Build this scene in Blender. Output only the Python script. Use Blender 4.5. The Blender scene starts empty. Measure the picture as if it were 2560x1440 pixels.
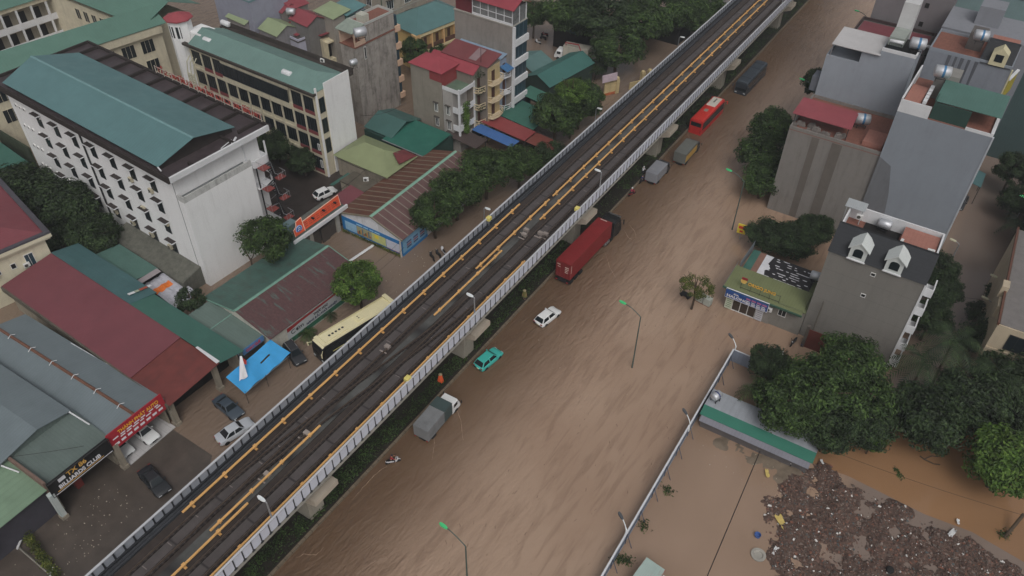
import bpy, bmesh, math, random
from mathutils import Vector, Matrix, noise as mnoise
R_ = math.radians
SC = bpy.context.scene
COL = SC.collection
rnd = random.Random(7)

# ---------------------------------------------------------------- camera
CH = 77.8233
YAW, PITCH, ROLL, FPX = -0.56019, 0.734666, 0.0207516, 2005.69
def _cam_axes():
    cy, sy, cp, sp = math.cos(YAW), math.sin(YAW), math.cos(PITCH), math.sin(PITCH)
    F = Vector((sy*cp, cy*cp, -sp)); r = Vector((cy, -sy, 0)); u = r.cross(F)
    c, s = math.cos(ROLL), math.sin(ROLL)
    return c*r + s*u, -s*r + c*u, F
CX, CU, CF = _cam_axes()
CPOS = Vector((0, 0, CH))
cam = bpy.data.cameras.new('camera'); camo = bpy.data.objects.new('camera', cam); COL.objects.link(camo)
cam.sensor_width = 36; cam.lens = FPX/2560*36; cam.clip_start = 1; cam.clip_end = 2000
camo.matrix_world = Matrix(((CX.x, CU.x, -CF.x, 0), (CX.y, CU.y, -CF.y, 0), (CX.z, CU.z, -CF.z, CH), (0, 0, 0, 1)))
SC.camera = camo
SC.view_settings.view_transform = 'Standard'; SC.view_settings.look = 'None'
SC.view_settings.exposure = -0.5; SC.view_settings.gamma = 1
SC.cycles.max_bounces = 6; SC.cycles.diffuse_bounces = 3; SC.cycles.glossy_bounces = 3
SC.cycles.transparent_max_bounces = 6; SC.cycles.volume_bounces = 0
SC.cycles.use_denoising = True
# ---------------------------------------------------------------- light
SUN_EL, SUN_AZ = R_(52), R_(140)
W = bpy.data.worlds.new('World'); SC.world = W; W.use_nodes = True
nt = W.node_tree; nt.nodes.clear()
sky = nt.nodes.new('ShaderNodeTexSky'); sky.sky_type = 'NISHITA'; sky.sun_disc = False
sky.sun_elevation = SUN_EL; sky.sun_rotation = SUN_AZ; sky.dust_density = 6; sky.air_density = 1.0; sky.ozone_density = 1
hs = nt.nodes.new('ShaderNodeHueSaturation'); hs.inputs['Saturation'].default_value = 0.22
bg = nt.nodes.new('ShaderNodeBackground'); bg.inputs['Strength'].default_value = 0.13
wo = nt.nodes.new('ShaderNodeOutputWorld')
nt.links.new(sky.outputs[0], hs.inputs['Color']); nt.links.new(hs.outputs[0], bg.inputs[0]); nt.links.new(bg.outputs[0], wo.inputs[0])
sl = bpy.data.lights.new('sun', 'SUN'); sl.energy = 0.8; sl.angle = R_(25); sl.color = (1, 0.97, 0.93)
slo = bpy.data.objects.new('sun', sl); COL.objects.link(slo)
_d = Vector((math.sin(SUN_AZ)*math.cos(SUN_EL), math.cos(SUN_AZ)*math.cos(SUN_EL), math.sin(SUN_EL)))
slo.rotation_euler = (-_d).to_track_quat('-Z', 'Y').to_euler(); slo.location = (0, 0, 120)

# ---------------------------------------------------------------- helpers
def P(x, y, z=0.0):
    d = CX*((x-1280)/FPX) - CU*((y-720)/FPX) + CF
    t = (z-CH)/d.z
    return CPOS + d*t
def ray(x, y): return CX*((x-1280)/FPX) - CU*((y-720)/FPX) + CF
def lin(c): return c/12.92 if c <= 0.04045 else ((c+0.055)/1.055)**2.4
KALB = 1.25
def C(r, g, b, k=1.0):
    return tuple(min(0.85, lin(v/255)*KALB*k) for v in (r, g, b)) + (1,)
_mc = {}
def M(name, col, rough=0.75, var=0.18, scale=1.2, streak=0.0, dirt=None, corr=None, bump=0.0, metal=0.0, rust=0.0, rustcol=None, spec=0.4, period=0.25, bands=None, axis_s='z'):
    """procedural material in object space; corr = axis the sheet's ribs repeat along"""
    key = name
    if key in _mc: return _mc[key]
    m = bpy.data.materials.new(name); m.use_nodes = True; n = m.node_tree.nodes; l = m.node_tree.links
    b = n['Principled BSDF']; b.inputs['Roughness'].default_value = rough; b.inputs['Metallic'].default_value = metal
    b.inputs['Specular IOR Level'].default_value = spec
    tc = n.new('ShaderNodeTexCoord')
    def nz(sc, det=5, vec=None, rough_=0.6):
        t = n.new('ShaderNodeTexNoise'); t.inputs['Scale'].default_value = sc; t.inputs['Detail'].default_value = det; t.inputs['Roughness'].default_value = rough_
        l.new(vec or tc.outputs['Object'], t.inputs['Vector']); return t.outputs['Fac']
    def mp(s):
        t = n.new('ShaderNodeMapping'); t.inputs['Scale'].default_value = s; l.new(tc.outputs['Object'], t.inputs['Vector']); return t.outputs[0]
    def ramp(f, a, b_, va=0.0, vb=1.0):
        t = n.new('ShaderNodeMapRange'); t.inputs[1].default_value = a; t.inputs[2].default_value = b_; t.inputs[3].default_value = va; t.inputs[4].default_value = vb
        l.new(f, t.inputs[0]); return t.outputs[0]
    def mix(fac, c1, c2, mode='MIX'):
        t = n.new('ShaderNodeMix'); t.data_type = 'RGBA'; t.blend_type = mode
        for i, v in ((0, fac), (6, c1), (7, c2)):
            if hasattr(v, 'links') or hasattr(v, 'is_linked'): l.new(v, t.inputs[i])
            else: t.inputs[i].default_value = v
        return t.outputs[2]
    def sc(c, k): return (c[0]*k, c[1]*k, c[2]*k, 1)
    cur = mix(ramp(nz(scale), 0.3, 0.7), sc(col, 1-var), sc(col, 1+var*0.6))
    cur = mix(ramp(nz(scale*0.17, 2), 0.35, 0.65, 0, 0.35), cur, sc(col, 0.75))
    if streak > 0:
        s3 = {'z': (1.3, 1.3, 0.16), 'x': (0.16, 1.3, 1.3), 'y': (1.3, 0.16, 1.3)}[axis_s]
        f = ramp(nz(1.0, 8, mp(s3), 0.7), 0.5, 0.75, 0, streak)
        cur = mix(f, cur, dirt or (0.02, 0.02, 0.018, 1))
        f2 = ramp(nz(0.5, 10, None, 0.8), 0.5, 0.7, 0, streak*0.9)
        cur = mix(f2, cur, dirt or (0.03, 0.03, 0.027, 1))
    if rust > 0:
        s3 = {'x': (1.5, 0.25, 0.25), 'y': (0.25, 1.5, 0.25), None: (0.5, 0.5, 0.5)}[corr]
        f = ramp(nz(1.0, 8, mp(s3), 0.7), 0.62-rust*0.35, 0.70-rust*0.30)
        cur = mix(f, cur, mix(ramp(nz(3.0), 0.3, 0.7), rustcol or C(60, 38, 36), sc(rustcol or C(60, 38, 36), 1.5)))
    if corr:
        wv = n.new('ShaderNodeTexWave'); wv.wave_type = 'BANDS'; wv.bands_direction = corr.upper()
        wv.inputs['Scale'].default_value = 0.314/period; wv.inputs['Distortion'].default_value = 0.0
        l.new(tc.outputs['Object'], wv.inputs['Vector'])
        cur = mix(ramp(wv.outputs['Fac'], 0.0, 0.35, 0.13, 0.0), cur, sc(col, 0.45))
        bp = n.new('ShaderNodeBump'); bp.inputs['Strength'].default_value = 0.25; bp.inputs['Distance'].default_value = 0.03
        l.new(wv.outputs['Fac'], bp.inputs['Height']); l.new(bp.outputs[0], b.inputs['Normal'])
    elif bump > 0:
        bp = n.new('ShaderNodeBump'); bp.inputs['Strength'].default_value = bump; bp.inputs['Distance'].default_value = 0.05
        l.new(nz(scale*6), bp.inputs['Height']); l.new(bp.outputs[0], b.inputs['Normal'])
    if bands:   # (axis, period, width fraction, colour) joints between slabs
        ax, per, wid, bc = bands
        sp = n.new('ShaderNodeSeparateXYZ'); l.new(tc.outputs['Object'], sp.inputs[0])
        md = n.new('ShaderNodeMath'); md.operation = 'PINGPONG'; l.new(sp.outputs['xyz'.index(ax)], md.inputs[0]); md.inputs[1].default_value = per/2
        cur = mix(ramp(md.outputs[0], 0, per*wid, 1, 0), cur, bc)
    l.new(cur, b.inputs['Base Color'])
    if rough < 0.6:
        l.new(ramp(nz(scale*0.6), 0.3, 0.7, rough, min(1, rough+0.25)), b.inputs['Roughness'])
    _mc[key] = m
    return m
def G(name='dark_glass', col=(0.012, 0.018, 0.022, 1), rough=0.12):
    if name in _mc: return _mc[name]
    m = bpy.data.materials.new(name); m.use_nodes = True; b = m.node_tree.nodes['Principled BSDF']
    b.inputs['Base Color'].default_value = col; b.inputs['Roughness'].default_value = rough
    n = m.node_tree.nodes; l = m.node_tree.links
    tc = n.new('ShaderNodeTexCoord'); t = n.new('ShaderNodeTexNoise'); t.inputs['Scale'].default_value = 0.8; l.new(tc.outputs['Object'], t.inputs[0])
    r = n.new('ShaderNodeMapRange'); r.inputs[3].default_value = rough; r.inputs[4].default_value = rough+0.2; l.new(t.outputs[0], r.inputs[0]); l.new(r.outputs[0], b.inputs['Roughness'])
    _mc[name] = m; return m
def E_(name, col, s=1.0):
    m = bpy.data.materials.new(name); m.use_nodes = True; b = m.node_tree.nodes['Principled BSDF']
    b.inputs['Base Color'].default_value = col; b.inputs['Emission Color'].default_value = col; b.inputs['Emission Strength'].default_value = s
    return m

class MB:
    def __init__(s): s.v = []; s.f = []; s.mi = []; s.m = 0; s.X = None
    def _a(s, pts):
        i = len(s.v)
        for p in pts:
            p = Vector(p)
            s.v.append(s.X @ p if s.X else p)
        return i
    def _f(s, *idx): s.f.append(idx); s.mi.append(s.m)
    def poly(s, pts):
        i = s._a(pts); s._f(*range(i, i+len(pts))); return s
    def hexa(s, p):                       # 4 bottom + 4 top points
        i = s._a(p)
        for q in ((3, 2, 1, 0), (4, 5, 6, 7), (0, 1, 5, 4), (1, 2, 6, 5), (2, 3, 7, 6), (3, 0, 4, 7)): s._f(*(i+k for k in q))
        return s
    def box(s, x0, x1, y0, y1, z0, z1):
        if x0 > x1: x0, x1 = x1, x0
        if y0 > y1: y0, y1 = y1, y0
        if z0 > z1: z0, z1 = z1, z0
        return s.hexa([(x0, y0, z0), (x1, y0, z0), (x1, y1, z0), (x0, y1, z0), (x0, y0, z1), (x1, y0, z1), (x1, y1, z1), (x0, y1, z1)])
    def prism(s, pts, d):                 # extrude polygon pts by vector d
        d = Vector(d); k = len(pts); i = s._a(pts); j = s._a([Vector(p)+d for p in pts])
        s._f(*range(i, i+k)); s._f(*reversed(range(j, j+k)))
        for a in range(k):
            b = (a+1) % k; s._f(i+a, j+a, j+b, i+b)
        return s
    def slab(s, q, t=0.06): return s.prism(q, (0, 0, -t))
    def tube(s, pts, r, n=6, cap=True):
        pts = [Vector(p) for p in pts]; rs = r if isinstance(r, (list, tuple)) else [r]*len(pts)
        rings = []
        for k, p in enumerate(pts):
            d = (pts[min(k+1, len(pts)-1)]-pts[max(k-1, 0)]).normalized()
            a = d.cross(Vector((0, 0, 1)) if abs(d.z) < 0.95 else Vector((1, 0, 0))).normalized(); b = d.cross(a)
            rings.append(s._a([p+(a*math.cos(6.28319*q/n)+b*math.sin(6.28319*q/n))*rs[k] for q in range(n)]))
        for k in range(len(rings)-1):
            for q in range(n):
                w = (q+1) % n; s._f(rings[k]+q, rings[k]+w, rings[k+1]+w, rings[k+1]+q)
        if cap:
            s._f(*[rings[0]+q for q in reversed(range(n))]); s._f(*[rings[-1]+q for q in range(n)])
        return s
    def lathe(s, prof, n=16, c=(0, 0, 0), axis='z'):
        rings = []
        for (r, z) in prof:
            pts = []
            for q in range(n):
                a = 6.28319*q/n; u, w = r*math.cos(a), r*math.sin(a)
                p = {'z': (u, w, z), 'x': (z, u, w), 'y': (u, z, w)}[axis]
                pts.append((p[0]+c[0], p[1]+c[1], p[2]+c[2]))
            rings.append(s._a(pts))
        for k in range(len(rings)-1):
            for q in range(n):
                w = (q+1) % n; s._f(rings[k]+q, rings[k]+w, rings[k+1]+w, rings[k+1]+q)
        if prof[0][0] > 1e-4: s._f(*[rings[0]+q for q in range(n)])
        if prof[-1][0] > 1e-4: s._f(*[rings[-1]+q for q in range(n)])
        return s
    def loft(s, secs, cap=True):
        rings = [s._a(q) for q in secs]; n = len(secs[0])
        for k in range(len(rings)-1):
            for q in range(n):
                w = (q+1) % n; s._f(rings[k]+q, rings[k]+w, rings[k+1]+w, rings[k+1]+q)
        if cap:
            s._f(*[rings[0]+q for q in range(n)]); s._f(*[rings[-1]+q for q in range(n)])
        return s
    def sphere(s, c, r, n=10, m=6, sz=1.0):
        prof = [(max(1e-5, r*math.sin(math.pi*k/m)), -r*sz*math.cos(math.pi*k/m)) for k in range(m+1)]
        return s.lathe(prof, n, c)
    def pieces(s):
        """the far-apart pieces of this mesh, each to become a part of its own"""
        n = len(s.v); up = list(range(n))
        def fd(a):
            while up[a] != a: up[a] = up[up[a]]; a = up[a]
            return a
        for f in s.f:
            r = fd(f[0])
            for v in f[1:]: up[fd(v)] = r
        isl = {}
        for i in range(n): isl.setdefault(fd(i), []).append(i)
        if len(isl) < 2 or len(isl) > 260: return [s]
        ks = list(isl); bx = []
        for k in ks:
            p = [s.v[i] for i in isl[k]]; lo = [min(q[j] for q in p) for j in range(3)]; hi = [max(q[j] for q in p) for j in range(3)]
            bx.append((lo, hi, max(hi[j]-lo[j] for j in range(3))))
        g = list(range(len(ks)))
        def fg(a):
            while g[a] != a: g[a] = g[g[a]]; a = g[a]
            return a
        for a in range(len(ks)):
            for b in range(a):
                gap = math.sqrt(sum(max(0., bx[a][0][j]-bx[b][1][j], bx[b][0][j]-bx[a][1][j])**2 for j in range(3)))
                if gap <= max(.02, .5*max(bx[a][2], bx[b][2]))*.98: g[fg(a)] = fg(b)
        grp = {}
        for a, k in enumerate(ks): grp.setdefault(fg(a), []).append(k)
        if len(grp) < 2: return [s]
        out = []
        for cl_ in grp.values():
            m = MB(); mp = {}
            keep = set(cl_)
            for f, mi in zip(s.f, s.mi):
                if fd(f[0]) in keep:
                    for v in f:
                        if v not in mp: mp[v] = len(m.v); m.v.append(s.v[v])
                    m.f.append(tuple(mp[v] for v in f)); m.mi.append(mi)
            out.append(m)
        return out
    def build(s, name, mat, parent=None, smooth=False, recalc=True, bevel=0):
        me = bpy.data.meshes.new(name); me.from_pydata([tuple(v) for v in s.v], [], s.f)
        mats = mat if isinstance(mat, (list, tuple)) else [mat]
        for m in mats: me.materials.append(m)
        if len(mats) > 1: me.polygons.foreach_set('material_index', s.mi)
        if recalc or bevel:
            bm = bmesh.new(); bm.from_mesh(me)
            if bevel:
                bmesh.ops.remove_doubles(bm, verts=bm.verts, dist=1e-5)
                bmesh.ops.bevel(bm, geom=[e for e in bm.edges if len(e.link_faces) == 2 and e.calc_face_angle(0) > 0.6], offset=bevel, segments=2, affect='EDGES', profile=0.6)
            bmesh.ops.recalc_face_normals(bm, faces=bm.faces); bm.to_mesh(me); bm.free()
        if smooth: me.polygons.foreach_set('use_smooth', [True]*len(me.polygons))
        o = bpy.data.objects.new(name, me); COL.objects.link(o)
        if parent is not None: o.parent = parent.o if isinstance(parent, Th) else parent
        return o
def B(*a): return MB().box(*a)

LOOSE_ = ('foliage', 'fronds', 'peeling_white_film', 'parapet_panel', 'noise_panel', 'barrier_frame', 'sheet', 'cloth')
class Th:
    """an Empty at a thing's base; its parts are built in its own frame"""
    def __init__(s, name, label, cat, loc=(0, 0, 0), rz=0, group=None):
        o = bpy.data.objects.new(name, None); COL.objects.link(o); o.empty_display_size = 0.3
        o.location = loc; o.rotation_euler = (0, 0, rz); o['label'] = label; o['category'] = cat
        if group: o['group'] = group
        s.o = o; s.loc = Vector(loc); s.rz = rz
        s.Mi = (Matrix.Translation(s.loc) @ Matrix.Rotation(rz, 4, 'Z')).inverted(); s.Ri = Matrix.Rotation(-rz, 3, 'Z')
        s.c = s.Mi @ CPOS
    def L(s, x, y, z): return s.Mi @ P(x, y, z)
    def on(s, ax, val, x, y):            # where the sight line of a photo point meets the local plane axis = val
        d = s.Ri @ ray(x, y); k = 'xyz'.index(ax); t = (val-s.c[k])/d[k]
        return s.c + d*t
    def add(s, name, mb, mat, parent=None, **k):
        pr = parent if parent is not None else s
        first = None
        for q in mb.pieces() if name not in LOOSE_ else [mb]:
            o = q.build(name, mat, pr, **k); first = first or o
        return first
def tag(o, label, cat=None, group=None, kind=None):
    o['label'] = label
    if cat: o['category'] = cat
    if group: o['group'] = group
    if kind: o['kind'] = kind
    return o
def struct(name, mb, mat, **k):
    o = mb.build(name, mat, None, **k); o['kind'] = 'structure'; return o
def kids(o): return [c for c in COL.objects if c.parent == o]
_kc = {}
def dup(src, loc, rz=0, label=None, scale=None):
    """copy of a thing with copies of its parts and sub-parts"""
    so = src.o if isinstance(src, Th) else src
    if so.name not in _kc:
        ch = [(c, kids(c)) for c in kids(so)]; _kc[so.name] = ch
    r = so.copy(); COL.objects.link(r); r.location = loc; r.rotation_euler = (0, 0, rz)
    if label: r['label'] = label
    if scale: r.scale = (scale, scale, scale) if not isinstance(scale, (tuple, list)) else scale
    for c, g in _kc[so.name]:
        d = c.copy(); COL.objects.link(d); d.parent = r
        for e in g:
            f = e.copy(); COL.objects.link(f); f.parent = d
    return r
def text(name, s, size, mat, parent, mtx, ex=0.01, align='LEFT', sx=1.0, mirror=False, bold=0.0):
    cu = bpy.data.curves.new(name, 'FONT'); cu.body = s; cu.size = size; cu.extrude = ex; cu.align_x = align; cu.offset = bold
    t = bpy.data.objects.new('tmp_text', cu); COL.objects.link(t)
    dg = bpy.context.evaluated_depsgraph_get(); dg.update()
    me = bpy.data.meshes.new_from_object(t.evaluated_get(dg)); bpy.data.objects.remove(t); bpy.data.curves.remove(cu)
    me.transform(Matrix.Diagonal((-sx if mirror else sx, 1, 1, 1)))
    me.transform(mtx); me.materials.clear(); me.materials.append(mat)
    o = bpy.data.objects.new(name, me); COL.objects.link(o); o.parent = parent.o if isinstance(parent, Th) else parent
    return o
def fr(o, x, y):                          # frame matrix from origin, x axis, up axis
    x = Vector(x).normalized(); y = Vector(y).normalized(); z = x.cross(y)
    return Matrix(((x.x, y.x, z.x, o[0]), (x.y, y.y, z.y, o[1]), (x.z, y.z, z.z, o[2]), (0, 0, 0, 1)))

# ---- shared materials
white = M('white_paint', C(200, 201, 203), 0.7, 0.08, 0.6, streak=0.10, dirt=C(110, 105, 98))
concrete = M('concrete', C(150, 146, 138), 0.85, 0.15, 1.0, streak=0.2)
dglass = G()
bglass = G('blue_glass', (0.03, 0.06, 0.08, 1), 0.08)
steel = M('galvanised_steel', C(150, 152, 155), 0.45, 0.1, 2, metal=0.6)
inox = M('stainless_steel', C(186, 188, 192), 0.42, 0.12, 1.5, metal=0.6)
blackm = M('black_metal', C(28, 28, 30), 0.5, 0.2)
rubber = M('black_rubber', C(22, 22, 22), 0.8, 0.2)
wframe = M('white_window_frame', C(205, 205, 203), 0.6, 0.06)
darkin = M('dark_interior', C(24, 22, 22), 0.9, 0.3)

def window(T, face, u, z, w, h, off, frame=wframe, pane=dglass, t=0.07, name='window', mull=1, sill=None):
    """a window part (frame) with its pane; face 's' looks along -y, 'e' along +x, 'w' along -x; off = wall plane"""
    def bx(mb, u0, u1, z0, z1, d0, d1):
        if face == 's': return mb.box(u0, u1, off-d1, off-d0, z0, z1)
        if face == 'n': return mb.box(u0, u1, off+d0, off+d1, z0, z1)
        if face == 'e': return mb.box(off+d0, off+d1, u0, u1, z0, z1)
        return mb.box(off-d1, off-d0, u0, u1, z0, z1)
    m = MB()
    bx(m, u-w/2, u+w/2, z, z+t, -0.02, 0.08); bx(m, u-w/2, u+w/2, z+h-t, z+h, -0.02, 0.08)
    bx(m, u-w/2, u-w/2+t, z+t, z+h-t, -0.02, 0.08); bx(m, u+w/2-t, u+w/2, z+t, z+h-t, -0.02, 0.08)
    for k in range(1, mull+1):
        uu = u-w/2+w*k/(mull+1); bx(m, uu-t*0.35, uu+t*0.35, z+t, z+h-t, -0.02, 0.07)
    f = T.add(name, m, frame)
    p = MB(); bx(p, u-w/2+t*0.5, u+w/2-t*0.5, z+t*0.5, z+h-t*0.5, -0.02, 0.035)
    T.add('pane', p, pane, f)
    return f
# ================================================================ SETTING
def water_mat(name, c1, c2, rough=0.1, ripple=1.0, yard=False):
    m = bpy.data.materials.new(name); m.use_nodes = True; n = m.node_tree.nodes; l = m.node_tree.links
    b = n['Principled BSDF']; b.inputs['Roughness'].default_value = rough; b.inputs['IOR'].default_value = 1.33; b.inputs['Specular IOR Level'].default_value = 1.0
    tc = n.new('ShaderNodeTexCoord')
    def noise_(sc, det, vec=None, dist=0.0):
        t = n.new('ShaderNodeTexNoise'); t.inputs['Scale'].default_value = sc; t.inputs['Detail'].default_value = det; t.inputs['Distortion'].default_value = dist
        l.new(vec or tc.outputs['Object'], t.inputs['Vector']); return t.outputs['Fac']
    def rng(f, a, b_, va=0., vb=1.):
        t = n.new('ShaderNodeMapRange'); t.interpolation_type = 'SMOOTHSTEP'
        for i, v in enumerate((a, b_, va, vb)): t.inputs[i+1].default_value = v
        l.new(f, t.inputs[0]); return t.outputs[0]
    def mix(f, a, b_):
        t = n.new('ShaderNodeMix'); t.data_type = 'RGBA'
        for i, v in ((0, f), (6, a), (7, b_)):
            if isinstance(v, tuple) or isinstance(v, float): t.inputs[i].default_value = v
            else: l.new(v, t.inputs[i])
        return t.outputs[2]
    cur = mix(rng(noise_(0.05, 4, None, 0.6), 0.35, 0.65), c1, c2)
    sep = n.new('ShaderNodeSeparateXYZ'); l.new(tc.outputs['Object'], sep.inputs[0])
    def mp(rot, s):
        t = n.new('ShaderNodeMapping'); t.inputs['Rotation'].default_value = (0, 0, rot); t.inputs['Scale'].default_value = s
        l.new(tc.outputs['Object'], t.inputs['Vector']); return t.outputs[0]
    if not yard:
        cur = mix(rng(sep.outputs[0], -27, -41, 0, 0.85), cur, C(94, 73, 55, .75))      # viaduct's dark reflection painted into the water colour near the kerb
        cur = mix(rng(noise_(1.0, 5, mp(R_(-18), (1.1, 0.16, 1)), 0.8), 0.45, 0.7, 0, 0.30), cur, C(104, 80, 64, .8))   # silt streaks
        cur = mix(rng(sep.outputs[0], -46, -52), cur, C(116, 100, 87, 1.0))             # side street
        cur = mix(rng(sep.outputs[0], 2, 7), cur, C(116, 102, 93, 1.05))                # back street
    l.new(cur, b.inputs['Base Color'])
    # wind ripples: crests run roughly along the road, broken and wavering
    h1 = noise_(1.25, 3, mp(R_(-22), (1.0, 0.28, 1)), 0.9)
    h2 = noise_(3.2, 2, mp(R_(-5), (1.0, 0.45, 1)), 0.5)
    ad = n.new('ShaderNodeMath'); ad.operation = 'MULTIPLY_ADD'; l.new(h2, ad.inputs[0]); ad.inputs[1].default_value = 0.35; l.new(h1, ad.inputs[2])
    mask = rng(noise_(0.03, 3), 0.38, 0.62, 0.35, 1.0)
    st = n.new('ShaderNodeMath'); st.operation = 'MULTIPLY'; l.new(mask, st.inputs[0])
    if yard: st.inputs[1].default_value = ripple
    else: l.new(rng(sep.outputs[0], -17, -33, 0.16*ripple, ripple), st.inputs[1])
    bp = n.new('ShaderNodeBump'); bp.inputs['Distance'].default_value = 0.55; l.new(st.outputs[0], bp.inputs['Strength']); l.new(ad.outputs[0], bp.inputs['Height'])
    l.new(bp.outputs[0], b.inputs['Normal'])
    return m
def sheet(name, pts, z, mat, kind='structure'):
    o = MB().poly([(p[0], p[1], z) for p in pts]).build(name, mat); o['kind'] = kind; return o
sheet('ground', [(-600, -300), (500, -300), (500, 900), (-600, 900)], -0.6, M('drowned_asphalt', C(70, 62, 56)))
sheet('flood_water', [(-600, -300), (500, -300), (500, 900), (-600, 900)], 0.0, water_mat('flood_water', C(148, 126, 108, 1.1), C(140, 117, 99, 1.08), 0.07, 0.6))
# shallow street film in the near left lot and the school courtyard (wet paving showing through)
def wet(name, pts, col, z=0.006, rough=0.3):
    return sheet(name, pts, z, M(name+'_mat', col, rough, 0.3, 0.5, spec=0.5))
wet('courtyard_pavement', [(-84, 62), (-76, 62), (-76, 71), (-79, 84), (-118, 79), (-118, 66), (-84, 65)], C(56, 49, 46), 0.012, 0.35)
wet('shop_forecourt_pavement', [(-70, 4), (-55.5, 8), (-55.2, 24), (-59, 29), (-66, 29), (-72, 20)], C(78, 70, 64), 0.012, 0.3)

# median planter under the viaduct
struct('median_soil', B(-50.5, -42.55, -5, 230, -0.4, 0.16), M('wet_soil', C(40, 36, 30), 0.9, 0.3, 2))
ck = MB(); ck.box(-42.55, -42.25, -5, 230, -0.4, 0.28); ck.box(-50.8, -50.5, -5, 230, -0.4, 0.28)
struct('median_kerb', ck, M('old_kerb', C(110, 98, 82), 0.8, 0.3, 2, bands=('y', 1.0, 0.04, C(50, 45, 40))))

# ================================================================ VIADUCT
Y0, Y1 = -6, 225
V = Th('railway_viaduct', 'elevated railway viaduct with two tracks crossing the flooded road', 'viaduct', (-45.5, 0, 0))
def vx(x): return x+45.5
m_gird = M('girder_concrete', C(128, 124, 116), 0.85, 0.15, 0.6, streak=0.3)
g = MB().loft([[(vx(-50.3), y, 8.9), (vx(-50.3), y, 8.65), (vx(-48.3), y, 8.1), (vx(-47.9), y, 6.0), (vx(-43.3), y, 6.0), (vx(-42.9), y, 8.1), (vx(-40.85), y, 8.65), (vx(-40.85), y, 8.9)] for y in (Y0, Y1)])
V.add('girder', g, m_gird)
m_deck = M('wet_track_bed', C(60, 52, 48), 0.38, 0.35, 0.8, streak=0.25, dirt=C(38, 32, 30), axis_s='y')
V.add('track_bed', B(vx(-50.0), vx(-41.1), Y0, Y1, 8.9, 8.98), m_deck)
m_slab = M('track_slab_concrete', C(76, 70, 69), 0.45, 0.2, 1.5, streak=0.2, axis_s='y', bands=('y', 5.6, 0.03, C(30, 26, 26)))
m_plin = M('rail_plinth', C(36, 31, 30), 0.6, 0.3, 2, bands=('y', 0.62, 0.30, C(62, 56, 54)))
m_rail = M('wet_rail_steel', C(92, 80, 72), 0.35, 0.25, 2, metal=0.4)
for tc_ in (-47.55, -43.2):
    V.add('track_slab', B(vx(tc_-0.5), vx(tc_+0.5), Y0, Y1, 8.98, 9.06), m_slab)
    for s in (-1, 1):
        xr = tc_+s*0.78
        V.add('plinth', B(vx(xr-0.24), vx(xr+0.24), Y0, Y1, 8.98, 9.13), m_plin)
        rm = MB(); rm.box(vx(xr-0.07), vx(xr+0.07), Y0, Y1, 9.13, 9.16); rm.box(vx(xr-0.015), vx(xr+0.015), Y0, Y1, 9.16, 9.26); rm.box(vx(xr-0.04), vx(xr+0.04), Y0, Y1, 9.26, 9.31)
        V.add('rail', rm, m_rail)
# the crossover between the tracks
for dx in (-0.72, 0.72):
    pa, pb = (vx(-47.55+dx), 19), (vx(-43.2+dx), 64)
    def sw(t):
        s = t*t*(3-2*t); return (pa[0]+(pb[0]-pa[0])*s, pa[1]+(pb[1]-pa[1])*t)
    cs = [sw(k/24) for k in range(25)]
    V.add('crossover_plinth', MB().loft([[(x-0.2, y, 8.98), (x+0.2, y, 8.98), (x+0.2, y, 9.17), (x-0.2, y, 9.17)] for x, y in cs]), m_plin)
    V.add('crossover_rail', MB().loft([[(x-0.04, y, 9.17), (x+0.04, y, 9.17), (x+0.035, y, 9.34), (x-0.035, y, 9.34)] for x, y in cs]), m_rail)
# middle strip: walkway slabs and cable duct between the tracks
m_mid = M('middle_walkway', C(80, 80, 78), 0.5, 0.3, 0.8, streak=0.3, axis_s='y', bands=('y', 7.4, 0.22, C(40, 38, 38)))
V.add('middle_walkway', B(vx(-45.95), vx(-44.9), Y0, Y1, 8.98, 9.12), m_mid)
m_tray = M('cable_tray', C(52, 54, 58), 0.5, 0.3, 1.5)
for x0, x1 in ((-50.0, -49.75), (-49.68, -49.45), (-41.45, -41.2)):
    V.add('cable_tray', B(vx(x0), vx(x1), Y0, Y1, 8.98, 9.28), m_tray)
# yellow conductor-rail covers
m_yel = M('orange_rail_cover', C(206, 160, 100), 0.5, 0.12, 1, streak=0.15, dirt=C(120, 90, 50), axis_s='y')
segs = [(-49.05, 19.3, 79.8), (-46.12, 84.2, 225), (-46.12, 64.6, 83.2), (-44.72, 78.3, 225), (-45.4, 54.6, 69.6), (-41.68, -6, 69.5), (-45.3, 19.4, 34.4), (-44.6, -6, 23.5)]
for (x, a, b_) in segs:
    c = vx(x)
    cv = MB().prism([(c-0.12, a, 9.46), (c-0.09, a, 9.58), (c+0.09, a, 9.58), (c+0.12, a, 9.46)], (0, b_-a, 0))
    o = V.add('conductor_rail_cover', cv, m_yel)
    kb = MB(); y = a+1.2
    while y < b_-0.3 and y < 190:
        kb.box(c-0.17, c+0.17, y-0.16, y+0.16, 9.44, 9.63); kb.box(c-0.03, c+0.03, y-0.05, y+0.05, 9.0, 9.45); kb.box(c-0.2, c+0.2, y-0.12, y+0.12, 8.98, 9.1)
        y += 4.1
    V.add('cover_bracket', kb, m_yel, o)
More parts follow.
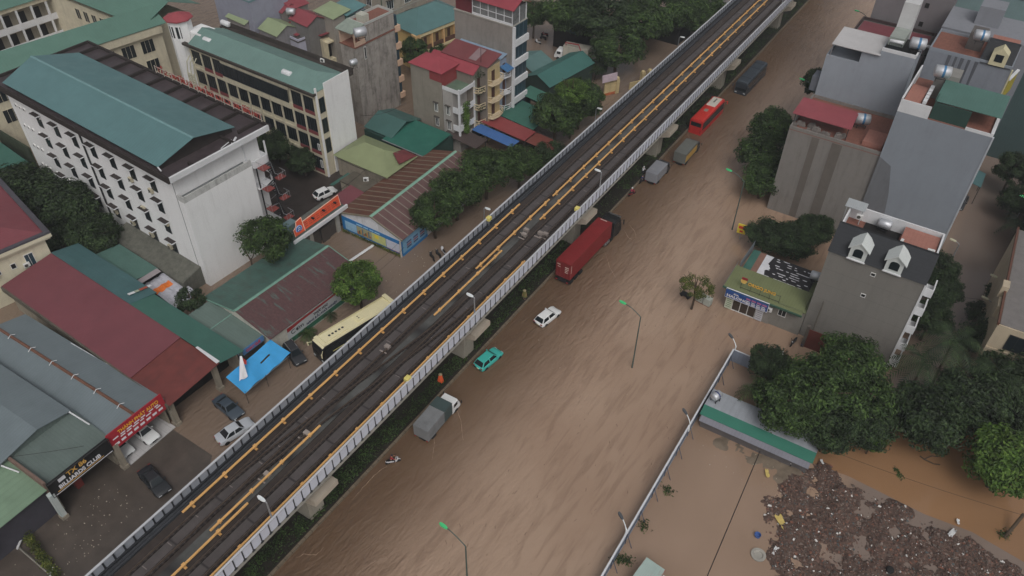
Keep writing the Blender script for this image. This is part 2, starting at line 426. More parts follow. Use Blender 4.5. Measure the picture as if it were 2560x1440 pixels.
# small things lying on the track bed
bl = MB()
for k in range(46):
    y = 14+k*3.4+rnd.uniform(-1, 1); x = vx(rnd.choice((-47.55, -43.2))+rnd.uniform(-0.45, 0.45))
    bl.box(x-0.3, x+0.3, y-0.04, y+0.04, 9.06, 9.085)
V.add('sleeper_marker', bl, M('pale_marker', C(120, 112, 108)))
jb = MB()
for (x, y) in ((-45.2, 75.5), (-44.9, 74.5), (-42.5, 76.2), (-43.2, 76.0), (-46.9, 47.5), (-45.9, 33.0), (-45.6, 27)):
    jb.box(vx(x)-0.35, vx(x)+0.35, y-0.25, y+0.25, 8.98, 9.45); jb.box(vx(x)-0.5, vx(x)+0.5, y-0.9, y-0.75, 9.06, 9.16)
V.add('junction_box', jb, M('pale_box', C(140, 130, 124), 0.6, 0.2))
# noise barriers
m_pan = M('white_barrier_panel', C(190, 194, 206), 0.55, 0.06, 1.2, streak=0.10, dirt=C(120, 120, 124))
m_paL = M('grey_barrier_panel', C(140, 144, 152), 0.5, 0.15, 1.2, streak=0.25, dirt=C(70, 72, 76))
m_post = M('barrier_post', C(44, 46, 50), 0.6, 0.2)
m_cap = M('barrier_cap', C(176, 178, 182), 0.5, 0.08, 1)
fr_ = MB(); k = 0; pitch = 1.1
rest_r, rest_l = MB(), MB(); n_r = n_l = 0
while Y0+k*pitch < Y1-2:
    y = Y0+k*pitch; xr = vx(-40.8)
    pts = [(xr, y+0.07, 9.0), (xr, y+0.07, 10.42), (xr, y+pitch-0.07, 10.42), (xr, y+pitch-0.07, 9.0), (xr, y+pitch-0.25, 8.86), (xr, y+0.25, 8.86)]
    tgt = None
    if 14 < y < 82: tgt = MB(); n_r += 1
    (tgt or rest_r).prism(pts, (0.06, 0, 0))
    if tgt: V.add('noise_panel', tgt, m_pan)
    fr_.box(xr-0.06, xr+0.09, y-0.05, y+0.05, 8.75, 10.42); fr_.box(xr-0.1, xr+0.12, y-0.16, y+0.16, 8.6, 8.86)
    xl = vx(-50.3)
    q = [(xl, y+0.12, 9.45), (xl, y+0.09, 9.6), (xl, y+0.09, 10.2), (xl, y+0.12, 10.34), (xl, y+pitch-0.12, 10.34), (xl, y+pitch-0.09, 10.2), (xl, y+pitch-0.09, 9.6), (xl, y+pitch-0.12, 9.45)]
    tl = None
    if 12 < y < 52: tl = MB(); n_l += 1
    (tl or rest_l).prism(q, (0.05, 0, 0))
    if tl: V.add('parapet_panel', tl, m_paL)
    fr_.box(xl-0.04, xl+0.11, y-0.05, y+0.05, 8.9, 10.42)
    k += 1
o = V.add('noise_panel', rest_r, m_pan); o['kind'] = 'stuff'
o = V.add('parapet_panel', rest_l, m_paL); o['kind'] = 'stuff'
fr_.box(vx(-50.36), vx(-50.3), Y0, Y1, 8.7, 10.42); fr_.box(vx(-50.24), vx(-50.1), Y0, Y1, 8.9, 9.42)
fr_.box(vx(-40.9), vx(-40.83), Y0, Y1, 8.9, 10.4)
V.add('barrier_frame', fr_, m_post)
cp = MB(); cp.box(vx(-50.42), vx(-50.2), Y0, Y1, 10.42, 10.52); cp.box(vx(-40.9), vx(-40.68), Y0, Y1, 10.42, 10.5)
V.add('barrier_cap', cp, m_cap)
V.add('edge_ledge', B(vx(-40.85), vx(-40.5), Y0, Y1, 8.66, 8.74), m_gird)
# piers
m_pier = M('pier_concrete', C(150, 144, 132), 0.85, 0.1, 0.8, streak=0.2)
for py in (0.5, 30, 58.7, 87.5, 117, 147, 181, 212):
    p = MB(); p.loft([[(vx(-47.7)+c, py-1.05+c, z), (vx(-43.3)-c, py-1.05+c, z), (vx(-43.3)-c, py+1.05-c, z), (vx(-47.7)+c, py+1.05-c, z)] for z, c in ((-0.6, 0), (4.4, 0))])
    o = V.add('pier', p, m_pier)
    c = MB().loft([[(vx(-50.0), y, 5.98), (vx(-50.0), y, 5.2), (vx(-47.7), y, 4.4), (vx(-43.3), y, 4.4), (vx(-41.2), y, 5.2), (vx(-41.2), y, 5.98)] for y in (py-1.5, py+1.9)])
    V.add('pier_cap', c, M('cap_concrete', C(172, 162, 148), 0.85, 0.08, 0.8, streak=0.1), o)

# ---------------------------------------------------------------- hedge in the median
def leaf_mat(name, c1, c2, c3):
    m = bpy.data.materials.new(name); m.use_nodes = True; n = m.node_tree.nodes; l = m.node_tree.links; b = n['Principled BSDF']
    b.inputs['Roughness'].default_value = 0.5; b.inputs['Specular IOR Level'].default_value = 0.25
    ge = n.new('ShaderNodeNewGeometry'); r = n.new('ShaderNodeValToRGB'); l.new(ge.outputs['Random Per Island'], r.inputs[0])
    r.color_ramp.elements[0].color = c1; r.color_ramp.elements[1].color = c3; e = r.color_ramp.elements.new(0.6); e.color = c2
    tc = n.new('ShaderNodeTexCoord'); t = n.new('ShaderNodeTexNoise'); t.inputs['Scale'].default_value = 0.55; t.inputs['Detail'].default_value = 2; l.new(tc.outputs['Object'], t.inputs[0])
    mr = n.new('ShaderNodeMapRange'); mr.inputs[1].default_value = 0.35; mr.inputs[2].default_value = 0.65; mr.inputs[3].default_value = 0.55; mr.inputs[4].default_value = 1.45; l.new(t.outputs[0], mr.inputs[0])
    mx = n.new('ShaderNodeMix'); mx.data_type = 'RGBA'; mx.blend_type = 'MULTIPLY'; mx.inputs[0].default_value = 1; l.new(r.outputs[0], mx.inputs[6]); l.new(mr.outputs[0], mx.inputs[7])
    l.new(mx.outputs[2], b.inputs['Base Color'])
    tl = n.new('ShaderNodeBsdfTranslucent'); l.new(mx.outputs[2], tl.inputs[0]); ms = n.new('ShaderNodeMixShader'); ms.inputs[0].default_value = 0.25
    l.new(b.outputs[0], ms.inputs[1]); l.new(tl.outputs[0], ms.inputs[2]); l.new(ms.outputs[0], n['Material Output'].inputs[0])
    return m
LEAF = leaf_mat('leaf_green', (0.028, 0.050, 0.018, 1), (0.052, 0.092, 0.028, 1), (0.095, 0.155, 0.042, 1))
LEAFD = leaf_mat('leaf_dark', (0.024, 0.040, 0.020, 1), (0.040, 0.066, 0.028, 1), (0.064, 0.100, 0.036, 1))
LEAFB = leaf_mat('leaf_bright', (0.045, 0.085, 0.020, 1), (0.085, 0.155, 0.030, 1), (0.150, 0.235, 0.050, 1))
LEAFY = leaf_mat('leaf_yellow', (0.060, 0.085, 0.020, 1), (0.110, 0.135, 0.030, 1), (0.19, 0.19, 0.05, 1))
BARK = M('bark', C(74, 62, 50), 0.9, 0.3, 3)
def leaf(mb, c, nrm, L, Wd, r):
    """one bent leaf-cluster face pair"""
    nrm = Vector(nrm).normalized(); a = nrm.orthogonal().normalized(); a.rotate(Matrix.Rotation(r.uniform(0, 6.283), 3, nrm)); b = nrm.cross(a)
    c = Vector(c); i = len(mb.v)
    mb.v += [c-a*L*0.5, c+b*Wd*0.5+nrm*0.03, c+a*L*0.5-nrm*L*0.15, c-b*Wd*0.5+nrm*0.03]
    mb.f.append((i, i+1, i+2, i+3)); mb.mi.append(0)
rh = random.Random(3); hb = MB()
for k in range(24000):
    y = 8+(rh.random()**1.5)*195
    x = rh.uniform(-44.9, -42.75) if rh.random() < .85 else rh.uniform(-48, -44.9)
    if any(abs(y-py) < 1.4 for py in (30, 58.7, 87.5, 117, 147, 181)) and x < -43.2: continue
    d = mnoise.noise((x*0.5, y*0.25, 0))
    if d < -0.25 and rh.random() < 0.8: continue
    if 86 < y < 104 and rh.random() < .75: continue
    h = 0.2+0.55*max(0, 0.6+d)*(1-abs((x+43.8)/2.2)**3*0.5)
    leaf(hb, (x, y, 0.16+h*rh.random()**0.5), (rh.gauss(0, .5), rh.gauss(0, .5), 1), rh.uniform(.16, .3), rh.uniform(.1, .18), rh)
tag(hb.build('median_hedge', LEAF, recalc=False), 'low green hedge filling the median strip under the viaduct edge', 'hedge', kind='stuff')
# ================================================================ LEFT BANK BUILDINGS
GREEN1 = C(84, 116, 118)
def corr(name, col, ax, **k): return M(name, col, k.pop('rough', 0.45), k.pop('var', 0.12), 0.8, corr=ax, **k)
def hroof(T, name, mat, x0, x1, y0, y1, z, h, kind='gx', t=0.08, ov=0.0, parent=None):
    """roof part over a rectangle: gx/gy = gable with ridge along x/y, hx/hy = hipped, sN/sS/sE/sW = single slope with that side high, f = flat"""
    x0 -= ov; x1 += ov; y0 -= ov; y1 += ov; m = MB(); ym, xm = (y0+y1)/2, (x0+x1)/2
    if kind == 'gx':
        m.slab([(x0, y0, z), (x1, y0, z), (x1, ym, z+h), (x0, ym, z+h)], t); m.slab([(x0, ym, z+h), (x1, ym, z+h), (x1, y1, z), (x0, y1, z)], t)
    elif kind == 'gy':
        m.slab([(x0, y0, z), (xm, y0, z+h), (xm, y1, z+h), (x0, y1, z)], t); m.slab([(xm, y0, z+h), (x1, y0, z), (x1, y1, z), (xm, y1, z+h)], t)
    elif kind == 'hx':
        d = (y1-y0)/2; a, b = (x0+d, ym, z+h), (x1-d, ym, z+h)
        for q in ([(x0, y0, z), (x1, y0, z), b, a], [a, b, (x1, y1, z), (x0, y1, z)], [(x1, y0, z), (x1, y1, z), b], [(x0, y1, z), (x0, y0, z), a]): m.slab(q, t)
    elif kind == 'hy':
        d = (x1-x0)/2; a, b = (xm, y0+d, z+h), (xm, y1-d, z+h)
        for q in ([(x0, y0, z), a, b, (x0, y1, z)], [a, (x1, y0, z), (x1, y1, z), b], [(x0, y0, z), (x1, y0, z), a], [(x0, y1, z), b, (x1, y1, z)]): m.slab(q, t)
    elif kind[0] == 's':
        zz = {'N': (z, z, z+h, z+h), 'S': (z+h, z+h, z, z), 'E': (z, z+h, z+h, z), 'W': (z+h, z, z, z+h)}[kind[1]]
        m.slab([(x0, y0, zz[0]), (x1, y0, zz[1]), (x1, y1, zz[2]), (x0, y1, zz[3])], t)
    else: m.slab([(x0, y0, z), (x1, y0, z), (x1, y1, z), (x0, y1, z)], t)
    return T.add(name, m, mat, parent)
def gable_wall(mb, x0, x1, y0, y1, z, h, kind):
    """walls whose gable ends reach up under the roof"""
    if kind == 'gx':
        ym = (y0+y1)/2
        mb.prism([(x0, y0, -0.6), (x0, y0, z-0.05), (x0, ym, z+h-0.1), (x0, y1, z-0.05), (x0, y1, -0.6)], (x1-x0, 0, 0))
    elif kind == 'gy':
        xm = (x0+x1)/2
        mb.prism([(x0, y0, -0.6), (x0, y0, z-0.05), (xm, y0, z+h-0.1), (x1, y0, z-0.05), (x1, y0, -0.6)], (0, y1-y0, 0))
    else: mb.box(x0, x1, y0, y1, -0.6, z-0.1)
    return mb
def parapet(T, mat, x0, x1, y0, y1, z, h=0.6, t=0.18, name='parapet'):
    m = MB(); m.box(x0, x1, y0, y0+t, z, z+h); m.box(x0, x1, y1-t, y1, z, z+h); m.box(x0, x0+t, y0+t, y1-t, z, z+h); m.box(x1-t, x1, y0+t, y1-t, z, z+h)
    return T.add(name, m, mat)

# ---- water tanks, air-conditioner units: one of each kind, then copies
def tank_proto(horizontal, label, loc, z, band=None, rz=0, s=1.0):
    T = Th('water_tank', label, 'water tank', (loc[0], loc[1], z), rz, 'rooftop water tanks')
    r = 0.62*s; L = 1.7*s
    if horizontal:
        T.add('drum', MB().lathe([(0.02, -L/2), (r*0.7, -L/2+0.03), (r, -L/2+0.14), (r, L/2-0.14), (r*0.7, L/2-0.03), (0.02, L/2)], 18, (0, 0, r+0.5), 'x'), inox, smooth=True)
    else:
        T.add('drum', MB().lathe([(r*0.9, 0.5), (r, 0.56), (r, 0.5+L*0.8), (r*0.85, 0.5+L*0.92), (0.25, 0.5+L), (0.02, 0.5+L)], 18), inox, smooth=True)
    if band:
        T.add('label_band', MB().lathe([(r+0.01, -L*0.02), (r+0.012, L*0.12)], 18, (0, 0, r+0.5), 'x') if horizontal else MB().lathe([(r+0.012, 0.95), (r+0.012, 1.15)], 18), band)
    st = MB()
    for sx in (-1, 1):
        for sy in (-1, 1): st.box(sx*r*0.75-0.04, sx*r*0.75+0.04, sy*r*0.75-0.04, sy*r*0.75+0.04, 0, 0.62)
    st.box(-r*0.85, r*0.85, -r*0.85, -r*0.7, 0.4, 0.46); st.box(-r*0.85, r*0.85, r*0.7, r*0.85, 0.4, 0.46)
    T.add('stand', st, blackm)
    return T
def solar(label, loc, z, rz=0):
    T = Th('solar_water_heater', label, 'water heater', (loc[0], loc[1], z), rz, 'rooftop solar water heaters')
    T.add('drum', MB().lathe([(0.02, -1.0), (0.24, -0.97), (0.26, 0.97), (0.02, 1.0)], 14, (0, 0.5, 1.15), 'x'), white, smooth=True)
    m = MB()
    for k in range(12): m.tube([(-0.8+k*0.145, -0.7, 0.25), (-0.8+k*0.145, 0.42, 1.05)], 0.035, 5)
    T.add('collector', m, dglass)
    T.add('stand', MB().box(-0.9, -0.85, 0.45, 0.5, 0, 1.0).box(0.85, 0.9, 0.45, 0.5, 0, 1.0).box(-0.9, 0.9, -0.75, -0.7, 0, 0.2), blackm)
    return T
def ac_proto(label, loc, rz, grp, col):
    T = Th('air_conditioner', label, 'air conditioner', loc, rz, grp)
    T.add('casing', MB().box(-0.42, 0.42, -0.36, -0.02, 0, 0.62), col, bevel=0.03)
    T.add('fan_grille', MB().lathe([(0.24, -0.37), (0.24, -0.385), (0.06, -0.385), (0.02, -0.375)], 14, (-0.1, 0, 0.31), 'y'), M('fan_grille', C(70, 70, 66)))
    T.add('bracket', MB().box(-0.36, -0.32, -0.4, 0, -0.08, 0).box(0.32, 0.36, -0.4, 0, -0.08, 0), blackm)
    return T
ac_old = M('weathered_casing', C(176, 168, 146), 0.8, 0.15, 3, streak=0.3)
ac_new = M('white_casing', C(200, 200, 198), 0.6, 0.06, 2)

# ---------------------------------------------------------------- A: white school block
w_school = M('school_white_wall', C(216, 219, 224, 1.2), 0.8, 0.06, 0.5, streak=0.16, dirt=C(120, 116, 108))
m_flat = M('wet_flat_roof', C(66, 58, 60), 0.35, 0.35, 0.6, streak=0.35, dirt=C(30, 26, 26))
m_moss = M('dark_mouldy_edge', C(46, 40, 38), 0.85, 0.35, 1.2)
S = Th('school_block', 'long white school block with teal gable roof inside a dark flat roof edge', 'school building', (-83.3, 49.2, 0), R_(-3))
LX = -40.2; DY = 14.0; ZW = 18.6
S.add('wall', B(LX, 0, 0, DY, -0.6, ZW), w_school)
S.add('flat_roof', B(LX-1.3, 1.5, -1.2, DY+1.3, ZW, ZW+0.35), m_flat)
rim = MB(); a0, a1, b0, b1 = LX-1.5, 1.7, -1.4, DY+1.5
rim.box(a0, a1, b0, b0+0.25, ZW-0.02, ZW+0.9); rim.box(a0, a1, b1-0.3, b1, ZW-0.02, ZW+0.75); rim.box(a0, a0+0.3, b0+0.25, b1-0.3, ZW-0.02, ZW+0.75)
S.add('roof_rim', rim, m_moss)
S.add('end_fascia', B(a1-0.3, a1, b0+0.25, b1-0.3, ZW-0.05, ZW+0.75), white)
bm_ = MB(); k = 0
for q in range(10):
    x = LX+1.5+q*4.25; bm_.box(x-0.16, x+0.16, DY-2.4, b1-0.3, ZW+0.35, ZW+0.8)
bm_.box(0.4, 1.4, 2.6, 2.9, ZW+0.35, ZW+0.75); bm_.box(-1.6, 1.4, 9.3, 9.6, ZW+0.35, ZW+0.75); bm_.box(LX-1.2, LX+0.2, 5, 5.3, ZW+.35, ZW+.75); bm_.box(LX-1.2, LX+0.2, 9.5, 9.8, ZW+.35, ZW+.75)
S.add('roof_beam', bm_, m_moss)
m_teal = M('teal_roof_sheet', GREEN1, 0.42, 0.08, 0.6, corr='x', period=0.5, streak=0.08, dirt=C(70, 92, 96), axis_s='y')
rf = MB(); x0, x1, y0, y1, z0, zr = LX+2.0, -1.2, -0.6, DY-2.2, ZW+1.05, ZW+2.9
ym = 5.0
rf.slab([(x0, y0, z0), (x1, y0, z0), (x1+0.6, ym, zr), (x0-0.6, ym, zr)], 0.08); rf.slab([(x0-0.6, ym, zr), (x1+0.6, ym, zr), (x1, y1, z0), (x0, y1, z0)], 0.08)
r_ = S.add('roof', rf, m_teal)
S.add('ridge_cap', MB().prism([(x0-0.6, ym-0.25, zr-0.03), (x0-0.6, ym, zr+0.07), (x0-0.6, ym+0.25, zr-0.03)], (x1-x0+1.2, 0, 0)), M('teal_ridge', C(104, 136, 138), 0.5, 0.08), r_)
gw = MB(); gw.prism([(x1-0.3, y0+0.4, ZW+0.35), (x1-0.3, y0+0.4, z0-0.1), (x1-0.3, ym, zr-0.12), (x1-0.3, y1-0.4, z0-0.1), (x1-0.3, y1-0.4, ZW+0.35)], (-0.2, 0, 0))
gw.prism([(x0+0.3, y0+0.4, ZW+0.35), (x0+0.3, y0+0.4, z0-0.1), (x0+0.3, ym, zr-0.12), (x0+0.3, y1-0.4, z0-0.1), (x0+0.3, y1-0.4, ZW+0.35)], (-0.2, 0, 0))
S.add('attic_wall', gw, m_moss)
S.add('loose_gutter', MB().tube([(0.2, 9.9, ZW+0.45), (0.9, 7.6, ZW+0.5), (1.3, 7.5, ZW+0.5)], 0.07).tube([(0.3, 10.6, ZW+0.5), (1.2, 9.2, ZW+0.5)], 0.16).tube([(-1.0, -0.7, ZW+1.15), (-0.1, -0.9, ZW+1.05)], 0.1), white)
# facade windows with sunshades
m_shade = M('sunshade', C(50, 44, 42), 0.8, 0.3, 3); m_shade_edge = white
cols = [S.on('y', 0, x, y) for x, y in ((142, 325), (185, 342), (230, 367), (276, 392), (328, 424), (380, 452))]
rows = [S.on('y', 0, x, y).z for x, y in ((328, 424), (355, 492), (379, 552), (402, 613))]
us = [c.x for c in cols]; step = (us[-1]-us[0])/5
for r in range(4):
    zt = 16.1-r*3.55
    for c in range(7 if r < 3 else 8):
        u = us[-1]-c*step
        if r == 3 and c > 6: continue
        window(S, 's', u, zt-2.2, 1.3, 2.05, 0, frame=M('dark_mullion', C(40, 44, 48)), mull=1, t=0.06)
        o = S.add('sunshade', B(u-0.95, u+0.95, -0.75, 0.0, zt+0.0, zt+0.1), m_shade)
        S.add('shade_edge', MB().box(u-0.95, u+0.95, -0.8, -0.75, zt-0.02, zt+0.13).box(u+0.95, u+1.0, -0.8, 0, zt-0.02, zt+0.13), m_shade_edge, o)
# round bathroom vents at the far end
for r, (n_, xa) in enumerate(((6, LX+1.8), (6, LX+1.8), (6, LX+2), (7, LX+2))):
    for q in range(n_):
        u = xa+q*1.12+(0.7 if q > 2 else 0); z = 15.6-r*3.5
        v_ = S.add('vent', MB().lathe([(0.2, -0.16), (0.28, -0.12), (0.3, 0.0)], 10, (u, 0, z), 'y'), wframe)
        S.add('vent_hole', MB().lathe([(0.19, -0.17), (0.02, -0.165)], 10, (u, 0, z), 'y'), blackm, v_)
S.add('downpipe', MB().tube([(-20.9, -0.16, ZW), (-20.9, -0.16, 0)], 0.13), blackm)
S.add('corner_line', B(-0.12, -0.02, -0.03, 0.0, 0, ZW), M('grey_line', C(120, 120, 122)))
# end wing (lower, with open terrace) and recess
EW = 1.35
S.add('stair_wing', B(0.01, EW, 0.02, 11.3, -0.6, 14.6), w_school)
S.add('terrace_parapet', MB().box(EW-0.2, EW, 0.02, 11.3, 14.6, 15.5).box(0.01, EW-0.2, 0.02, 0.2, 14.6, 15.5), M('mouldy_parapet', C(180, 180, 178), 0.85, 0.1, 1, streak=0.6))
S.add('end_band', B(0.0, 0.12, 0.4, 10.9, 14.75, 14.95), M('grey_band', C(120, 124, 124)))
# balcony at the courtyard corner
bc = MB(); bc.box(0.0, 0.18, 11.3, 11.5, 9, ZW-0.02); bc.box(1.4, 1.6, 13.9, 14.1, 9, ZW-1.2); bc.box(0, 1.6, 13.95, 14.1, 12, 15.2); bc.box(1.45, 1.6, 11.5, 13.95, 14.2, 15.2); bc.box(0, 1.6, 11.5, 14.1, 14.0, 14.15); bc.box(0, 1.6, 11.5, 14.1, 10.4, 10.55); bc.box(0, 1.6, 13.95, 14.1, 0, 4)
S.add('balcony', bc, white)
# concrete lean-to along the foot of the facade
S.add('lean_to', MB().prism([(-17, -3.3, -0.6), (-17, -3.3, 2.3), (-17, 0, 3.2), (-17, 0, -0.6)], (17.3, 0, 0)), M('mossy_concrete', C(92, 92, 84), 0.9, 0.25, 1.5, streak=0.5))
# red roof lettering on a frame along the courtyard edge, seen from behind
SL = Th('roof_lettering', 'red letters on posts along the dark roof edge above the courtyard', 'sign', S.o.matrix_world @ Vector((0, 0, 0)) if False else (-83.3, 49.2, 0), R_(-3))
fm = MB(); ya = DY+1.25
for q in range(13): fm.box(-23.5+q*1.98-0.05, -23.5+q*1.98+0.05, ya, ya+0.1, ZW+0.5, ZW+2.0)
fm.box(-23.6, 0.5, ya, ya+0.06, ZW+1.0, ZW+1.06); fm.box(-23.6, 0.5, ya, ya+0.06, ZW+1.85, ZW+1.9)
SL.add('frame', fm, M('pale_frame', C(170, 160, 150)))
text('lettering', 'TRƯỜNG CAO ĐẲNG ĐƯỜNG SẮT', 1.25, M('red_letter', C(150, 62, 54), 0.6), SL, fr((0.3, ya+0.16, ZW+0.95), (-1, 0, 0), (0, 0, 1)), 0.08, sx=1.18)
# steel fire stair at the end wall
FS = Th('fire_stair', 'black steel fire stair with white railings at the school end', 'staircase', (-83.3, 49.2, 0), R_(-3))
for q in range(4):
    zt = 14.0-q*3.55; xa, xb = 1.45, 2.9
    FS.add('landing', MB().box(xa, xb, 11.9, 13.2, zt-0.1, zt).box(xb, xb+1.2, 13.3, 14.6, zt-1.85, zt-1.75), M('red_landing', C(120, 60, 56)))
    fl = MB()
    for s_ in range(8):
        t = s_/8; fl.box(xa+0.15+t*1.6, xa+0.4+t*1.6, 13.25, 14.15, zt-0.05-t*1.75, zt-t*1.75)
    fl.prism([(xa+0.1, 13.2, zt-0.25), (xa+0.1, 13.2, zt), (xb+0.4, 13.2, zt-1.75), (xb+0.4, 13.2, zt-2.0)], (0, 0.06, 0)); fl.prism([(xb+0.4, 12.9, zt-2.0), (xb+0.4, 12.9, zt-1.75), (xa+0.1, 12.9, zt-3.5), (xa+0.1, 12.9, zt-3.75)], (0, 0.06, 0))
    FS.add('flight', fl, blackm)
    rl = MB(); 
    rl.tube([(xa, 11.9, zt+1), (xb, 11.9, zt+1), (xb+0.2, 13.2, zt+1), (xb+0.6, 13.25, zt-0.8), (xb+1.2, 13.3, zt-0.8), (xb+1.2, 14.6, zt-0.8), (xb, 14.6, zt-0.8)], 0.035, 5)
    rl.tube([(xb+0.4, 12.85, zt-0.8), (xa+0.1, 12.85, zt-2.55)], 0.035, 5)
    for (x, y, z) in ((xa, 11.9, zt), (xb, 11.9, zt), (xb+1.2, 13.3, zt-1.8), (xb+1.2, 14.6, zt-1.8), (xb+1.2, 13.9, zt-1.8), (xb+.6, 14.6, zt-1.8), ((xa+xb)/2, 11.9, zt)): rl.tube([(x, y, z), (x, y, z+1)], 0.025, 4)
    FS.add('railing', rl, steel)
FS.add('post', MB().box(1.4, 1.55, 11.75, 11.9, -0.4, 14).box(2.95, 3.1, 13.15, 13.3, -0.4, 14), blackm)
# air conditioners on the school facade
acs = [(325, 450), (375, 478), (288, 530), (357, 522), (331, 558), (414, 560), (378, 588), (424, 618)]
A0 = None
desc = ['under the second top window from the corner', 'beneath the top corner window', 'at lower left, by the downpipe', 'over third floor window second from corner', 'over low window second from downpipe', 'over second floor corner window', 'over low window second from corner', 'over the lowest corner window']
for i, (x, y) in enumerate(acs):
    q = S.on('y', -0.3, x, y); w_ = S.o.matrix_basis; w_ = Matrix.Translation(S.loc) @ Matrix.Rotation(S.rz, 4, 'Z') @ Vector((q.x, 0, q.z-0.3))
    lab = 'cream air conditioner on white school wall '+desc[i]
    if A0 is None: A0 = ac_proto(lab, w_, S.rz, 'air conditioners on the white school wall', ac_old)
    else: dup(A0, w_, S.rz, lab)

# ---------------------------------------------------------------- B: cream school block behind
cream = M('cream_wall', C(190, 182, 160), 0.85, 0.1, 0.6, streak=0.3, dirt=C(96, 88, 76))
K = Th('classroom_block', 'cream classroom block with large dark windows and green hipped roof', 'school building', (-87.0, 79.3, 0), R_(-1.5))
KX = -30.2; KD = 7.6; KZ = 15.6
K.add('wall', B(KX, 0, 0, KD, -0.6, KZ), cream)
K.add('end_wall', B(0.0, 0.14, 1.9, KD-0.02, -0.55, KZ+1.0), w_school)
K.add('end_pilaster', B(0.0, 0.2, -0.1, 0.25, -0.55, KZ+0.9), w_school)
K.add('eaves', MB().box(KX-0.8, 0.25, -0.7, 0.0, KZ-0.3, KZ+0.1).box(KX-0.8, 0.25, KD, KD+0.9, KZ-0.2, KZ+0.1).box(KX-.8, 0.2, KD+0.8, KD+1.0, KZ+0.1, KZ+0.9), M('dark_eaves', C(60, 54, 50), 0.8, 0.3, 1))
m_groof = M('green_roof_sheet', C(100, 126, 120), 0.45, 0.1, 0.5, corr='x', period=0.5)
kr = MB(); zz = KZ+0.1; ym = 3.2
kr.slab([(KX+0.4, -0.35, zz), (0.05, -0.35, zz), (-2.2, ym, zz+1.7), (KX+0.4, ym, zz+1.7)], 0.06)
kr.slab([(KX+0.4, ym, zz+1.7), (-2.2, ym, zz+1.7), (0.05, KD-0.1, zz), (KX+0.4, KD-0.1, zz)], 0.06)
kr.slab([(0.05, -0.35, zz), (0.05, KD-0.1, zz), (-2.2, ym, zz+1.7)], 0.06)
K.add('roof', kr, m_groof)
m_spand = M('red_spandrel', C(118, 58, 60), 0.7, 0.15, 2)
NB = 11; bw = 29.6/NB
for r in range(4):
    zt = 14.6-r*3.7
    if zt < 2: break
    strip = (r == 0)
    for q in range(NB):
        u = -0.35-bw*(q+0.5)
        hi = q in (0, 1, 8, 9)
        w_ = bw-0.42
        if strip and 2 <= q <= 7: continue
        window(K, 's', u, zt-2.5, w_, 2.4, 0, frame=M('dark_mullion', C(40, 44, 48)), mull=3, t=0.07)
        if hi: K.add('spandrel', B(u-w_/2, u+w_/2, -0.12, -0.005, zt-3.15, zt-2.55), m_spand)
    K.add('floor_band', B(KX, -0.2, -0.10, 0, zt-3.55, zt-3.2), cream)
window(K, 's', -0.35-bw*5, 14.6-2.3, bw*6-0.4, 2.2, -0.5, frame=M('dark_mullion', C(40, 44, 48)), mull=17, t=0.06)
K.add('bay', MB().box(-0.35-bw*8, -0.35-bw*2, -0.5, -0.002, 11.2, 12.2).box(-0.35-bw*8, -0.35-bw*2, -0.45, -0.002, 14.6, 15.3), cream)
for q in range(NB+1):
    u = -0.35-bw*q; K.add('column', B(u-0.18, u+0.18, -0.16, 0, -0.5, KZ-0.3), cream)
for r in range(3):
    zt = 14.6-r*3.7
    window(K, 'e', 1.1, zt-2.8, 1.15, 2.6, 0, frame=M('dark_mullion', C(40, 44, 48)), mull=1)
window(K, 's', -0.9, 1.6, 0.5, 1.4, -0.16); window(K, 's', -0.9, 5.0, 0.5, 1.2, -0.16)
tk = [((500, 60, 'white tank lying on the dark gutter near the octagonal tower'), 0), ]
for (x, y, lab) in ((564, 60, 'white water drum lying behind the green classroom roof near the tower'), (520, 103, 'white water drum on the roof edge below the octagonal tower'), (718, 185, 'long white water drum on the front edge of the classroom roof')):
    p = P(x, y, KZ+0.6); t_ = Th('water_drum', lab, 'water tank', (p.x, p.y, KZ+0.1), R_(-1.5), 'water drums on the classroom roof')
    t_.add('drum', MB().lathe([(0.02, -1.0), (0.42, -0.95), (0.5, -0.85), (0.5, 0.85), (0.42, 0.95), (0.02, 1.0)], 16, (0, 0, 0.62), 'x'), white, smooth=True)
    t_.add('stand', MB().box(-0.7, -0.6, -0.4, 0.4, 0, 0.3).box(0.6, 0.7, -0.4, 0.4, 0, 0.3), blackm)
p = P(808, 148, KZ+0.5); ac_proto('white fan unit standing behind the classroom roof ridge', (p.x, p.y, KZ+0.1), 0.4, None, ac_new)

# ---------------------------------------------------------------- C: green roofed wings and octagonal stair tower
Wg = Th('school_wing', 'two storey cream school wing with green roof between the white block and tower', 'school building', (-135.6, 56.6, 0), R_(-10.7))
m_gr2 = M('grass_green_roof', C(84, 116, 104), 0.45, 0.1, 0.5, corr='y', period=0.5)
Wg.add('wall', B(-8.2, -0.9, -14, 28.5, -0.6, 12.4), cream)
hroof(Wg, 'roof', m_gr2, -8.9, 0, -15, 29.5, 14.0, 2.0, 'gy')
Wg.add('eaves_band', MB().box(-0.9, -0.15, -14, 28.5, 12.4, 13.8).box(-8.7, -8.2, -14, 28.5, 12.4, 13.8), cream)
for q in range(10):
    u = -8+q*3.7
    for z in (9.2, 5.4): window(Wg, 'e', u, z, 2.5, 2.5, -0.9, frame=cream, mull=2)
Nw = Th('north_wing', 'green roofed school wing closing the far side of the arcaded courtyard', 'school building', (-152.5, 82.3, 0), R_(-1))
Nw.add('wall', B(-14, 19, 0.9, 11, -0.6, 12.6), cream)
hroof(Nw, 'roof', m_gr2, -15, 20.5, 0, 13, 14.0, 2.6, 'gx')
Nw.add('roof_hatch', B(5.2, 9.0, 5.2, 7.0, 15.2, 16.9), m_gr2)
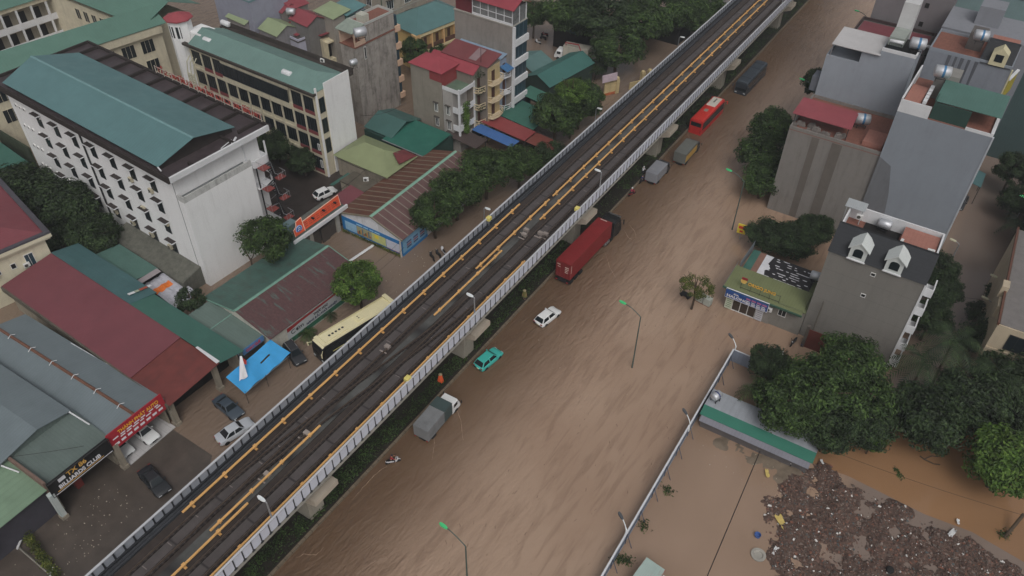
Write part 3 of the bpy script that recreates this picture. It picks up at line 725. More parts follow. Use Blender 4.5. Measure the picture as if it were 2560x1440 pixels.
for q in range(6):
    for z in (9.4, 5.6): window(Nw, 's', -2+q*2.6, z, 1.5, 2.2, 0.9, frame=cream, mull=1)
Cy = Th('arcade_wing', 'white arcaded school wing with open corridors facing the courtyard, top left corner', 'school building', (-165.5, 58, 0), R_(-6))
Cy.add('wall', B(-9, -2.3, -12, 26, -0.6, 12.4), M('arcade_back', C(150, 142, 126), 0.85, 0.1, 0.8, streak=0.3))
for r in range(4):
    z = 0.4+r*3.7
    if r < 3:
        Cy.add('corridor_slab', B(-2.29, 0, -12, 26, z-0.3, z), white); Cy.add('balustrade', B(-0.12, 0.02, -12, 26, z, z+0.95), white)
        for q in range(12): Cy.add('door', B(-2.33, -2.25, -11+q*3, -9.6+q*3, z, z+2.3), darkin)
for q in range(13): Cy.add('column', B(-0.3, 0.1, -12+q*3, -11.65+q*3, -0.6, 12.4), white)
Cy.add('eaves_band', B(-2.3, 0.15, -12, 26, 11.5, 12.4), cream)
hroof(Cy, 'roof', m_gr2, -9.5, 0.5, -12, 26, 12.45, 1.8, 'gy')
pt = P(443, 36, 19.5)
Oc = Th('stair_tower', 'octagonal white stair tower with red cap roof at the end of the classroom block', 'tower', (pt.x, pt.y, 0), 0)
Oc.add('wall', MB().lathe([(2.0, -0.6), (2.0, 18.9)], 8), w_school)
Oc.add('roof', MB().lathe([(2.45, 18.9), (2.45, 19.1), (0.3, 19.9), (0.02, 19.95)], 8), M('red_cap_roof', C(142, 66, 72), 0.5, 0.12, 0.8))
for a in (-75, -35): Oc.add('window', MB().box(-0.4, 0.4, -1.95, -1.82, 16.0, 18.0), dglass).rotation_euler = (0, 0, R_(a+75))
Oc.add('annex', B(0.9, 4.5, 0.2, 3.6, -0.6, 16.8), w_school)
# steel ladder frame in the courtyard corner
p0 = P(415, 185, 8)
Ld = Th('courtyard_ladder', 'cream slatted spiral stair screen in the courtyard corner', 'staircase', (-113.5, 77.2, 0), R_(-3))
lm_ = MB()
for s_ in (-0.9, 0, 0.9):
    lm_.tube([(s_, -0.6, 0)]+[(s_, -0.6, 12), (s_, -0.2, 14.2), (s_, 0.6, 15.0)], 0.09, 5)
for q in range(34): lm_.box(-0.9, 0.9, -0.7, -0.5, 0.4+q*0.36, 0.5+q*0.36)
Ld.add('screen', lm_, M('cream_steel', C(176, 172, 150)))
# ---------------------------------------------------------------- left foreground: shops, sheds, gate
def shop_wall(T, x0, x1, y0, y1, z, mat, front=True):
    m = MB(); m.box(x0, x0+0.2, y0, y1, -0.6, z); m.box(x0+0.2, x1, y0, y0+0.2, -0.6, z); m.box(x0+0.2, x1, y1-0.2, y1, -0.6, z)
    return T.add('wall', m, mat)
grime = M('grimy_wall', C(140, 132, 118), 0.9, 0.15, 0.8, streak=0.5)
# cream house with red hipped roof, left edge
D = Th('cream_house', 'cream house with dark red hipped roof and grey gutter at the left edge', 'house', (-100.6, 38.4, 0), R_(-12))
m_cw = M('pale_cream_wall', C(196, 190, 168), 0.8, 0.06, 0.6, streak=0.15)
m_dred = M('dark_red_roof', C(116, 62, 68), 0.45, 0.1, 0.6, corr='x', period=0.4)
D.add('wall', B(-24, 0, -14, 0, -0.6, 7.6), m_cw)
D.add('cornice', MB().box(-24.6, 0.6, -14.5, 0.7, 7.6, 7.95).box(-24.8, 0.85, -14.8, 0.9, 7.95, 8.5), m_cw)
gt = MB(); gt.box(-24.8, 0.85, 0.2, 0.9, 8.5, 8.8); gt.box(0.2, 0.85, -14.8, 0.2, 8.5, 8.75); D.add('gutter', gt, M('grey_gutter', C(70, 68, 74), 0.6, 0.2))
hroof(D, 'roof', m_dred, -24.4, 0.2, -14.4, 0.2, 8.55, 1.7, 'hx')
for (u, z, w, h) in ((-2.7, 4.2, 1.2, 2.2), (-8.3, 4.2, 1.2, 2.2)): window(D, 'e', u, z, w, h, 0, pane=bglass, mull=1)
for u in (-4.9, -6.9): window(D, 'e', u, 5.0, 0.7, 0.9, 0, pane=darkin, mull=0)
o_ = Matrix.Translation(D.loc) @ Matrix.Rotation(D.rz, 4, 'Z')
A1 = ac_proto('white air conditioner low on the cream house wall near the red shed roof', o_ @ Vector((0.0, -3.4, 4.6)), R_(78), 'air conditioners on the cream house', ac_new)
dup(A1, o_ @ Vector((0.0, -7.4, 4.9)), R_(78), 'white air conditioner on the cream house wall between two small dark windows')
# long shed: red and green roof
m_red = M('red_roof_sheet', C(108, 60, 66), 0.42, 0.10, 0.35, corr='x', period=0.35)
m_rust = M('rust_red_roof_sheet', C(104, 52, 48), 0.6, 0.2, 0.8, corr='x', period=0.3, streak=0.45, dirt=C(66, 46, 44), axis_s='y')
m_bgreen = M('blue_green_roof_sheet', C(64, 96, 98), 0.45, 0.15, 0.4, corr='x', period=0.35, streak=0.3, dirt=C(40, 66, 68), axis_s='x')
m_dgreen = M('deep_green_roof_sheet', C(58, 98, 88), 0.42, 0.12, 0.4, corr='x', period=0.35, streak=0.2, dirt=C(42, 74, 68), axis_s='x')
L = Th('garage_shed', 'long garage shed with a roof half red and half green sheets', 'shed', (-65.2, 36.8, 0), R_(-2.2))
shop_wall(L, -34.6, -0.6, -7.0, 3.2, 4.2, grime)
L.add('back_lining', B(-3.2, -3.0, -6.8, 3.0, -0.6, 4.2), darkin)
hroof(L, 'red_roof', m_red, -35, -7.0, -7.4, 0.1, 4.5, 0.75, 'sN')
hroof(L, 'rust_roof', m_rust, -7.2, 0.25, -7.4, 0.1, 4.36, 0.75, 'sN')
hroof(L, 'blue_green_roof', m_bgreen, -35, -17.2, 0.1, 4.0, 4.5, 0.85, 'sS')
hroof(L, 'green_roof', m_dgreen, -17.2, 0.5, 0.1, 3.6, 4.5, 0.82, 'sS')
L.add('roof_edge', MB().box(-35, 0.2, -7.6, -7.4, 3.6, 4.45), M('mossy_wall_edge', C(88, 84, 74), 0.9, 0.3, 1.5, streak=0.5))
L.add('white_flashing', MB().prism([(-3.9, 0.0, 5.36), (0.3, -0.25, 5.36), (0.3, 0.25, 5.36), (-3.9, 0.3, 5.36)], (0, 0, 0.03)), white)
tr = MB()
for k, c in enumerate((0, 1, 2, 3)): pass
sg = Th('stacked_boards', 'short row of white and red boards lying across the green shed roof', 'boards', (-84.0, 38.6, 5.3), R_(-2.2))
for k, (cl, y0, y1) in enumerate((('white', 0, 0.9), ('pale', 0.95, 1.5), ('red', 1.6, 2.7), ('white', 2.8, 3.3))):
    sg.add('board', MB().prism([(-0.2, y0, 0.06-y0*0.22), (0.2, y0, 0.06-y0*0.22), (0.2, y1, 0.06-y1*0.22), (-0.2, y1, 0.06-y1*0.22)], (0, 0, 0.06)), {'white': white, 'pale': M('pale_board', C(150, 160, 140)), 'red': M('red_board', C(150, 74, 56))}[cl])
# shops with grey roofs
m_grey = M('grey_roof_sheet', C(104, 114, 118), 0.4, 0.12, 0.3, corr='x', period=0.4, streak=0.12, dirt=C(74, 84, 84), axis_s='y')
m_grey2 = M('green_grey_roof_sheet', C(92, 104, 100), 0.45, 0.14, 0.4, corr='y', period=0.4, streak=0.2, dirt=C(64, 74, 68), axis_s='x')
m_lgreen = M('light_green_roof_sheet', C(112, 134, 112), 0.45, 0.14, 0.4, corr='x', period=0.8, streak=0.12, dirt=C(84, 104, 90), axis_s='y')
F1 = Th('car_shop', 'open fronted car shop with blue grey gable roof and tiled white floor', 'shop', (-66.4, 22.6, 0), R_(1))
shop_wall(F1, -26, -0.3, 0.1, 6.9, 3.9, grime)
F1.add('tiled_floor', B(-9, 0.7, 0.3, 6.8, -0.3, 0.10), M('white_tiles', C(176, 174, 174), 0.3, 0.06, 2, bands=('y', 0.8, 0.03, C(130, 128, 128))))
F1.add('inner_wall', B(-9.2, -9.0, 0.2, 6.8, -0.3, 3.9), M('shop_inner', C(120, 118, 116)))
hroof(F1, 'roof', m_grey, -26.5, 0.0, -0.4, 7.2, 4.4, 0.95, 'gx')
F1.add('ridge_cap', MB().tube([(-26.5, 3.4, 5.35), (0, 3.4, 5.35)], 0.19, 6), M('rusty_ridge', C(104, 72, 58), 0.9, 0.3, 3))
wc = MB()
for q in range(6): wc.tube([(-23+q*4.1, 2.9, 5.4), (-23.1+q*4.1, 3.4, 5.62), (-23+q*4.1, 3.9, 5.4)], 0.05, 5)
F1.add('ridge_tie', wc, white)
F1.add('gutter_pipe', MB().tube([(-17, 7.05, 4.4), (-6, 7.25, 4.3)], 0.07, 5), white)
F2 = Th('billiards_hall', 'billiards hall with stepped grey green sheet roofs behind a black sign', 'shop', (-66.6, 15.0, 0), R_(1))
shop_wall(F2, -26, -0.3, 0.1, 7.3, 3.9, grime)
F2.add('inner_wall', B(-3.4, -3.2, 0.2, 7.2, -0.3, 3.9), M('brown_inner', C(56, 44, 44)))
hroof(F2, 'roof', m_grey2, -6.3, 0.0, -0.1, 7.7, 4.5, 0.7, 'sW')
r2 = MB(); r2.slab([(-26, -2.0, 5.5), (-6.0, -2.0, 5.5), (-6.0, 3.5, 6.5), (-26, 3.5, 6.5)], 0.08); r2.slab([(-26, 3.5, 6.5), (-6.0, 3.5, 6.5), (-6.0, 7.4, 5.7), (-26, 7.4, 5.7)], 0.08)
F2.add('rear_roof', r2, m_grey)
F2.add('rear_wall', MB().prism([(-6.3, -1.6, -0.5), (-6.3, -1.6, 5.4), (-6.3, 3.5, 6.4), (-6.3, 7.0, 5.7), (-6.3, 7.0, -0.5)], (-0.2, 0, 0)), m_grey2)
F2.add('gutter_pipe', MB().tube([(-6.0, 7.2, 5.7), (-3.2, 7.5, 5.0)], 0.09, 6).tube([(-6.0, -1.2, 5.4), (-4.0, -0.6, 5.0)], 0.09, 6), white)
F2.add('front_rail', MB().box(0.2, 0.3, 0.3, 7.2, 3.4, 3.5).box(-1.2, -1.1, 0.3, 7.2, 2.3, 2.4), M('grey_rail', C(130, 130, 132)))
F2.add('cabinet', MB().box(-1.9, -1.2, 2.6, 3.4, 0, 1.6), M('red_cabinet', C(120, 50, 44)))
F3 = Th('corner_shop', 'corner shop with a light green sheet roof in the bottom left corner', 'shop', (-66.4, 7.4, 0), R_(1))
F3.add('wall', B(-22, -0.6, -6, 7.2, -0.6, 4.2), M('slate_front', C(66, 64, 72), 0.8, 0.2, 0.8))
hroof(F3, 'roof', m_lgreen, -22, 0.0, -6.4, 7.3, 4.6, 1.5, 'sW')
F3.add('party_wall', B(-22, -0.1, 7.25, 7.55, -0.5, 5.6), M('red_brick_edge', C(112, 92, 82), 0.9, 0.2, 2))
# pillars between the shop fronts
tw = M('turquoise_white_pillar', C(176, 182, 180), 0.8, 0.1, 1, streak=0.4, dirt=C(96, 150, 148))
for (y, lab, mt) in ((29.9, 'pale grimy pillar between the red sign and the garage shed', grime), (22.4, 'grimy pillar between the black sign and the red sign', grime), (14.6, 'turquoise and white pillar at the near end of the black sign', tw), (36.6, 'pale pillar at the right end of the garage shed front', grime)):
    t_ = Th('shop_pillar', lab, 'pillar', (-66.0, y, 0), 0, 'pillars between the shop fronts')
    t_.add('shaft', B(-0.35, 0.25, -0.3, 0.3, -0.5, 4.3), mt); t_.add('base', B(-0.42, 0.36, -0.38, 0.38, -0.5, 0.5), grime)
# signs
def sign(name, label, loc, rz, w, h, mat, tilt=0.0, t=0.12, fmat=None):
    """board standing upright; local x along the board, z up, front faces -y"""
    T = Th(name, label, 'sign', loc, rz); s = math.sin(tilt)
    T.add('board', MB().prism([(0, 0, 0), (w, 0, 0), (w, s*h, h), (0, s*h, h)], (0, t, 0)), mat)
    if fmat: T.add('rim', MB().box(-0.05, 0, -0.03, t+.01, -0.05, h+0.05).box(w, w+0.05, -0.03, t+.01, -0.05, h+0.05).box(0, w, -0.03, t+.01, -0.05, 0).box(0, w, -0.03, t+.01, h, h+0.05), fmat)
    T.tilt = tilt
    def put(nm, s_, x, z, size, m_, sx=1.0, bold=0.0, ex=0.012):
        u = Vector((0, math.sin(tilt), math.cos(tilt)))
        return text(nm, s_, size, m_, T, fr((x, z*math.sin(tilt)-0.02, z), (1, 0, 0), u), ex, sx=sx, bold=bold)
    def bar(nm, x0, x1, z0, z1, m_, d=0.02):
        return T.add(nm, MB().prism([(x0, z0*s-d, z0), (x1, z0*s-d, z0), (x1, z1*s-d, z1), (x0, z1*s-d, z1)], (0, d*0.8, 0)), m_)
    T.put = put; T.bar = bar
    return T
ylw = M('sign_yellow', C(214, 160, 50), 0.5, 0.04); wlet = M('sign_white', C(205, 205, 210), 0.5, 0.04); redp = M('sign_red', C(150, 34, 46), 0.5, 0.08, 0.6)
sR = sign('shop_sign', 'red shop sign with yellow title and rows of white lettering', (-65.75, 22.0, 3.7), R_(90), 7.4, 2.3, redp, R_(8))
sR.put('title', 'THÀNH PHÁT AUTO', 1.35, 1.5, 0.62, ylw, 0.93, 0.012)
for k, (z, seg) in enumerate(((1.22, ((0.5, 1.2), (1.5, 2.1), (2.3, 3.0), (3.3, 4.0), (4.2, 4.8), (5.3, 5.9), (6.1, 6.6))), (0.95, ((1.4, 2.0), (2.2, 2.8), (3.0, 3.8), (4.0, 4.5), (4.8, 5.5), (6.2, 6.8))))):
    for a, b in seg: sR.bar('small_lettering', a, b, z, z+0.14, wlet)
for k in range(8): sR.bar('badge', 0.45+k*0.84, 1.02+k*0.84, 0.38, 0.66, wlet)
sB = sign('shop_sign', 'black billiards club sign with gold and silver letters', (-65.75, 14.7, 3.8), R_(90), 7.3, 2.0, M('sign_black', C(30, 30, 31), 0.4, 0.1), R_(8), fmat=M('sign_frame_dark', C(38, 38, 38)))
gold = M('sign_gold', C(204, 160, 84), 0.4, 0.08)
sB.put('title', 'TX 86', 2.15, 1.15, 0.78, gold, 1.15, 0.015); sB.put('name_lettering', 'BILLIARDS CLUB', 0.9, 0.45, 0.66, wlet, 1.05, 0.02)
sB.bar('logo_panel', 1.15, 1.95, 1.2, 1.65, wlet); sB.bar('underline', 0.6, 6.2, 0.26, 0.33, gold); sB.bar('light_strip', 0.3, 7.2, 0.03, 0.10, wlet)
sY = sign('shop_sign', 'yellow sign with red letters in the bottom left corner', (-66.0, 5.2, 3.4), R_(90), 2.6, 1.2, M('sign_lemon', C(196, 186, 90), 0.5, 0.06), R_(6), fmat=white)
sY.put('lettering', 'HÍ', 1.25, 0.25, 0.8, M('orange_letter', C(190, 100, 50)), 1.1, 0.02)
# roadside bits in the bottom left corner
bt = Th('plant_bed', 'narrow bed of yellow green shrubs running to the bottom left road edge', 'plant', (-64.5, 5.5, 0), 0); rb = random.Random(5); pm = MB()
for k in range(900):
    t = rb.random(); c = P(60+t*80, 1330+t*110, 0.5); c = c-Vector((-64.5, 5.5, 0))
    leaf(pm, (c.x+rb.gauss(0, .25), c.y+rb.gauss(0, .25), rb.random()*0.9), (rb.gauss(0, .5), rb.gauss(0, .5), 1), .28, .14, rb)
bt.add('foliage', pm, LEAFY, recalc=False); bt.add('kerb', MB().tube([P(20, 1345, .1)-bt.loc, P(130, 1440, .1)-bt.loc], 0.12, 4), M('bed_kerb', C(120, 116, 108)))
for i, (x, y) in enumerate(((48, 1360), (128, 1432))):
    c = P(x, y, 0.3); t_ = MB().tube([(0, -0.55, 0), (0, 0.55, 0)], 0.12, 8).build('white_post', white); t_.location = c; t_.rotation_euler = (0.1, 0.2, R_(35))
    tag(t_, ('fallen white post beside the turquoise wall end at lower left', 'short white post at the end of the yellow green shrub bed')[i], 'post', 'white posts by the shrub bed')
# small pale roofs and blue sign
Kx = Th('snack_kiosk', 'small shop with two pale green roofs between the rusty shed and garage', 'shop', (-65.3, 42.4, 0), R_(-2))
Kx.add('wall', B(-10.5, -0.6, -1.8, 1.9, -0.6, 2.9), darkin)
hroof(Kx, 'roof', M('pale_green_sheet', C(94, 110, 104), 0.5, 0.12, 0.5, corr='y', period=0.4, streak=0.2, axis_s='x'), -10.8, 0.0, -2.1, 2.2, 3.1, 0.6, 'sW')
Kx.add('roof_seam', MB().tube([(-6.5, -2.1, 3.52), (-6.5, 2.2, 3.52)], 0.09, 5), M('seam_green', C(110, 140, 130)))
Kx.add('shutter', B(-0.6, -0.5, -1.7, 1.8, 0.3, 2.6), M('brown_shutter', C(60, 56, 52), 0.6, 0.1, 1, corr='y', period=0.25))
sU = sign('shop_sign', 'small blue sign with red letters on the kiosk roof edge', (-65.2, 40.6, 3.0), R_(88), 3.4, 0.75, M('sign_blue_small', C(70, 108, 150), 0.5, 0.1), R_(10))
sU.put('lettering', 'CHAY QUÊ', 0.5, 0.2, 0.48, M('sign_red_letter', C(160, 50, 70)), 0.95, 0.02)
# blue tarpaulin awning and flag
Tp = Th('blue_awning', 'bright blue tarpaulin awning on thin poles in front of the kiosk', 'awning', (-62.6, 40.4, 0), R_(-1))
am = MB(); nx, ny = 14, 28
def awz(i, j): return 3.15-1.05*(i/nx)+0.10*math.sin(j*.6+i*.25)*(i/nx)+0.06*math.sin(j*0.3)
ids = []
for i in range(nx+1):
    for j in range(ny+1): am.v.append(Vector((-1.55+3.0*i/nx-(0.25*(j/ny)), -3.7+7.6*j/ny+(0.35*i/nx if j == ny else 0), awz(i, j))))
for i in range(nx):
    for j in range(ny):
        a = i*(ny+1)+j
        if i == 6 and 16 <= j <= 21: continue
        am.f.append((a, a+1, a+ny+2, a+ny+1)); am.mi.append(0)
ao = Tp.add('tarpaulin', am, M('blue_tarp', C(60, 150, 206, 1.0), 0.5, 0.12, 0.8), recalc=False)
sm_ = ao.modifiers.new('thickness', 'SOLIDIFY'); sm_.thickness = 0.02
for y in (-3.5, -0.2, 3.6): Tp.add('pole', MB().tube([(1.35, y, -0.4), (1.35, y, 2.2)], 0.035, 5), blackm)
Tp.add('edge_bar', MB().tube([(1.4, -3.7, 2.0), (1.3, 3.8, 2.0)], 0.04, 5), steel)
Fg = Th('flag', 'white and red flag drooping over the blue awning', 'flag', (-64.3, 38.4, 0), 0)
Fg.add('pole', MB().tube([(0.1, 1.3, 2.4), (0.0, 0.9, 5.0)], 0.03, 5), steel)
fm_ = MB(); nn = 8
for i in range(nn+1):
    t = i/nn; w = 0.15+1.15*t
    for j in range(5): fm_.v.append(Vector((0.25+1.5*t+0.05*j, 0.9-2.0*t+w*(j/4)*0.9, 4.75-1.75*t-0.25*(j/4)*t+0.12*math.sin(j*2.2+i*.7)*t)))
for i in range(nn):
    for j in range(4):
        a = i*5+j; fm_.f.append((a, a+1, a+6, a+5)); fm_.mi.append(0)
Fg.add('cloth', fm_, M('white_cloth', C(214, 212, 216), 0.8, 0.05), recalc=False, smooth=True)
Fg.add('red_corner', MB().prism([(0.3, 0.95, 4.7), (0.75, 1.25, 3.85), (1.15, 0.85, 3.75), (0.6, 0.55, 4.2)], (0.02, 0.02, 0.03)), M('red_cloth', C(176, 60, 54)))
# rusty green gable shed with banner
m_rg = M('rusty_green_sheet', C(80, 104, 98), 0.6, 0.15, 0.8, corr='y', period=0.3, rust=0.85, rustcol=C(72, 50, 50))
m_gr3 = M('dirty_green_sheet', C(66, 94, 86), 0.6, 0.2, 0.6, corr='y', period=0.3, streak=0.5, dirt=C(62, 50, 46), axis_s='x')
Hs = Th('rusty_shed', 'long shed with rusty brown and green gable roof and a banner wall', 'shed', (-70.5, 44.4, 0), R_(-3))
hw = MB(); hw.prism([(-6.6, 0.25, -0.6), (-6.6, 0.25, 3.5), (0, 0.25, 4.85), (6.2, 0.25, 3.5), (6.2, 0.25, -0.6)], (0, 16.3, 0)); Hs.add('wall', hw, M('off_white_wall', C(178, 176, 166), 0.85, 0.1, 0.8, streak=0.3))
Hs.add('green_roof', MB().slab([(-6.9, 0, 3.5), (0, 0, 5.0), (0, 16.8, 5.0), (-6.9, 16.8, 3.5)], 0.07), m_gr3)
Hs.add('rusty_roof', MB().slab([(0, 0, 5.0), (6.5, 0, 3.6), (6.5, 16.8, 3.6), (0, 16.8, 5.0)], 0.07), m_rg)
Hs.add('ridge_cap', MB().prism([(-0.25, 0, 4.97), (0, 0, 5.12), (0.25, 0, 4.97)], (0, 16.8, 0)), M('green_ridge', C(104, 140, 126)))
Hs.add('barge_board', MB().box(0, 6.5, 16.8, 16.95, 0, 0.01).prism([(0, 16.8, 5.05), (6.5, 16.8, 3.65), (6.5, 16.8, 3.45), (0, 16.8, 4.85)], (0, 0.12, 0)).prism([(0, -0.1, 5.05), (-6.9, -0.1, 3.55), (-6.9, -0.1, 3.35), (0, -0.1, 4.85)], (0, 0.1, 0)), M('green_ridge', C(104, 140, 126)))
bn = sign('banner', 'long white and red advertising banner on the rusty shed wall', (-64.05, 46.9, 0.9), R_(87), 12.5, 2.2, M('banner_white', C(170, 174, 176), 0.6, 0.08), 0)
bn.add('red_stripe', MB().prism([(0, -0.02, 2.19), (0, -0.02, 1.5), (2.2, -0.02, 1.75), (12.5, -0.02, 1.95), (12.5, -0.02, 2.19)], (0, 0.015, 0)), M('banner_red', C(140, 44, 44)))
bn.add('green_stripe', MB().box(0, 12.5, -0.03, 0.0, -0.5, 0.22), M('banner_green', C(44, 96, 74)))
nv = M('banner_navy', C(50, 50, 80)); bk = M('banner_black', C(40, 38, 40))
bn.put('script_lettering', 'Cơm', 0.5, 0.75, 1.0, bk, 1.1); bn.put('title', 'THỰC HỌC', 4.6, 1.15, 0.5, bk, 1.0, 0.02); bn.put('slogan', 'HÀNG ĐẦU KHỞI NGHIỆP', 3.2, 0.45, 0.5, nv, 0.95, 0.015)
# school gate
GT = Th('school_gate', 'school gate with a white beam over dark steel doors', 'gate', (-75.2, 61.0, 0), R_(-1))
GT.add('beam', MB().box(-1.3, 0.15, -0.9, 9.6, 3.9, 4.25), M('beam_dark_top', C(70, 84, 78), 0.8, 0.3, 1))
GT.add('fascia', B(0.15, 0.45, -1.3, 9.9, 3.75, 4.35), white)
for (x, y) in ((-0.5, 0.6), (-0.5, 8.0), (-0.5, 2.4)): GT.add('column', B(x-0.35, x+0.35, y-0.35, y+0.35, -0.6, 3.9), concrete)
for k in range(3): GT.add('door', B(-0.55+0.25*(k % 2), -0.45+0.25*(k % 2), 2.8+k*1.65, 4.35+k*1.65, -0.3, 2.6), M('dark_gate', C(70, 64, 60), 0.6, 0.2, 1, corr='y', period=0.3))
GT.add('tank_box', B(-2.6, -1.3, -0.6, 1.2, -0.6, 5.8), M('teal_box', C(96, 116, 120), 0.5, 0.12, 1))
GT.add('rear_awning', MB().slab([(-3.0, 1.6, 4.5), (-1.2, 1.6, 4.3), (-1.2, 9.3, 4.3), (-3.0, 9.3, 4.5)], 0.08), M('grey_awning', C(96, 98, 92), 0.7, 0.2, 0.8, streak=0.4))
sO = Th('gate_sign', 'orange red gate sign with a round blue emblem at its left end', 'sign', (-75.6, 61.0, 4.3), R_(90-1))
m_or = M('sign_orange', C(206, 84, 52), 0.55, 0.12, 0.7, streak=0.1)
sO.add('board', MB().prism([(1.55, 0, 0), (9.3, 0, 0), (9.3, 0.35, 1.7), (1.55, 0.35, 1.35)], (0, 0.12, 0)), m_or)
sO.add('emblem_board', MB().prism([(-0.35, -0.1, 0), (1.6, -0.1, 0), (1.6, 0.35, 2.2), (0.55, 0.35, 2.0), (0.3, 0.2, 1.3), (-0.35, 0.1, 1.05)], (0, 0.12, 0)), m_or)
rimo = M('sign_cream_rim', C(216, 190, 170))
sO.add('rim', MB().tube([(-0.35, -0.1, 0), (-0.35, 0.1, 1.05), (0.3, 0.2, 1.3), (0.55, 0.35, 2.0), (1.6, 0.35, 2.2), (1.6, -0.1, 0)], 0.06, 5).tube([(1.6, 0.33, 1.36), (9.3, 0.35, 1.72), (9.3, 0, 0)], 0.06, 5), rimo)
e_ = sO.add('emblem', MB().lathe([(0.02, -0.05), (0.62, -0.05), (0.62, 0.03)], 22, (0.62, 0.05, 0.82), 'y'), M('emblem_pale', C(150, 176, 214)))
sO.add('emblem_disc', MB().lathe([(0.02, -0.075), (0.48, -0.075), (0.48, -0.05)], 22, (0.62, 0.05, 0.82), 'y'), M('emblem_blue', C(44, 92, 160)), e_)
sO.add('emblem_mark', MB().tube([(0.35, -0.04, 0.62), (0.55, -0.04, 0.78), (0.9, -0.04, 0.72)], 0.05, 5).tube([(0.5, -0.04, 1.0), (0.7, -0.04, 1.12), (0.85, -0.04, 0.98)], 0.06, 5), wlet, e_)
for x in (3.3, 5.6, 8.0): sO.add('spotlight', MB().box(x-0.12, x+0.12, -0.45, 0.05, 1.15, 1.35), blackm)
dl = M('faded_letter', C(164, 72, 56))
for z in (0.35, 0.65, 0.95):
    for k in range(9): sO.add('faded_lettering', MB().prism([(1.9+k*0.8, z*0.2-0.02, z), (2.5+k*0.8, z*0.2-0.02, z), (2.5+k*0.8, (z+.14)*0.2-0.02, z+0.14), (1.9+k*0.8, (z+.14)*0.2-0.02, z+0.14)], (0, 0.015, 0)), dl)
# rusty shed with blue mural wall
m_rr = M('brown_rust_sheet', C(92, 60, 48), 0.75, 0.25, 0.7, corr='y', period=0.3, streak=0.35, dirt=C(52, 44, 40), axis_s='x', bands=('y', 1.36, 0.10, C(128, 122, 104)))
m_rr2 = M('purple_rust_sheet', C(96, 72, 70), 0.6, 0.2, 0.7, corr='y', period=0.3, streak=0.25, dirt=C(70, 50, 46), axis_s='x', bands=('y', 1.36, 0.10, C(130, 124, 112)))
Rs = Th('mural_shed', 'rusty brown gable shed whose white front wall carries a blue painted mural', 'shed', (-68.9, 69.6, 0), 0)
rw = MB(); rw.prism([(-6.2, 0.2, -0.6), (-6.2, 0.2, 3.35), (0.1, 0.2, 5.15), (5.6, 0.2, 3.35), (5.6, 0.2, -0.6)], (0, 20.8, 0)); Rs.add('wall', rw, M('mural_white', C(196, 198, 202), 0.85, 0.06, 0.6, streak=0.35, dirt=C(110, 106, 98)))
Rs.add('left_roof', MB().slab([(-6.6, 0, 3.4), (0.1, 0, 5.35), (0.1, 21.5, 5.35), (-6.6, 21.5, 3.4)], 0.07), m_rr)
Rs.add('right_roof', MB().slab([(0.1, 0, 5.35), (6.0, 0, 3.4), (6.0, 21.5, 3.4), (0.1, 21.5, 5.35)], 0.07), m_rr2)
Rs.add('ridge_cap', MB().prism([(-0.2, -0.1, 5.3), (0.1, -0.1, 5.46), (0.4, -0.1, 5.3)], (0, 21.7, 0)), M('jade_ridge', C(122, 158, 140)))
Rs.add('barge_board', MB().prism([(-6.6, -0.12, 3.42), (0.1, -0.12, 5.38), (6.0, -0.12, 3.42), (6.0, -0.12, 3.2), (0.1, -0.12, 5.16), (-6.6, -0.12, 3.2)], (0, 0.12, 0)), M('barge_cement', C(120, 114, 98), 0.9, 0.2, 2))
mu = sign('mural_board', 'blue mural boards across the foot of the rusty shed front wall', (-75.1, 69.74, 0.15), 0, 11.9, 2.6, M('mural_blue', C(36, 110, 168), 0.6, 0.1), 0)
def panel(nm, x0, x1, z0, z1, c): return mu.bar(nm, x0, x1, z0, z1, M(nm+'_mat_%d' % int(x0*10), c, 0.6, 0.12, 1.5))
panel('pale_panel', 0.6, 2.9, 0.35, 1.95, C(140, 178, 206)); panel('picture_panel', 2.95, 5.9, 0.35, 1.95, C(150, 150, 120)); panel('yellow_panel', 5.95, 8.7, 0.35, 1.95, C(186, 190, 130)); panel('white_panel', 8.8, 11.5, 0.35, 1.95, C(186, 190, 204))
for k in range(9): mu.bar('picture_patch', 3.05+k*0.31, 3.3+k*0.31, 0.45+0.1*(k % 3), 0.95+0.25*(k % 4), M('patch_%d' % (k % 4), (C(170, 84, 50), C(74, 70, 50), C(176, 130, 60), C(90, 110, 120))[k % 4]), 0.035)
mu.bar('yellow_patch', 6.5, 7.3, 1.1, 1.75, M('patch_yellow', C(214, 196, 60)), 0.035)
mu.bar('red_line', 8.8, 11.5, 0.30, 0.35, M('patch_red', C(180, 70, 90)), 0.035)
for a, b in ((3.0, 4.2), (4.4, 5.3), (5.6, 6.4), (6.6, 7.6)): mu.bar('header_lettering', a, b, 2.15, 2.35, M('header_pale', C(150, 190, 220)))
mu2 = sign('mural_board', 'pale blue notice boards on the side wall of the rusty mural shed', (-63.22, 69.8, 0.0), R_(90), 6.0, 3.0, M('mural_pale_blue', C(112, 156, 186), 0.6, 0.1), 0)
for k in range(3):
    for j in range(3): mu2.bar('notice', 1.0+k*1.6, 2.1+k*1.6, 0.9+j*0.45, 1.2+j*0.45, M('notice_%d' % j, (C(70, 80, 110), C(140, 90, 96), C(80, 86, 120))[j]))
mu2.bar('blue_foot', 0, 6, 0, 0.5, M('mural_blue', C(36, 110, 168)))
pp = MB().tube([(0, 0, -0.5), (0, 0, 3.4)], [0.16, 0.12], 8).build('utility_post', M('pale_post', C(176, 170, 164), 0.8, 0.1, 1)); pp.location = (-63.3, 69.45, 0); tag(pp, 'pale concrete post at the front corner of the rusty mural shed', 'post')
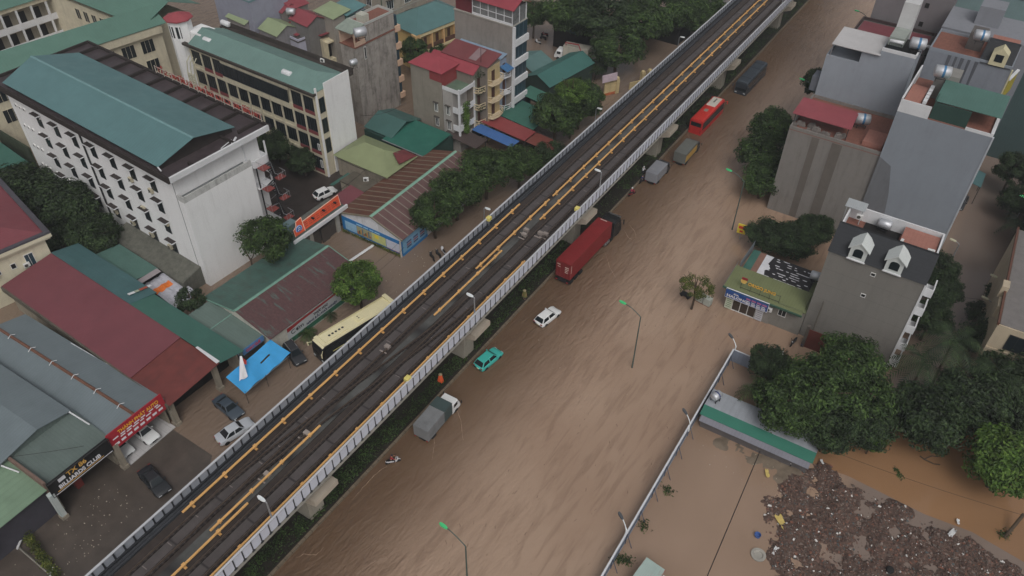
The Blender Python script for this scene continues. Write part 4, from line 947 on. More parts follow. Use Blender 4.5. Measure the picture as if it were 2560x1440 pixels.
# edging of the mural shed's foot plants
gd = MB(); rg_ = random.Random(9)
for k in range(700):
    leaf(gd, (-75+rg_.random()*11.8, 69.45+rg_.gauss(0, .1), rg_.random()*.45), (rg_.gauss(0, .5), -0.5, 1), .22, .12, rg_)
tag(gd.build('foot_plants', LEAFY, recalc=False), 'fringe of small plants along the foot of the blue mural', 'plant', kind='stuff')
# sandbag row between the sheds
sa, sb = P(870, 655, 0.15), P(930, 615, 0.15); nb = 14; sbm = M('white_sack', C(206, 206, 208), 0.8, 0.06, 3); ang = math.atan2(sb.y-sa.y, sb.x-sa.x); pr_ = None
for k in range(nb):
    p = sa.lerp(sb, k/(nb-1))
    if pr_ is None:
        pr_ = MB().loft([[(x, 0.26*w*math.cos(a), 0.12+0.13*w*math.sin(a)) for a in [q*0.7854 for q in range(8)]] for x, w in ((-0.36, .25), (-0.26, .9), (0, 1), (0.26, .9), (0.36, .25))]).build('sandbag', sbm, smooth=True); o = pr_
        tag(o, 'white sandbag in the flood barrier row between the sheds', 'sandbag', 'sandbags in the flood barrier row')
    else: o = pr_.copy(); COL.objects.link(o)
    o.location = (p.x, p.y, 0.0); o.rotation_euler = (0, 0, ang+rnd.uniform(-.35, .35))
# red annex, flat annex, olive hipped hall, green halls
An = Th('red_annex', 'small annex with a plain red sheet roof beside the rusty mural shed', 'shed', (-78.2, 70.6, 0), R_(-1))
An.add('wall', B(-0.2, 2.6, 0.2, 5.0, -0.6, 3.0), grime); hroof(An, 'roof', m_red, -0.4, 2.8, 0, 5.3, 3.2, 0.4, 'sW')
Fa = Th('flat_annex', 'flat concrete roofed annex behind the red sheet roof', 'shed', (-81.0, 76.2, 0), R_(-2))
Fa.add('wall', B(0, 5.2, 0, 3.2, -0.6, 3.1), grime); Fa.add('roof', B(-0.1, 5.3, -0.1, 3.3, 3.1, 3.3), M('mossy_flat', C(84, 78, 68), 0.85, 0.3, 1)); Fa.add('canopy', MB().slab([(-0.9, -1.6, 3.0), (-0.1, -1.6, 3.15), (-0.1, 2.6, 3.15), (-0.9, 2.6, 3.0)], .06), M('deep_green_roof_sheet', C(58, 98, 88)))
ac_proto('white air conditioner lying on the mossy flat annex roof', (-77.6, 78.6, 3.3), 0.7, None, ac_new)
m_ol = M('olive_roof_sheet', C(124, 132, 98), 0.5, 0.1, 0.5, corr='x', period=0.4)
Ol = Th('olive_hall', 'low hall with an olive green hipped roof beside the white end wall', 'hall', (-86.3, 80.6, 0), R_(-1))
Ol.add('wall', B(0.4, 11.3, 0.3, 7.2, -0.6, 3.8), grime); hroof(Ol, 'roof', m_ol, 0, 11.8, -0.2, 7.6, 4.0, 1.9, 'hx'); Ol.add('red_end', MB().slab([(8.8, 7.55, 4.3), (11.7, 7.6, 4.1), (11.7, 3.0, 4.9), (9.5, 4.2, 5.6)], .05), M('dark_red_end', C(104, 50, 52)))
m_eg = M('emerald_roof_sheet', C(38, 92, 80), 0.38, 0.12, 0.5, corr='y', period=0.3, streak=0.2, dirt=C(60, 110, 96), axis_s='x'); m_eg2 = M('teal_dark_sheet', C(60, 92, 88), 0.4, 0.12, 0.5, corr='y', period=0.3)
Gh = Th('emerald_hall', 'emerald green monopitch hall in front of the grey concrete house', 'hall', (-88.0, 89.6, 0), R_(-2))
Gh.add('wall', MB().box(0.3, 14.0, 0.3, 8.0, -0.6, 3.7), M('dark_green_wall', C(36, 62, 56), 0.6, 0.15, 0.6, corr='x', period=0.3)); hroof(Gh, 'rear_roof', m_eg2, 0, 6.5, 0.6, 8.6, 4.0, 1.4, 'gx'); hroof(Gh, 'front_roof', m_eg, 5.2, 14.4, -0.4, 7.0, 3.9, 0.7, 'sN')
Gh.add('gutter', MB().tube([(5.2, -0.5, 3.85), (14.4, -0.5, 3.85)], 0.08, 5), steel)
# lane roofs by the trees
for (nm, lab, col_, q, z, h, kd) in (
    ('green_awning_roof', 'wide deep green awning roof below the curved balconies', C(54, 96, 84), (-72.4, -63.2, 106.8, 113.6), 3.6, 0.8, 'sW'),
    ('high_green_awning', 'smaller green awning roof against the white banded tower', C(56, 100, 86), (-70.6, -64.6, 113.8, 117.5), 4.6, 0.7, 'sW'),
    ('red_awning_roof', 'red sheet awning roof beside the wide green awning', C(128, 60, 60), (-72.2, -62.6, 103.0, 106.7), 3.5, 0.7, 'sW'),
    ('blue_awning_roof', 'blue sheet awning roof beside the red awning', C(62, 98, 150), (-72.0, -63.6, 100.4, 102.9), 3.2, 0.6, 'sW'),
    ('brown_awning_roof', 'dark brown awning roof below the grey house with the white framed windows', C(70, 60, 58), (-75.6, -68.6, 96.8, 100.3), 3.0, 0.6, 'sW'),
    ('rust_awning_roof', 'rust red awning roof half hidden under the roadside trees', C(112, 62, 54), (-62.4, -57.4, 103.0, 106.6), 3.0, 0.4, 'sW')):
    x0, x1, y0, y1 = q; t_ = Th(nm, lab, 'awning', (x0, y0, 0), R_(-1))
    hroof(t_, 'roof', M(nm+'_sheet', col_, 0.4, 0.12, 0.6, corr='y', period=0.3, streak=0.15, dirt=tuple(min(1, c*1.5) for c in col_[:3])+(1,), axis_s='x'), 0, x1-x0, 0, y1-y0, z, h, kd)
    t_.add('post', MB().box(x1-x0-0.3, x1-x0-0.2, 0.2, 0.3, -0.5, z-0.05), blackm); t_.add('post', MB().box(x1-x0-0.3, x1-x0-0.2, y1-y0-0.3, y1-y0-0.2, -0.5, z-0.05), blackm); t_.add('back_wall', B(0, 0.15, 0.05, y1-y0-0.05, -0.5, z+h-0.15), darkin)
# sheds by the foot of the white school
Ms = Th('foot_shed', 'low green roofed shed at the foot of the white school facade', 'shed', (-97.0, 42.0, 0), R_(-3))
Ms.add('wall', B(0, 8.8, 0.4, 3.6, -0.6, 2.9), darkin); hroof(Ms, 'roof', M('foot_green', C(74, 104, 96), 0.5, 0.12, 0.5, corr='x', period=0.35), -0.2, 9.0, 0, 4.2, 3.0, 0.5, 'sS'); Ms.add('canopy', MB().slab([(9.0, 0.2, 3.2), (9.9, 0.2, 3.1), (9.9, 4.0, 3.1), (9.0, 4.0, 3.2)], .06), M('pale_pink_sheet', C(140, 132, 134)))
Tz = Th('tarp_heap', 'creased silver tarpaulin with an orange strip on the yard behind the green shed', 'tarpaulin', (-84.5, 44.0, 0), R_(-3))
tm = MB(); nx, ny = 12, 10
for i in range(nx+1):
    for j in range(ny+1): tm.v.append(Vector((-3.2+6.6*i/nx, -1.2+3.8*j/ny, 2.0-0.8*(i/nx)+0.16*mnoise.noise((i*.9, j*.9, 3))+0.1*math.sin(j*1.9))))
for i in range(nx):
    for j in range(ny):
        a = i*(ny+1)+j; tm.f.append((a, a+1, a+ny+2, a+ny+1)); tm.mi.append(1 if i in (3, 4) and j < 7 else 0)
tm.m = 0; Tz.add('sheet', tm, [M('silver_tarp', C(168, 168, 176), 0.45, 0.2, 2), M('orange_tarp', C(206, 110, 44), 0.6, 0.15)], recalc=False)
Tz.add('frame', B(-3.1, 3.3, -1.1, 2.5, -0.5, 0.9), darkin)
To = Th('teal_court_roof', 'teal sheet roof behind the trees at the left edge', 'shed', (-140, 44.5, 0), R_(-6)); To.add('wall', B(0, 16, 0.5, 7, -0.6, 3.8), grime); hroof(To, 'roof', m_dgreen, -0.5, 16.5, 0, 7.5, 4.0, 0.8, 'sN')
Bw = Th('mossy_yard_wall', 'dark mossy yard wall behind the far end of the white school', 'wall', (-140, 53.0, 0), R_(-3)); Bw.add('body', B(0, 13, 0, 0.3, -0.5, 5.5), M('moss_wall', C(56, 66, 50), 0.9, 0.3, 0.8, streak=0.5)); Bw.add('blue_foot', B(0, 13, -0.05, 0, -0.5, 2.0), M('navy_paint', C(48, 60, 86), 0.8, 0.2))
# ================================================================ BACK HOUSES (behind the school)
def wcol(nm, r, g, b, st=0.3): return M('wall_'+nm, C(r, g, b), 0.85, 0.1, 0.8, streak=st)
def rcol(nm, r, g, b, ax='x'): return M('sheet_'+nm+ax, C(r, g, b), 0.45, 0.12, 0.6, corr=ax, period=0.35)
def house(name, label, px, py, z, w, d, rz, wall, roof, kind='gx', h=1.0, ov=0.25, wins=(), cat='house', par=0.0):
    """house whose near right eaves corner is seen at a photo point; local x runs left (negative), y runs away"""
    p = P(px, py, z); T = Th(name, label, cat, (p.x, p.y, 0), R_(rz))
    k = kind if kind in ('gx', 'gy') else 'f'
    T.add('wall', gable_wall(MB(), -w, 0, 0, d, z, h if k != 'f' else 0, k), wall)
    if kind == 'flat':
        T.add('roof', B(-w-0.1, 0.1, -0.1, d+0.1, z-0.1, z+0.12), roof)
        if par: parapet(T, wall, -w, 0, 0, d, z+0.12, par)
    else: hroof(T, 'roof', roof, -w, 0, 0, d, z, h, kind, ov=ov)
    for (f, u, zz, ww, hh) in wins: window(T, f, u, zz, ww, hh, 0, mull=1)
    return T
g_ol = rcol('olive', 134, 146, 114); g_red = rcol('red', 128, 62, 68); g_redy = rcol('red', 128, 62, 68, 'y'); g_teal = rcol('teal', 86, 122, 124)
terra = M('terracotta_tiles', C(122, 82, 70), 0.7, 0.2, 1.5, bands=('x', 0.4, 0.05, C(110, 64, 52)))
house('lavender_house', 'tall lavender grey blank wall behind the octagonal tower', 622, 5, 16, 11, 9, -4, wcol('lav', 136, 138, 152, .1), g_teal, 'flat', wins=(), par=.3)
house('yellow_house', 'small yellow house with one window beside the lavender wall', 664, 14, 12, 5, 5, -6, wcol('yel', 190, 160, 112, .2), M('yellow_cornice', C(200, 174, 130)), 'flat', wins=(('s', -1.5, 9.2, 0.9, 1.8),), par=.4)
house('red_gable_house', 'house with long dark red gable roof at the top edge, left of two', 705, 32, 12, 7, 4.5, -8, wcol('g1', 120, 116, 112), g_red, 'gx', 1.2)
house('red_gable_house', 'house with short red gable roof at the top edge, right of two', 728, 23, 12.5, 5, 4, -8, wcol('g1', 120, 116, 112), g_redy, 'gy', 1.0)
house('olive_gable_house', 'house with light olive gable roof nearest the lavender wall', 612, 61, 11.5, 5.6, 5, -6, wcol('g2', 130, 126, 124), g_ol, 'gx', 1.2)
house('tile_terrace_house', 'house with broken terracotta roof terrace between two olive gables', 652, 84, 9.5, 6, 6, -6, wcol('g1', 120, 116, 112), terra, 'flat', par=.3)
house('olive_gable_house', 'house with light olive gable roof and grey gable end beside lavender wall panel', 692, 90, 11, 5.2, 5, -6, wcol('g3', 126, 124, 126), g_ol, 'gx', 1.3)
house('red_shed_house', 'flat red sheet roof below the small red gable', 742, 88, 10, 5, 4, -6, wcol('g1', 120, 116, 112), g_red, 'sN', .5)
house('pink_gable_house', 'house with bright red gable roof left of the olive roofed grey house', 768, 66, 12.5, 5.2, 4.6, -8, wcol('g4', 110, 108, 106), g_red, 'gx', 1.3)
house('grey_olive_house', 'grey narrow house with sloping olive roof and a tall window', 833, 47, 13.5, 5.5, 4, -8, wcol('g5', 142, 136, 128), g_ol, 'sN', .6, wins=(('e', 1.6, 9.8, 1.5, 2.2), ('e', 2.2, 5.6, 0.9, 1.3)))
house('teal_top_house', 'house with teal sheet roof and dark green upper wall', 867, 38, 13.5, 5.2, 4.6, -8, wcol('lav2', 150, 150, 158, .15), g_teal, 'sN', .6, wins=(('e', 2.4, 5.0, 1.6, 1.0),)).add('upper_cladding', MB().box(-5.2, 0.06, -0.06, 4.6, 10.6, 13.3), M('dark_green_clad', C(48, 80, 76), 0.6, 0.12, 1, corr='y', period=0.3))
house('green_box_house', 'dark green clad roof box left of the grey apartment block', 906, 66, 10.5, 4.2, 3.6, -10, M('dark_green_clad', C(48, 80, 76)), M('dark_green_roof', C(56, 88, 82), 0.5, 0.12, 1, corr='x', period=0.3), 'hx', 1.4)
ap = house('apartment_block', 'old grey apartment block with barred windows at the top edge', 953, 40, 9, 13, 13, -8, wcol('apt', 150, 142, 130, .5), concrete, 'flat', cat='building')
ap.add('upper_wall', B(-13, 0, 0, 13, 9.2, 24), wcol('apt', 150, 142, 130, .5))
for (f, u, z, w, h) in (('s', -3.4, 10.2, 1.6, 2.0), ('s', -3.4, 6.3, 1.6, 2.0), ('s', -8.5, 10.2, 1.5, 2.0), ('e', 2.6, 9.6, 1.8, 1.9), ('e', 2.6, 6.0, 1.8, 1.9), ('e', 7.5, 9.6, 1.8, 1.9), ('e', 7.5, 6.0, 1.8, 1.9)):
    window(ap, f, u, z, w, h, 0, mull=2); ap.add('window_hood', B(u-w/2-.2, u+w/2+.2, -0.5, 0, z+h+.05, z+h+.15) if f == 's' else B(0, 0.5, u-w/2-.2, u+w/2+.2, z+h+.05, z+h+.15), M('dark_hood', C(70, 66, 62)))
ap.add('downpipe', MB().tube([(0.1, 0.3, 0), (0.1, 0.3, 24)], 0.12, 6), M('green_pipe', C(70, 84, 68)))
l12 = house('lavender_panel_house', 'narrow house with pale lavender side wall and small blue window', 745, 106, 9.5, 5, 7.2, -8, wcol('lav3', 168, 168, 182, .1), M('roof_grey', C(80, 76, 74), 0.6, 0.2, 1), 'flat', par=.4)
window(l12, 'e', 5.6, 4.4, 0.9, 1.9, 0, frame=M('blue_frame', C(70, 100, 130)), pane=bglass)
h13 = house('cream_balcony_house', 'cream framed balcony house with red sloping roof beside the lavender panel', 806, 99, 9.3, 4, 4.4, -8, wcol('crm', 184, 174, 150, .3), g_redy, 'sE', .9)
h13.add('balcony_frame', MB().box(0, 1.3, 0, 0.2, 2, 9).box(0, 1.3, 4.2, 4.4, 2, 9).box(0, 1.3, 0.2, 4.2, 8.7, 9).box(0, 1.3, 0.2, 4.2, 4.6, 5.4).box(0, 1.3, .2, 4.2, 1.2, 2.4), M('cream_frame', C(196, 186, 158))); h13.add('balcony_recess', B(0.01, 0.05, 0.2, 4.2, 2, 8.6), darkin)
for (x, y, z, hz, lab, b) in ((645, 33, 12, 1, 'round white tank beside the yellow house', None), (637, 50, 11, 1, 'long white tank lying beside the left olive gable', None), (668, 46, 10.5, 1, 'small pale tank on the terracotta terrace', None), (727, 31, 13, 1, 'big white tank in front of the short red gable', None)):
    p = P(x, y, z+.5); tank_proto(hz, lab, p, z-0.4, None, R_(25))
# yellow two storey school with teal hipped roof
Yb = house('yellow_school', 'yellow two storey building with arcade and teal hipped roof', 1042, 84, 8.4, 9, 13.5, -11, wcol('yelb', 196, 166, 110, .2), rcol('teal2', 80, 112, 112, 'y'), 'hy', 2.6, ov=0.7, cat='building')
for q in range(4):
    Yb.add('recess', B(0.02, 0.06, 0.6+q*3.2, 3.3+q*3.2, 4.6, 7.6), M('recess_ochre', C(150, 126, 84))); Yb.add('column', B(0.0, 0.5, 0.2+q*3.2, 0.55+q*3.2, -0.5, 8.2), M('yellow_col', C(206, 168, 120))); Yb.add('door', B(0.05, 0.09, 1.6+q*3.2, 2.4+q*3.2, 4.7, 7.0), M('brown_door', C(70, 46, 38)))
    Yb.add('balustrade', B(0.3, 0.42, 0.55+q*3.2, 3.4+q*3.2, 4.5, 5.4), M('brown_balustrade', C(96, 66, 54)))
Yb.add('arcade_band', MB().box(0.0, 0.55, -0.2, 13.3, 3.9, 4.4).box(0, 0.55, -0.2, 13.3, 7.6, 8.3), M('yellow_band', C(206, 190, 150)))
Yb.add('corner_pier', B(-0.6, 0.7, -1.0, 0.2, -0.5, 8.4), M('yellow_col', C(206, 168, 120)))
# grey concrete tower house
gconc = M('stained_concrete', C(150, 144, 138), 0.9, 0.18, 0.7, streak=0.85, dirt=C(64, 60, 56))
Gt = house('concrete_tower_house', 'tall narrow stained concrete house with tiled roof terrace and steel tank', 888, 121, 15.2, 3.7, 9.9, -4, gconc, terra, 'flat')
Gt.add('upper_wall', B(-3.7, 0, 2.6, 9.9, 15.4, 18.2), gconc)
Gt.add('terrace_tiles', B(-3.6, -0.05, 2.7, 9.8, 18.2, 18.32), terra); parapet(Gt, M('pale_coping', C(170, 172, 168), 0.8, 0.1, 1), -3.75, 0.0, 2.55, 9.95, 18.3, .45, .12)
Gt.add('loggia_wall', MB().box(-3.7, -3.5, 0, 2.6, 15.3, 17.6).box(-0.15, 0, 0, 2.6, 15.3, 16.0).box(-0.2, 0, 0, .2, 16, 18).box(-3.7, -3.5, 0, .2, 17.6, 18), M('pink_plaster', C(186, 160, 140), .85, .1)); Gt.add('loggia_recess', B(-3.4, -0.2, 2.5, 2.58, 15.4, 18), M('pink_plaster', C(186, 160, 140)))
Gt.add('loggia_roof', MB().slab([(-4, -0.5, 18.0), (0.1, -0.5, 18.0), (0.1, 2.6, 18.7), (-4, 2.6, 18.7)], .15), M('grey_green_canopy', C(130, 140, 130), .7, .2))
Gt.add('stair_box', B(-2.6, -0.9, 3.4, 4.8, 18.3, 19.6), M('old_white', C(176, 176, 164), .85, .15, 1, streak=.4))
window(Gt, 'e', 2.2, 12.4, 0.5, 2.3, 0, pane=darkin, mull=0); window(Gt, 'e', 3.3, 5.2, 0.6, 1.2, 0, frame=gconc, pane=gconc, mull=0)
for q in range(5): Gt.add('balcony', MB().box(-3.6, 0.2, 9.95, 11.2, 1.4+q*3.3, 2.5+q*3.3), M('pink_balcony', C(198, 166, 142), .8, .1)); 
for q in range(5): Gt.add('balcony_glass', B(-3.6, 0.0, 9.95, 10.6, 2.6+q*3.3, 4.5+q*3.3), bglass)
p = P(900, 78, 20); tank_proto(1, 'large steel tank raised above the concrete tower house terrace', p, 18.6, None, R_(60), 1.25)
p = P(884, 158, 15.8); tank_proto(1, 'small steel tank in the loggia of the concrete tower house', p, 15.0, None, R_(70), .8)
# grey house with red roof and its row
g_r2 = rcol('crimson', 138, 60, 68); g_r2y = rcol('crimson', 138, 60, 68, 'y')
RH = house('grey_red_house', 'grey rendered house with red hipped roof and white framed side windows', 1103, 183, 14.2, 6.8, 4.4, -2, M('grey_render', C(128, 122, 112), .9, .12, .7, streak=.35, dirt=C(70, 66, 60)), g_r2, 'hx', 1.6, ov=.3)
for (x, y) in ((1091, 267), (1121, 276), (1094, 303), (1124, 313)):
    q = RH.on('y', 0, x, y); f = window(RH, 's', q.x, q.z-0.9, 0.75, 1.7, 0, t=.1, mull=1); RH.add('hood', B(q.x-.55, q.x+.55, -.4, 0, q.z+.9, q.z+1.0), M('dark_hood', C(70, 66, 62)))
RH.add('red_panel', MB().box(-2.6, .02, -.05, 0, 12.4, 14.1).box(0, .05, 0, 4.3, 11.6, 14.1), M('red_sheet_wall', C(128, 56, 58), .5, .1, 1, corr='y', period=.3))
fw = white
RH.add('front_block', MB().box(0.06, 3.6, 0.05, 4.3, -0.5, 2.8).box(.06, 2.2, .05, 4.3, 2.8, 11.2), M('pale_front', C(150, 146, 142), .85, .1, .8, streak=.2))
RH.add('terrace_roof', B(.1, 3.6, .05, 4.3, 11.2, 11.35), M('green_terrace', C(90, 108, 92), .8, .3, .6)); RH.add('terrace_rail', MB().box(.1, 3.7, -.05, .05, 11.3, 12.0).box(3.6, 3.75, .05, 4.3, 11.3, 12.0), fw)
for z in (7.6, 4.2): RH.add('balcony', MB().box(2.2, 3.7, 0, 4.3, z-.1, z+.1).box(3.55, 3.7, 0, 4.3, z+.1, z+1.0).box(2.2, 3.55, -.02, .12, z+.1, z+1.0), fw)
RH.add('corner_post', MB().box(3.45, 3.75, -.1, .2, 2.8, 12.2).box(3.45, 3.75, 4.1, 4.4, 2.8, 12.2), fw)
rv = random.Random(4); vm = MB()
for k in range(900): t = rv.random(); leaf(vm, (3.9+rv.gauss(0, .2), 1.6+rv.gauss(0, .45)*(1-t*.4), 9.2-6.6*t), (1, -0.4, .2), .35, .16, rv)
hp = Th('hanging_plant', 'bright green climbing plant hanging down the white balcony front', 'plant', RH.loc, RH.rz); hp.add('foliage', vm, LEAFB, recalc=False)
def row_house(name, label, px, py, z, w, d, roof, kind, h, front, bal, lv):
    T = house(name, label, px, py, z, w, d, -2, wcol('row', 120, 112, 104, .4), roof, kind, h, ov=.3)
    T.add('front', B(.02, .1, .05, d-.05, -.5, z-.4), front)
    for q in range(lv):
        zz = z-3.4-q*3.2
        pts = [(0.1, .05), (1.0, .25), (1.35, d*.5), (1.0, d-.25), (.1, d-.05)]
        T.add('balcony', MB().prism([(a, b, zz-.15) for a, b in pts], (0, 0, .18)), bal); 
        rm = MB(); rm.tube([(a, b, zz+.95) for a, b in pts], .07, 5); rm.tube([(a, b, zz+.5) for a, b in pts], .05, 5)
        for a, b in pts: rm.tube([(a, b, zz), (a, b, zz+.95)], .05, 4)
        T.add('balustrade', rm, bal); T.add('door', B(.1, .16, d*.3, d*.55, zz+.05, zz+2.2), M('brown_door', C(70, 46, 38)))
    return T
crm_b = M('cream_balcony', C(190, 174, 146), .8, .1)
H2 = row_house('balcony_house', 'red roofed house with cream curved balconies full of plants', 1182, 186, 13.4, 9.5, 3.4, g_r2, 'gx', 1.1, M('plant_front', C(120, 122, 110), .8, .2), crm_b, 4)
H3 = row_house('balcony_house', 'maroon roofed house with cream curved balconies and red trim', 1218, 167, 14.6, 9.5, 3.6, rcol('maroon', 110, 60, 62), 'sN', .9, M('cream_front', C(170, 152, 116), .8, .12), crm_b, 4)
H3.add('pale_patch', MB().slab([(-4.2, .3, 14.80), (-2.6, .3, 14.80), (-2.6, 3.4, 15.57), (-4.2, 3.4, 15.57)], .03), M('pale_roof_patch', C(128, 108, 110), .5, .12)); H3.add('mast', MB().tube([(-1.6, .4, 14.6), (-1.6, .4, 17.4)], .04, 5), blackm)
H4 = row_house('balcony_house', 'blue roofed house with white balconies beside the tall banded building', 1248, 148, 14.0, 9.5, 3.0, rcol('sky_blue', 128, 148, 168), 'sN', .5, M('blue_front', C(130, 140, 156), .8, .12), white, 3)
H4.add('blue_canopy', MB().slab([(.1, 0, 12.6), (1.8, 0, 12.1), (1.8, 3.0, 12.1), (.1, 3.0, 12.6)], .06), M('blue_canopy_sheet', C(60, 100, 140)))
rp = random.Random(8)
pb = MB()
for k in range(700): leaf(pb, (rp.uniform(.2, 1.4), rp.uniform(.1, 3.2), rp.choice((3.6, 6.8, 10.0, 13.2))-rp.random()*1.0+.6), (rp.gauss(0, .6), rp.gauss(0, .6), 1), .3, .18, rp)
bp_ = Th('balcony_plants', 'dark potted plants crowding the cream curved balconies', 'plant', H2.loc, H2.rz); bp_.add('foliage', pb, LEAFD, recalc=False)
# tall building with white bands
TB = house('banded_tower_house', 'tall grey house with white bands, blue glass front and red penthouse roof', 1281, 68, 19.4, 12.5, 4.4, -2, M('tower_render', C(132, 126, 120), .9, .1, .7, streak=.3), concrete, 'flat', cat='building')
for q in range(5):
    z = 1.2+q*3.65; TB.add('glass_band', B(.02, .25, .35, 4.2, z+1.15, z+3.6), bglass); TB.add('white_band', B(.02, .55, .05, 4.4, z, z+1.15), white)
    for u in (1.6, 2.9): TB.add('mullion', B(.25, .3, u-.05, u+.05, z+1.15, z+3.6), M('blue_mullion', C(60, 80, 92)))
TB.add('white_edge', B(.02, .5, 0, .35, -.5, 19.4), white)
TB.add('penthouse_glass', MB().box(-8.5, -.1, .1, 4.2, 19.55, 22.3), M('clear_pane', C(110, 112, 112), .15, .3, .8)); 
pf = MB()
for q in range(6): pf.box(-8.5+q*1.68-.05, -8.5+q*1.68+.05, .02, .12, 19.5, 22.4)
pf.box(-8.5, 0, .02, .1, 20.9, 21.0); pf.box(-.1, 0, 0, .1, 19.5, 22.4); pf.box(-.1, .02, 4.1, 4.25, 19.5, 22.4); pf.box(-.1, 0, 2.1, 2.2, 19.5, 22.4); pf.box(-8.6, .05, 0, .12, 19.5, 19.9)
TB.add('penthouse_frame', pf, white); hroof(TB, 'penthouse_roof', g_r2, -12.6, .5, -.4, 4.8, 22.4, 1.2, 'gx')
TB.add('maroon_box', B(-12.3, -8.7, 0.2, 4.0, 19.5, 23.6), M('maroon_clad', C(96, 40, 46), .5, .1, 1, corr='x', period=.3))
# yard sheds, gate and wall right of the banded tower
m_dg2 = M('yard_green_sheet', C(58, 100, 94), .42, .1, .5, corr='x', period=.3)
Ys = house('yard_shed', 'green gable shed in the yard beyond the banded tower', 1374, 217, 4.6, 6, 13.5, -9, M('dark_green_shed_wall', C(44, 60, 54), .7, .2, 1, corr='x', period=.3), m_dg2, 'gy', 1.5, cat='shed')
house('yard_shed', 'small grey green gable shed tucked behind the banded tower', 1330, 178, 4.2, 6, 6, -9, grime, rcol('greyteal', 84, 112, 110, 'y'), 'gy', 1.2, cat='shed')
gw_ = Th('gate_wall', 'cream gate wall with capped posts and a slanted number board', 'wall', P(1510, 240, 0), R_(60))
cw = M('cream_gate_paint', C(190, 172, 130), .8, .1, 1, streak=.2)
gw_.add('panel', MB().box(0, 2.6, 0, .3, -.5, 3.4), cw); gw_.add('orange_foot', B(0, 2.6, -.04, 0, -.5, .5), M('orange_foot', C(170, 96, 60)))
for x in (2.9, 9.0, 10.6): gw_.add('gate_post', MB().box(x-.4, x+.4, -.2, .6, -.5, 3.0).sphere((x, .2, 3.15), .45, 10, 5, .7), cw)
gw_.add('low_wall', B(6.0, 9.0, .1, .3, -.5, 1.4), cw); gw_.add('white_board', MB().prism([(-1.0, -.5, 3.2), (2.4, -.5, 3.2), (2.4, -.3, 4.7), (-1.0, -.3, 4.7)], (0, .08, 0)), M('faded_board', C(176, 160, 168)))
cn = house('green_canopy', 'dark green canopy under the great dark trees', 1440, 85, 4.6, 6, 6, -9, darkin, M('canopy_green', C(36, 72, 68), .6, .1, 1, corr='x', period=.3), 'gx', 1, cat='shed')
house('roadside_shack', 'grey roofed shack by the road under the far trees', 1790, 35, 4.2, 9, 7, 0, grime, M('shack_sheet', C(112, 108, 106), .6, .15, .6, corr='x', period=.3), 'sN', .6, cat='shed')
house('roadside_shack', 'shack with rusty dark roof behind the far roadside fence', 1700, 72, 3.8, 9, 7, 0, darkin, M('shack_dark', C(62, 58, 58), .6, .2, .6, corr='x', period=.3), 'sN', .5, cat='shed')

# ================================================================ RIGHT BANK
m_bb = M('blue_grey_render', C(128, 134, 142), .85, .05, .35, streak=.18, dirt=C(94, 96, 100), bands=('z', 3.5, .004, C(120, 126, 134)))
m_gs = M('patchy_grey_render', C(122, 118, 114), .9, .16, .5, streak=.5, dirt=C(84, 78, 72))
m_wt = M('pale_blue_render', C(138, 144, 152), .85, .05, .4, streak=.2, dirt=C(100, 102, 104))
m_slate = M('black_slate', C(38, 40, 44), .7, .2, 2, bands=('z', .35, .08, C(28, 30, 32)))
tile = M('pink_brick_tiles', C(150, 104, 92), .8, .12, 2, bands=('x', .45, .04, C(130, 80, 66)))
# mansard house
MH = Th('mansard_house', 'grey house with black mansard roof and two white dormer windows', 'house', (-8.0, 87.0, 0), R_(0.5))
mg = M('grey_wall_panels', C(116, 113, 108), .9, .08, .5, streak=.15, bands=('z', 2.4, .012, C(90, 88, 84)))
MH.add('wall', B(0, 11.5, 0, 8.4, -.6, 14.8), mg)
MH.add('mansard', MB().prism([(-.15, -.15, 14.8), (-.15, 2.6, 17.5), (-.15, 3.0, 17.5), (-.15, 3.0, 14.8)], (11.8, 0, 0)), m_slate)
MH.add('terrace_floor', B(0, 11.5, 3.0, 8.4, 14.8, 15.0), terra); parapet(MH, white, 0, 11.5, 3.0, 8.4, 15.0, 1.9, .2)
MH.add('brick_terrace', B(7.0, 11.2, 3.4, 8.0, 15.0, 16.4), tile); MH.add('dark_well', B(2.4, 6.8, 3.3, 8.1, 15.0, 15.1), darkin)
for xa in (2.3, 6.6):
    d = MH.add('dormer', MB().prism([(xa, -.25, 15.0), (xa+2.0, -.25, 15.0), (xa+2.0, -.25, 16.7), (xa+1.0, -.25, 17.5), (xa, -.25, 16.7)], (0, 1.8, 0)), M('dormer_white', C(190, 194, 192), .75, .06, 1, streak=.1))
    MH.add('dormer_roof', MB().slab([(xa-.3, -.5, 16.6), (xa+1.0, -.5, 17.65), (xa+1.0, 2.2, 17.65), (xa-.3, 2.2, 16.6)], .14).slab([(xa+1.0, -.5, 17.65), (xa+2.3, -.5, 16.6), (xa+2.3, 2.2, 16.6), (xa+1.0, 2.2, 17.65)], .14), M('dormer_white', C(190, 194, 192)), d)
    pts = [(xa+.45, -.3, 15.4)]+[(xa+1.0-.55*math.cos(t*math.pi/8), -.3, 16.25+.35*math.sin(t*math.pi/8)) for t in range(9)]+[(xa+1.55, -.3, 15.4)]
    MH.add('dormer_window', MB().prism(pts, (0, .06, 0)), dglass, d)
    MH.add('dormer_sill', B(xa-.1, xa+2.1, -.4, -.25, 14.85, 15.0), white, d)
for (x, y) in ((2183, 686), (2158, 738), (2120, 720)):
    q = MH.on('y', 0, x, y)
    if x != 2120: window(MH, 's', q.x, q.z-.3, .6, .55, 0, mull=0, pane=darkin)
MH.add('east_trim', MB().box(11.5, 11.75, -.1, .3, -.5, 14.8), white)
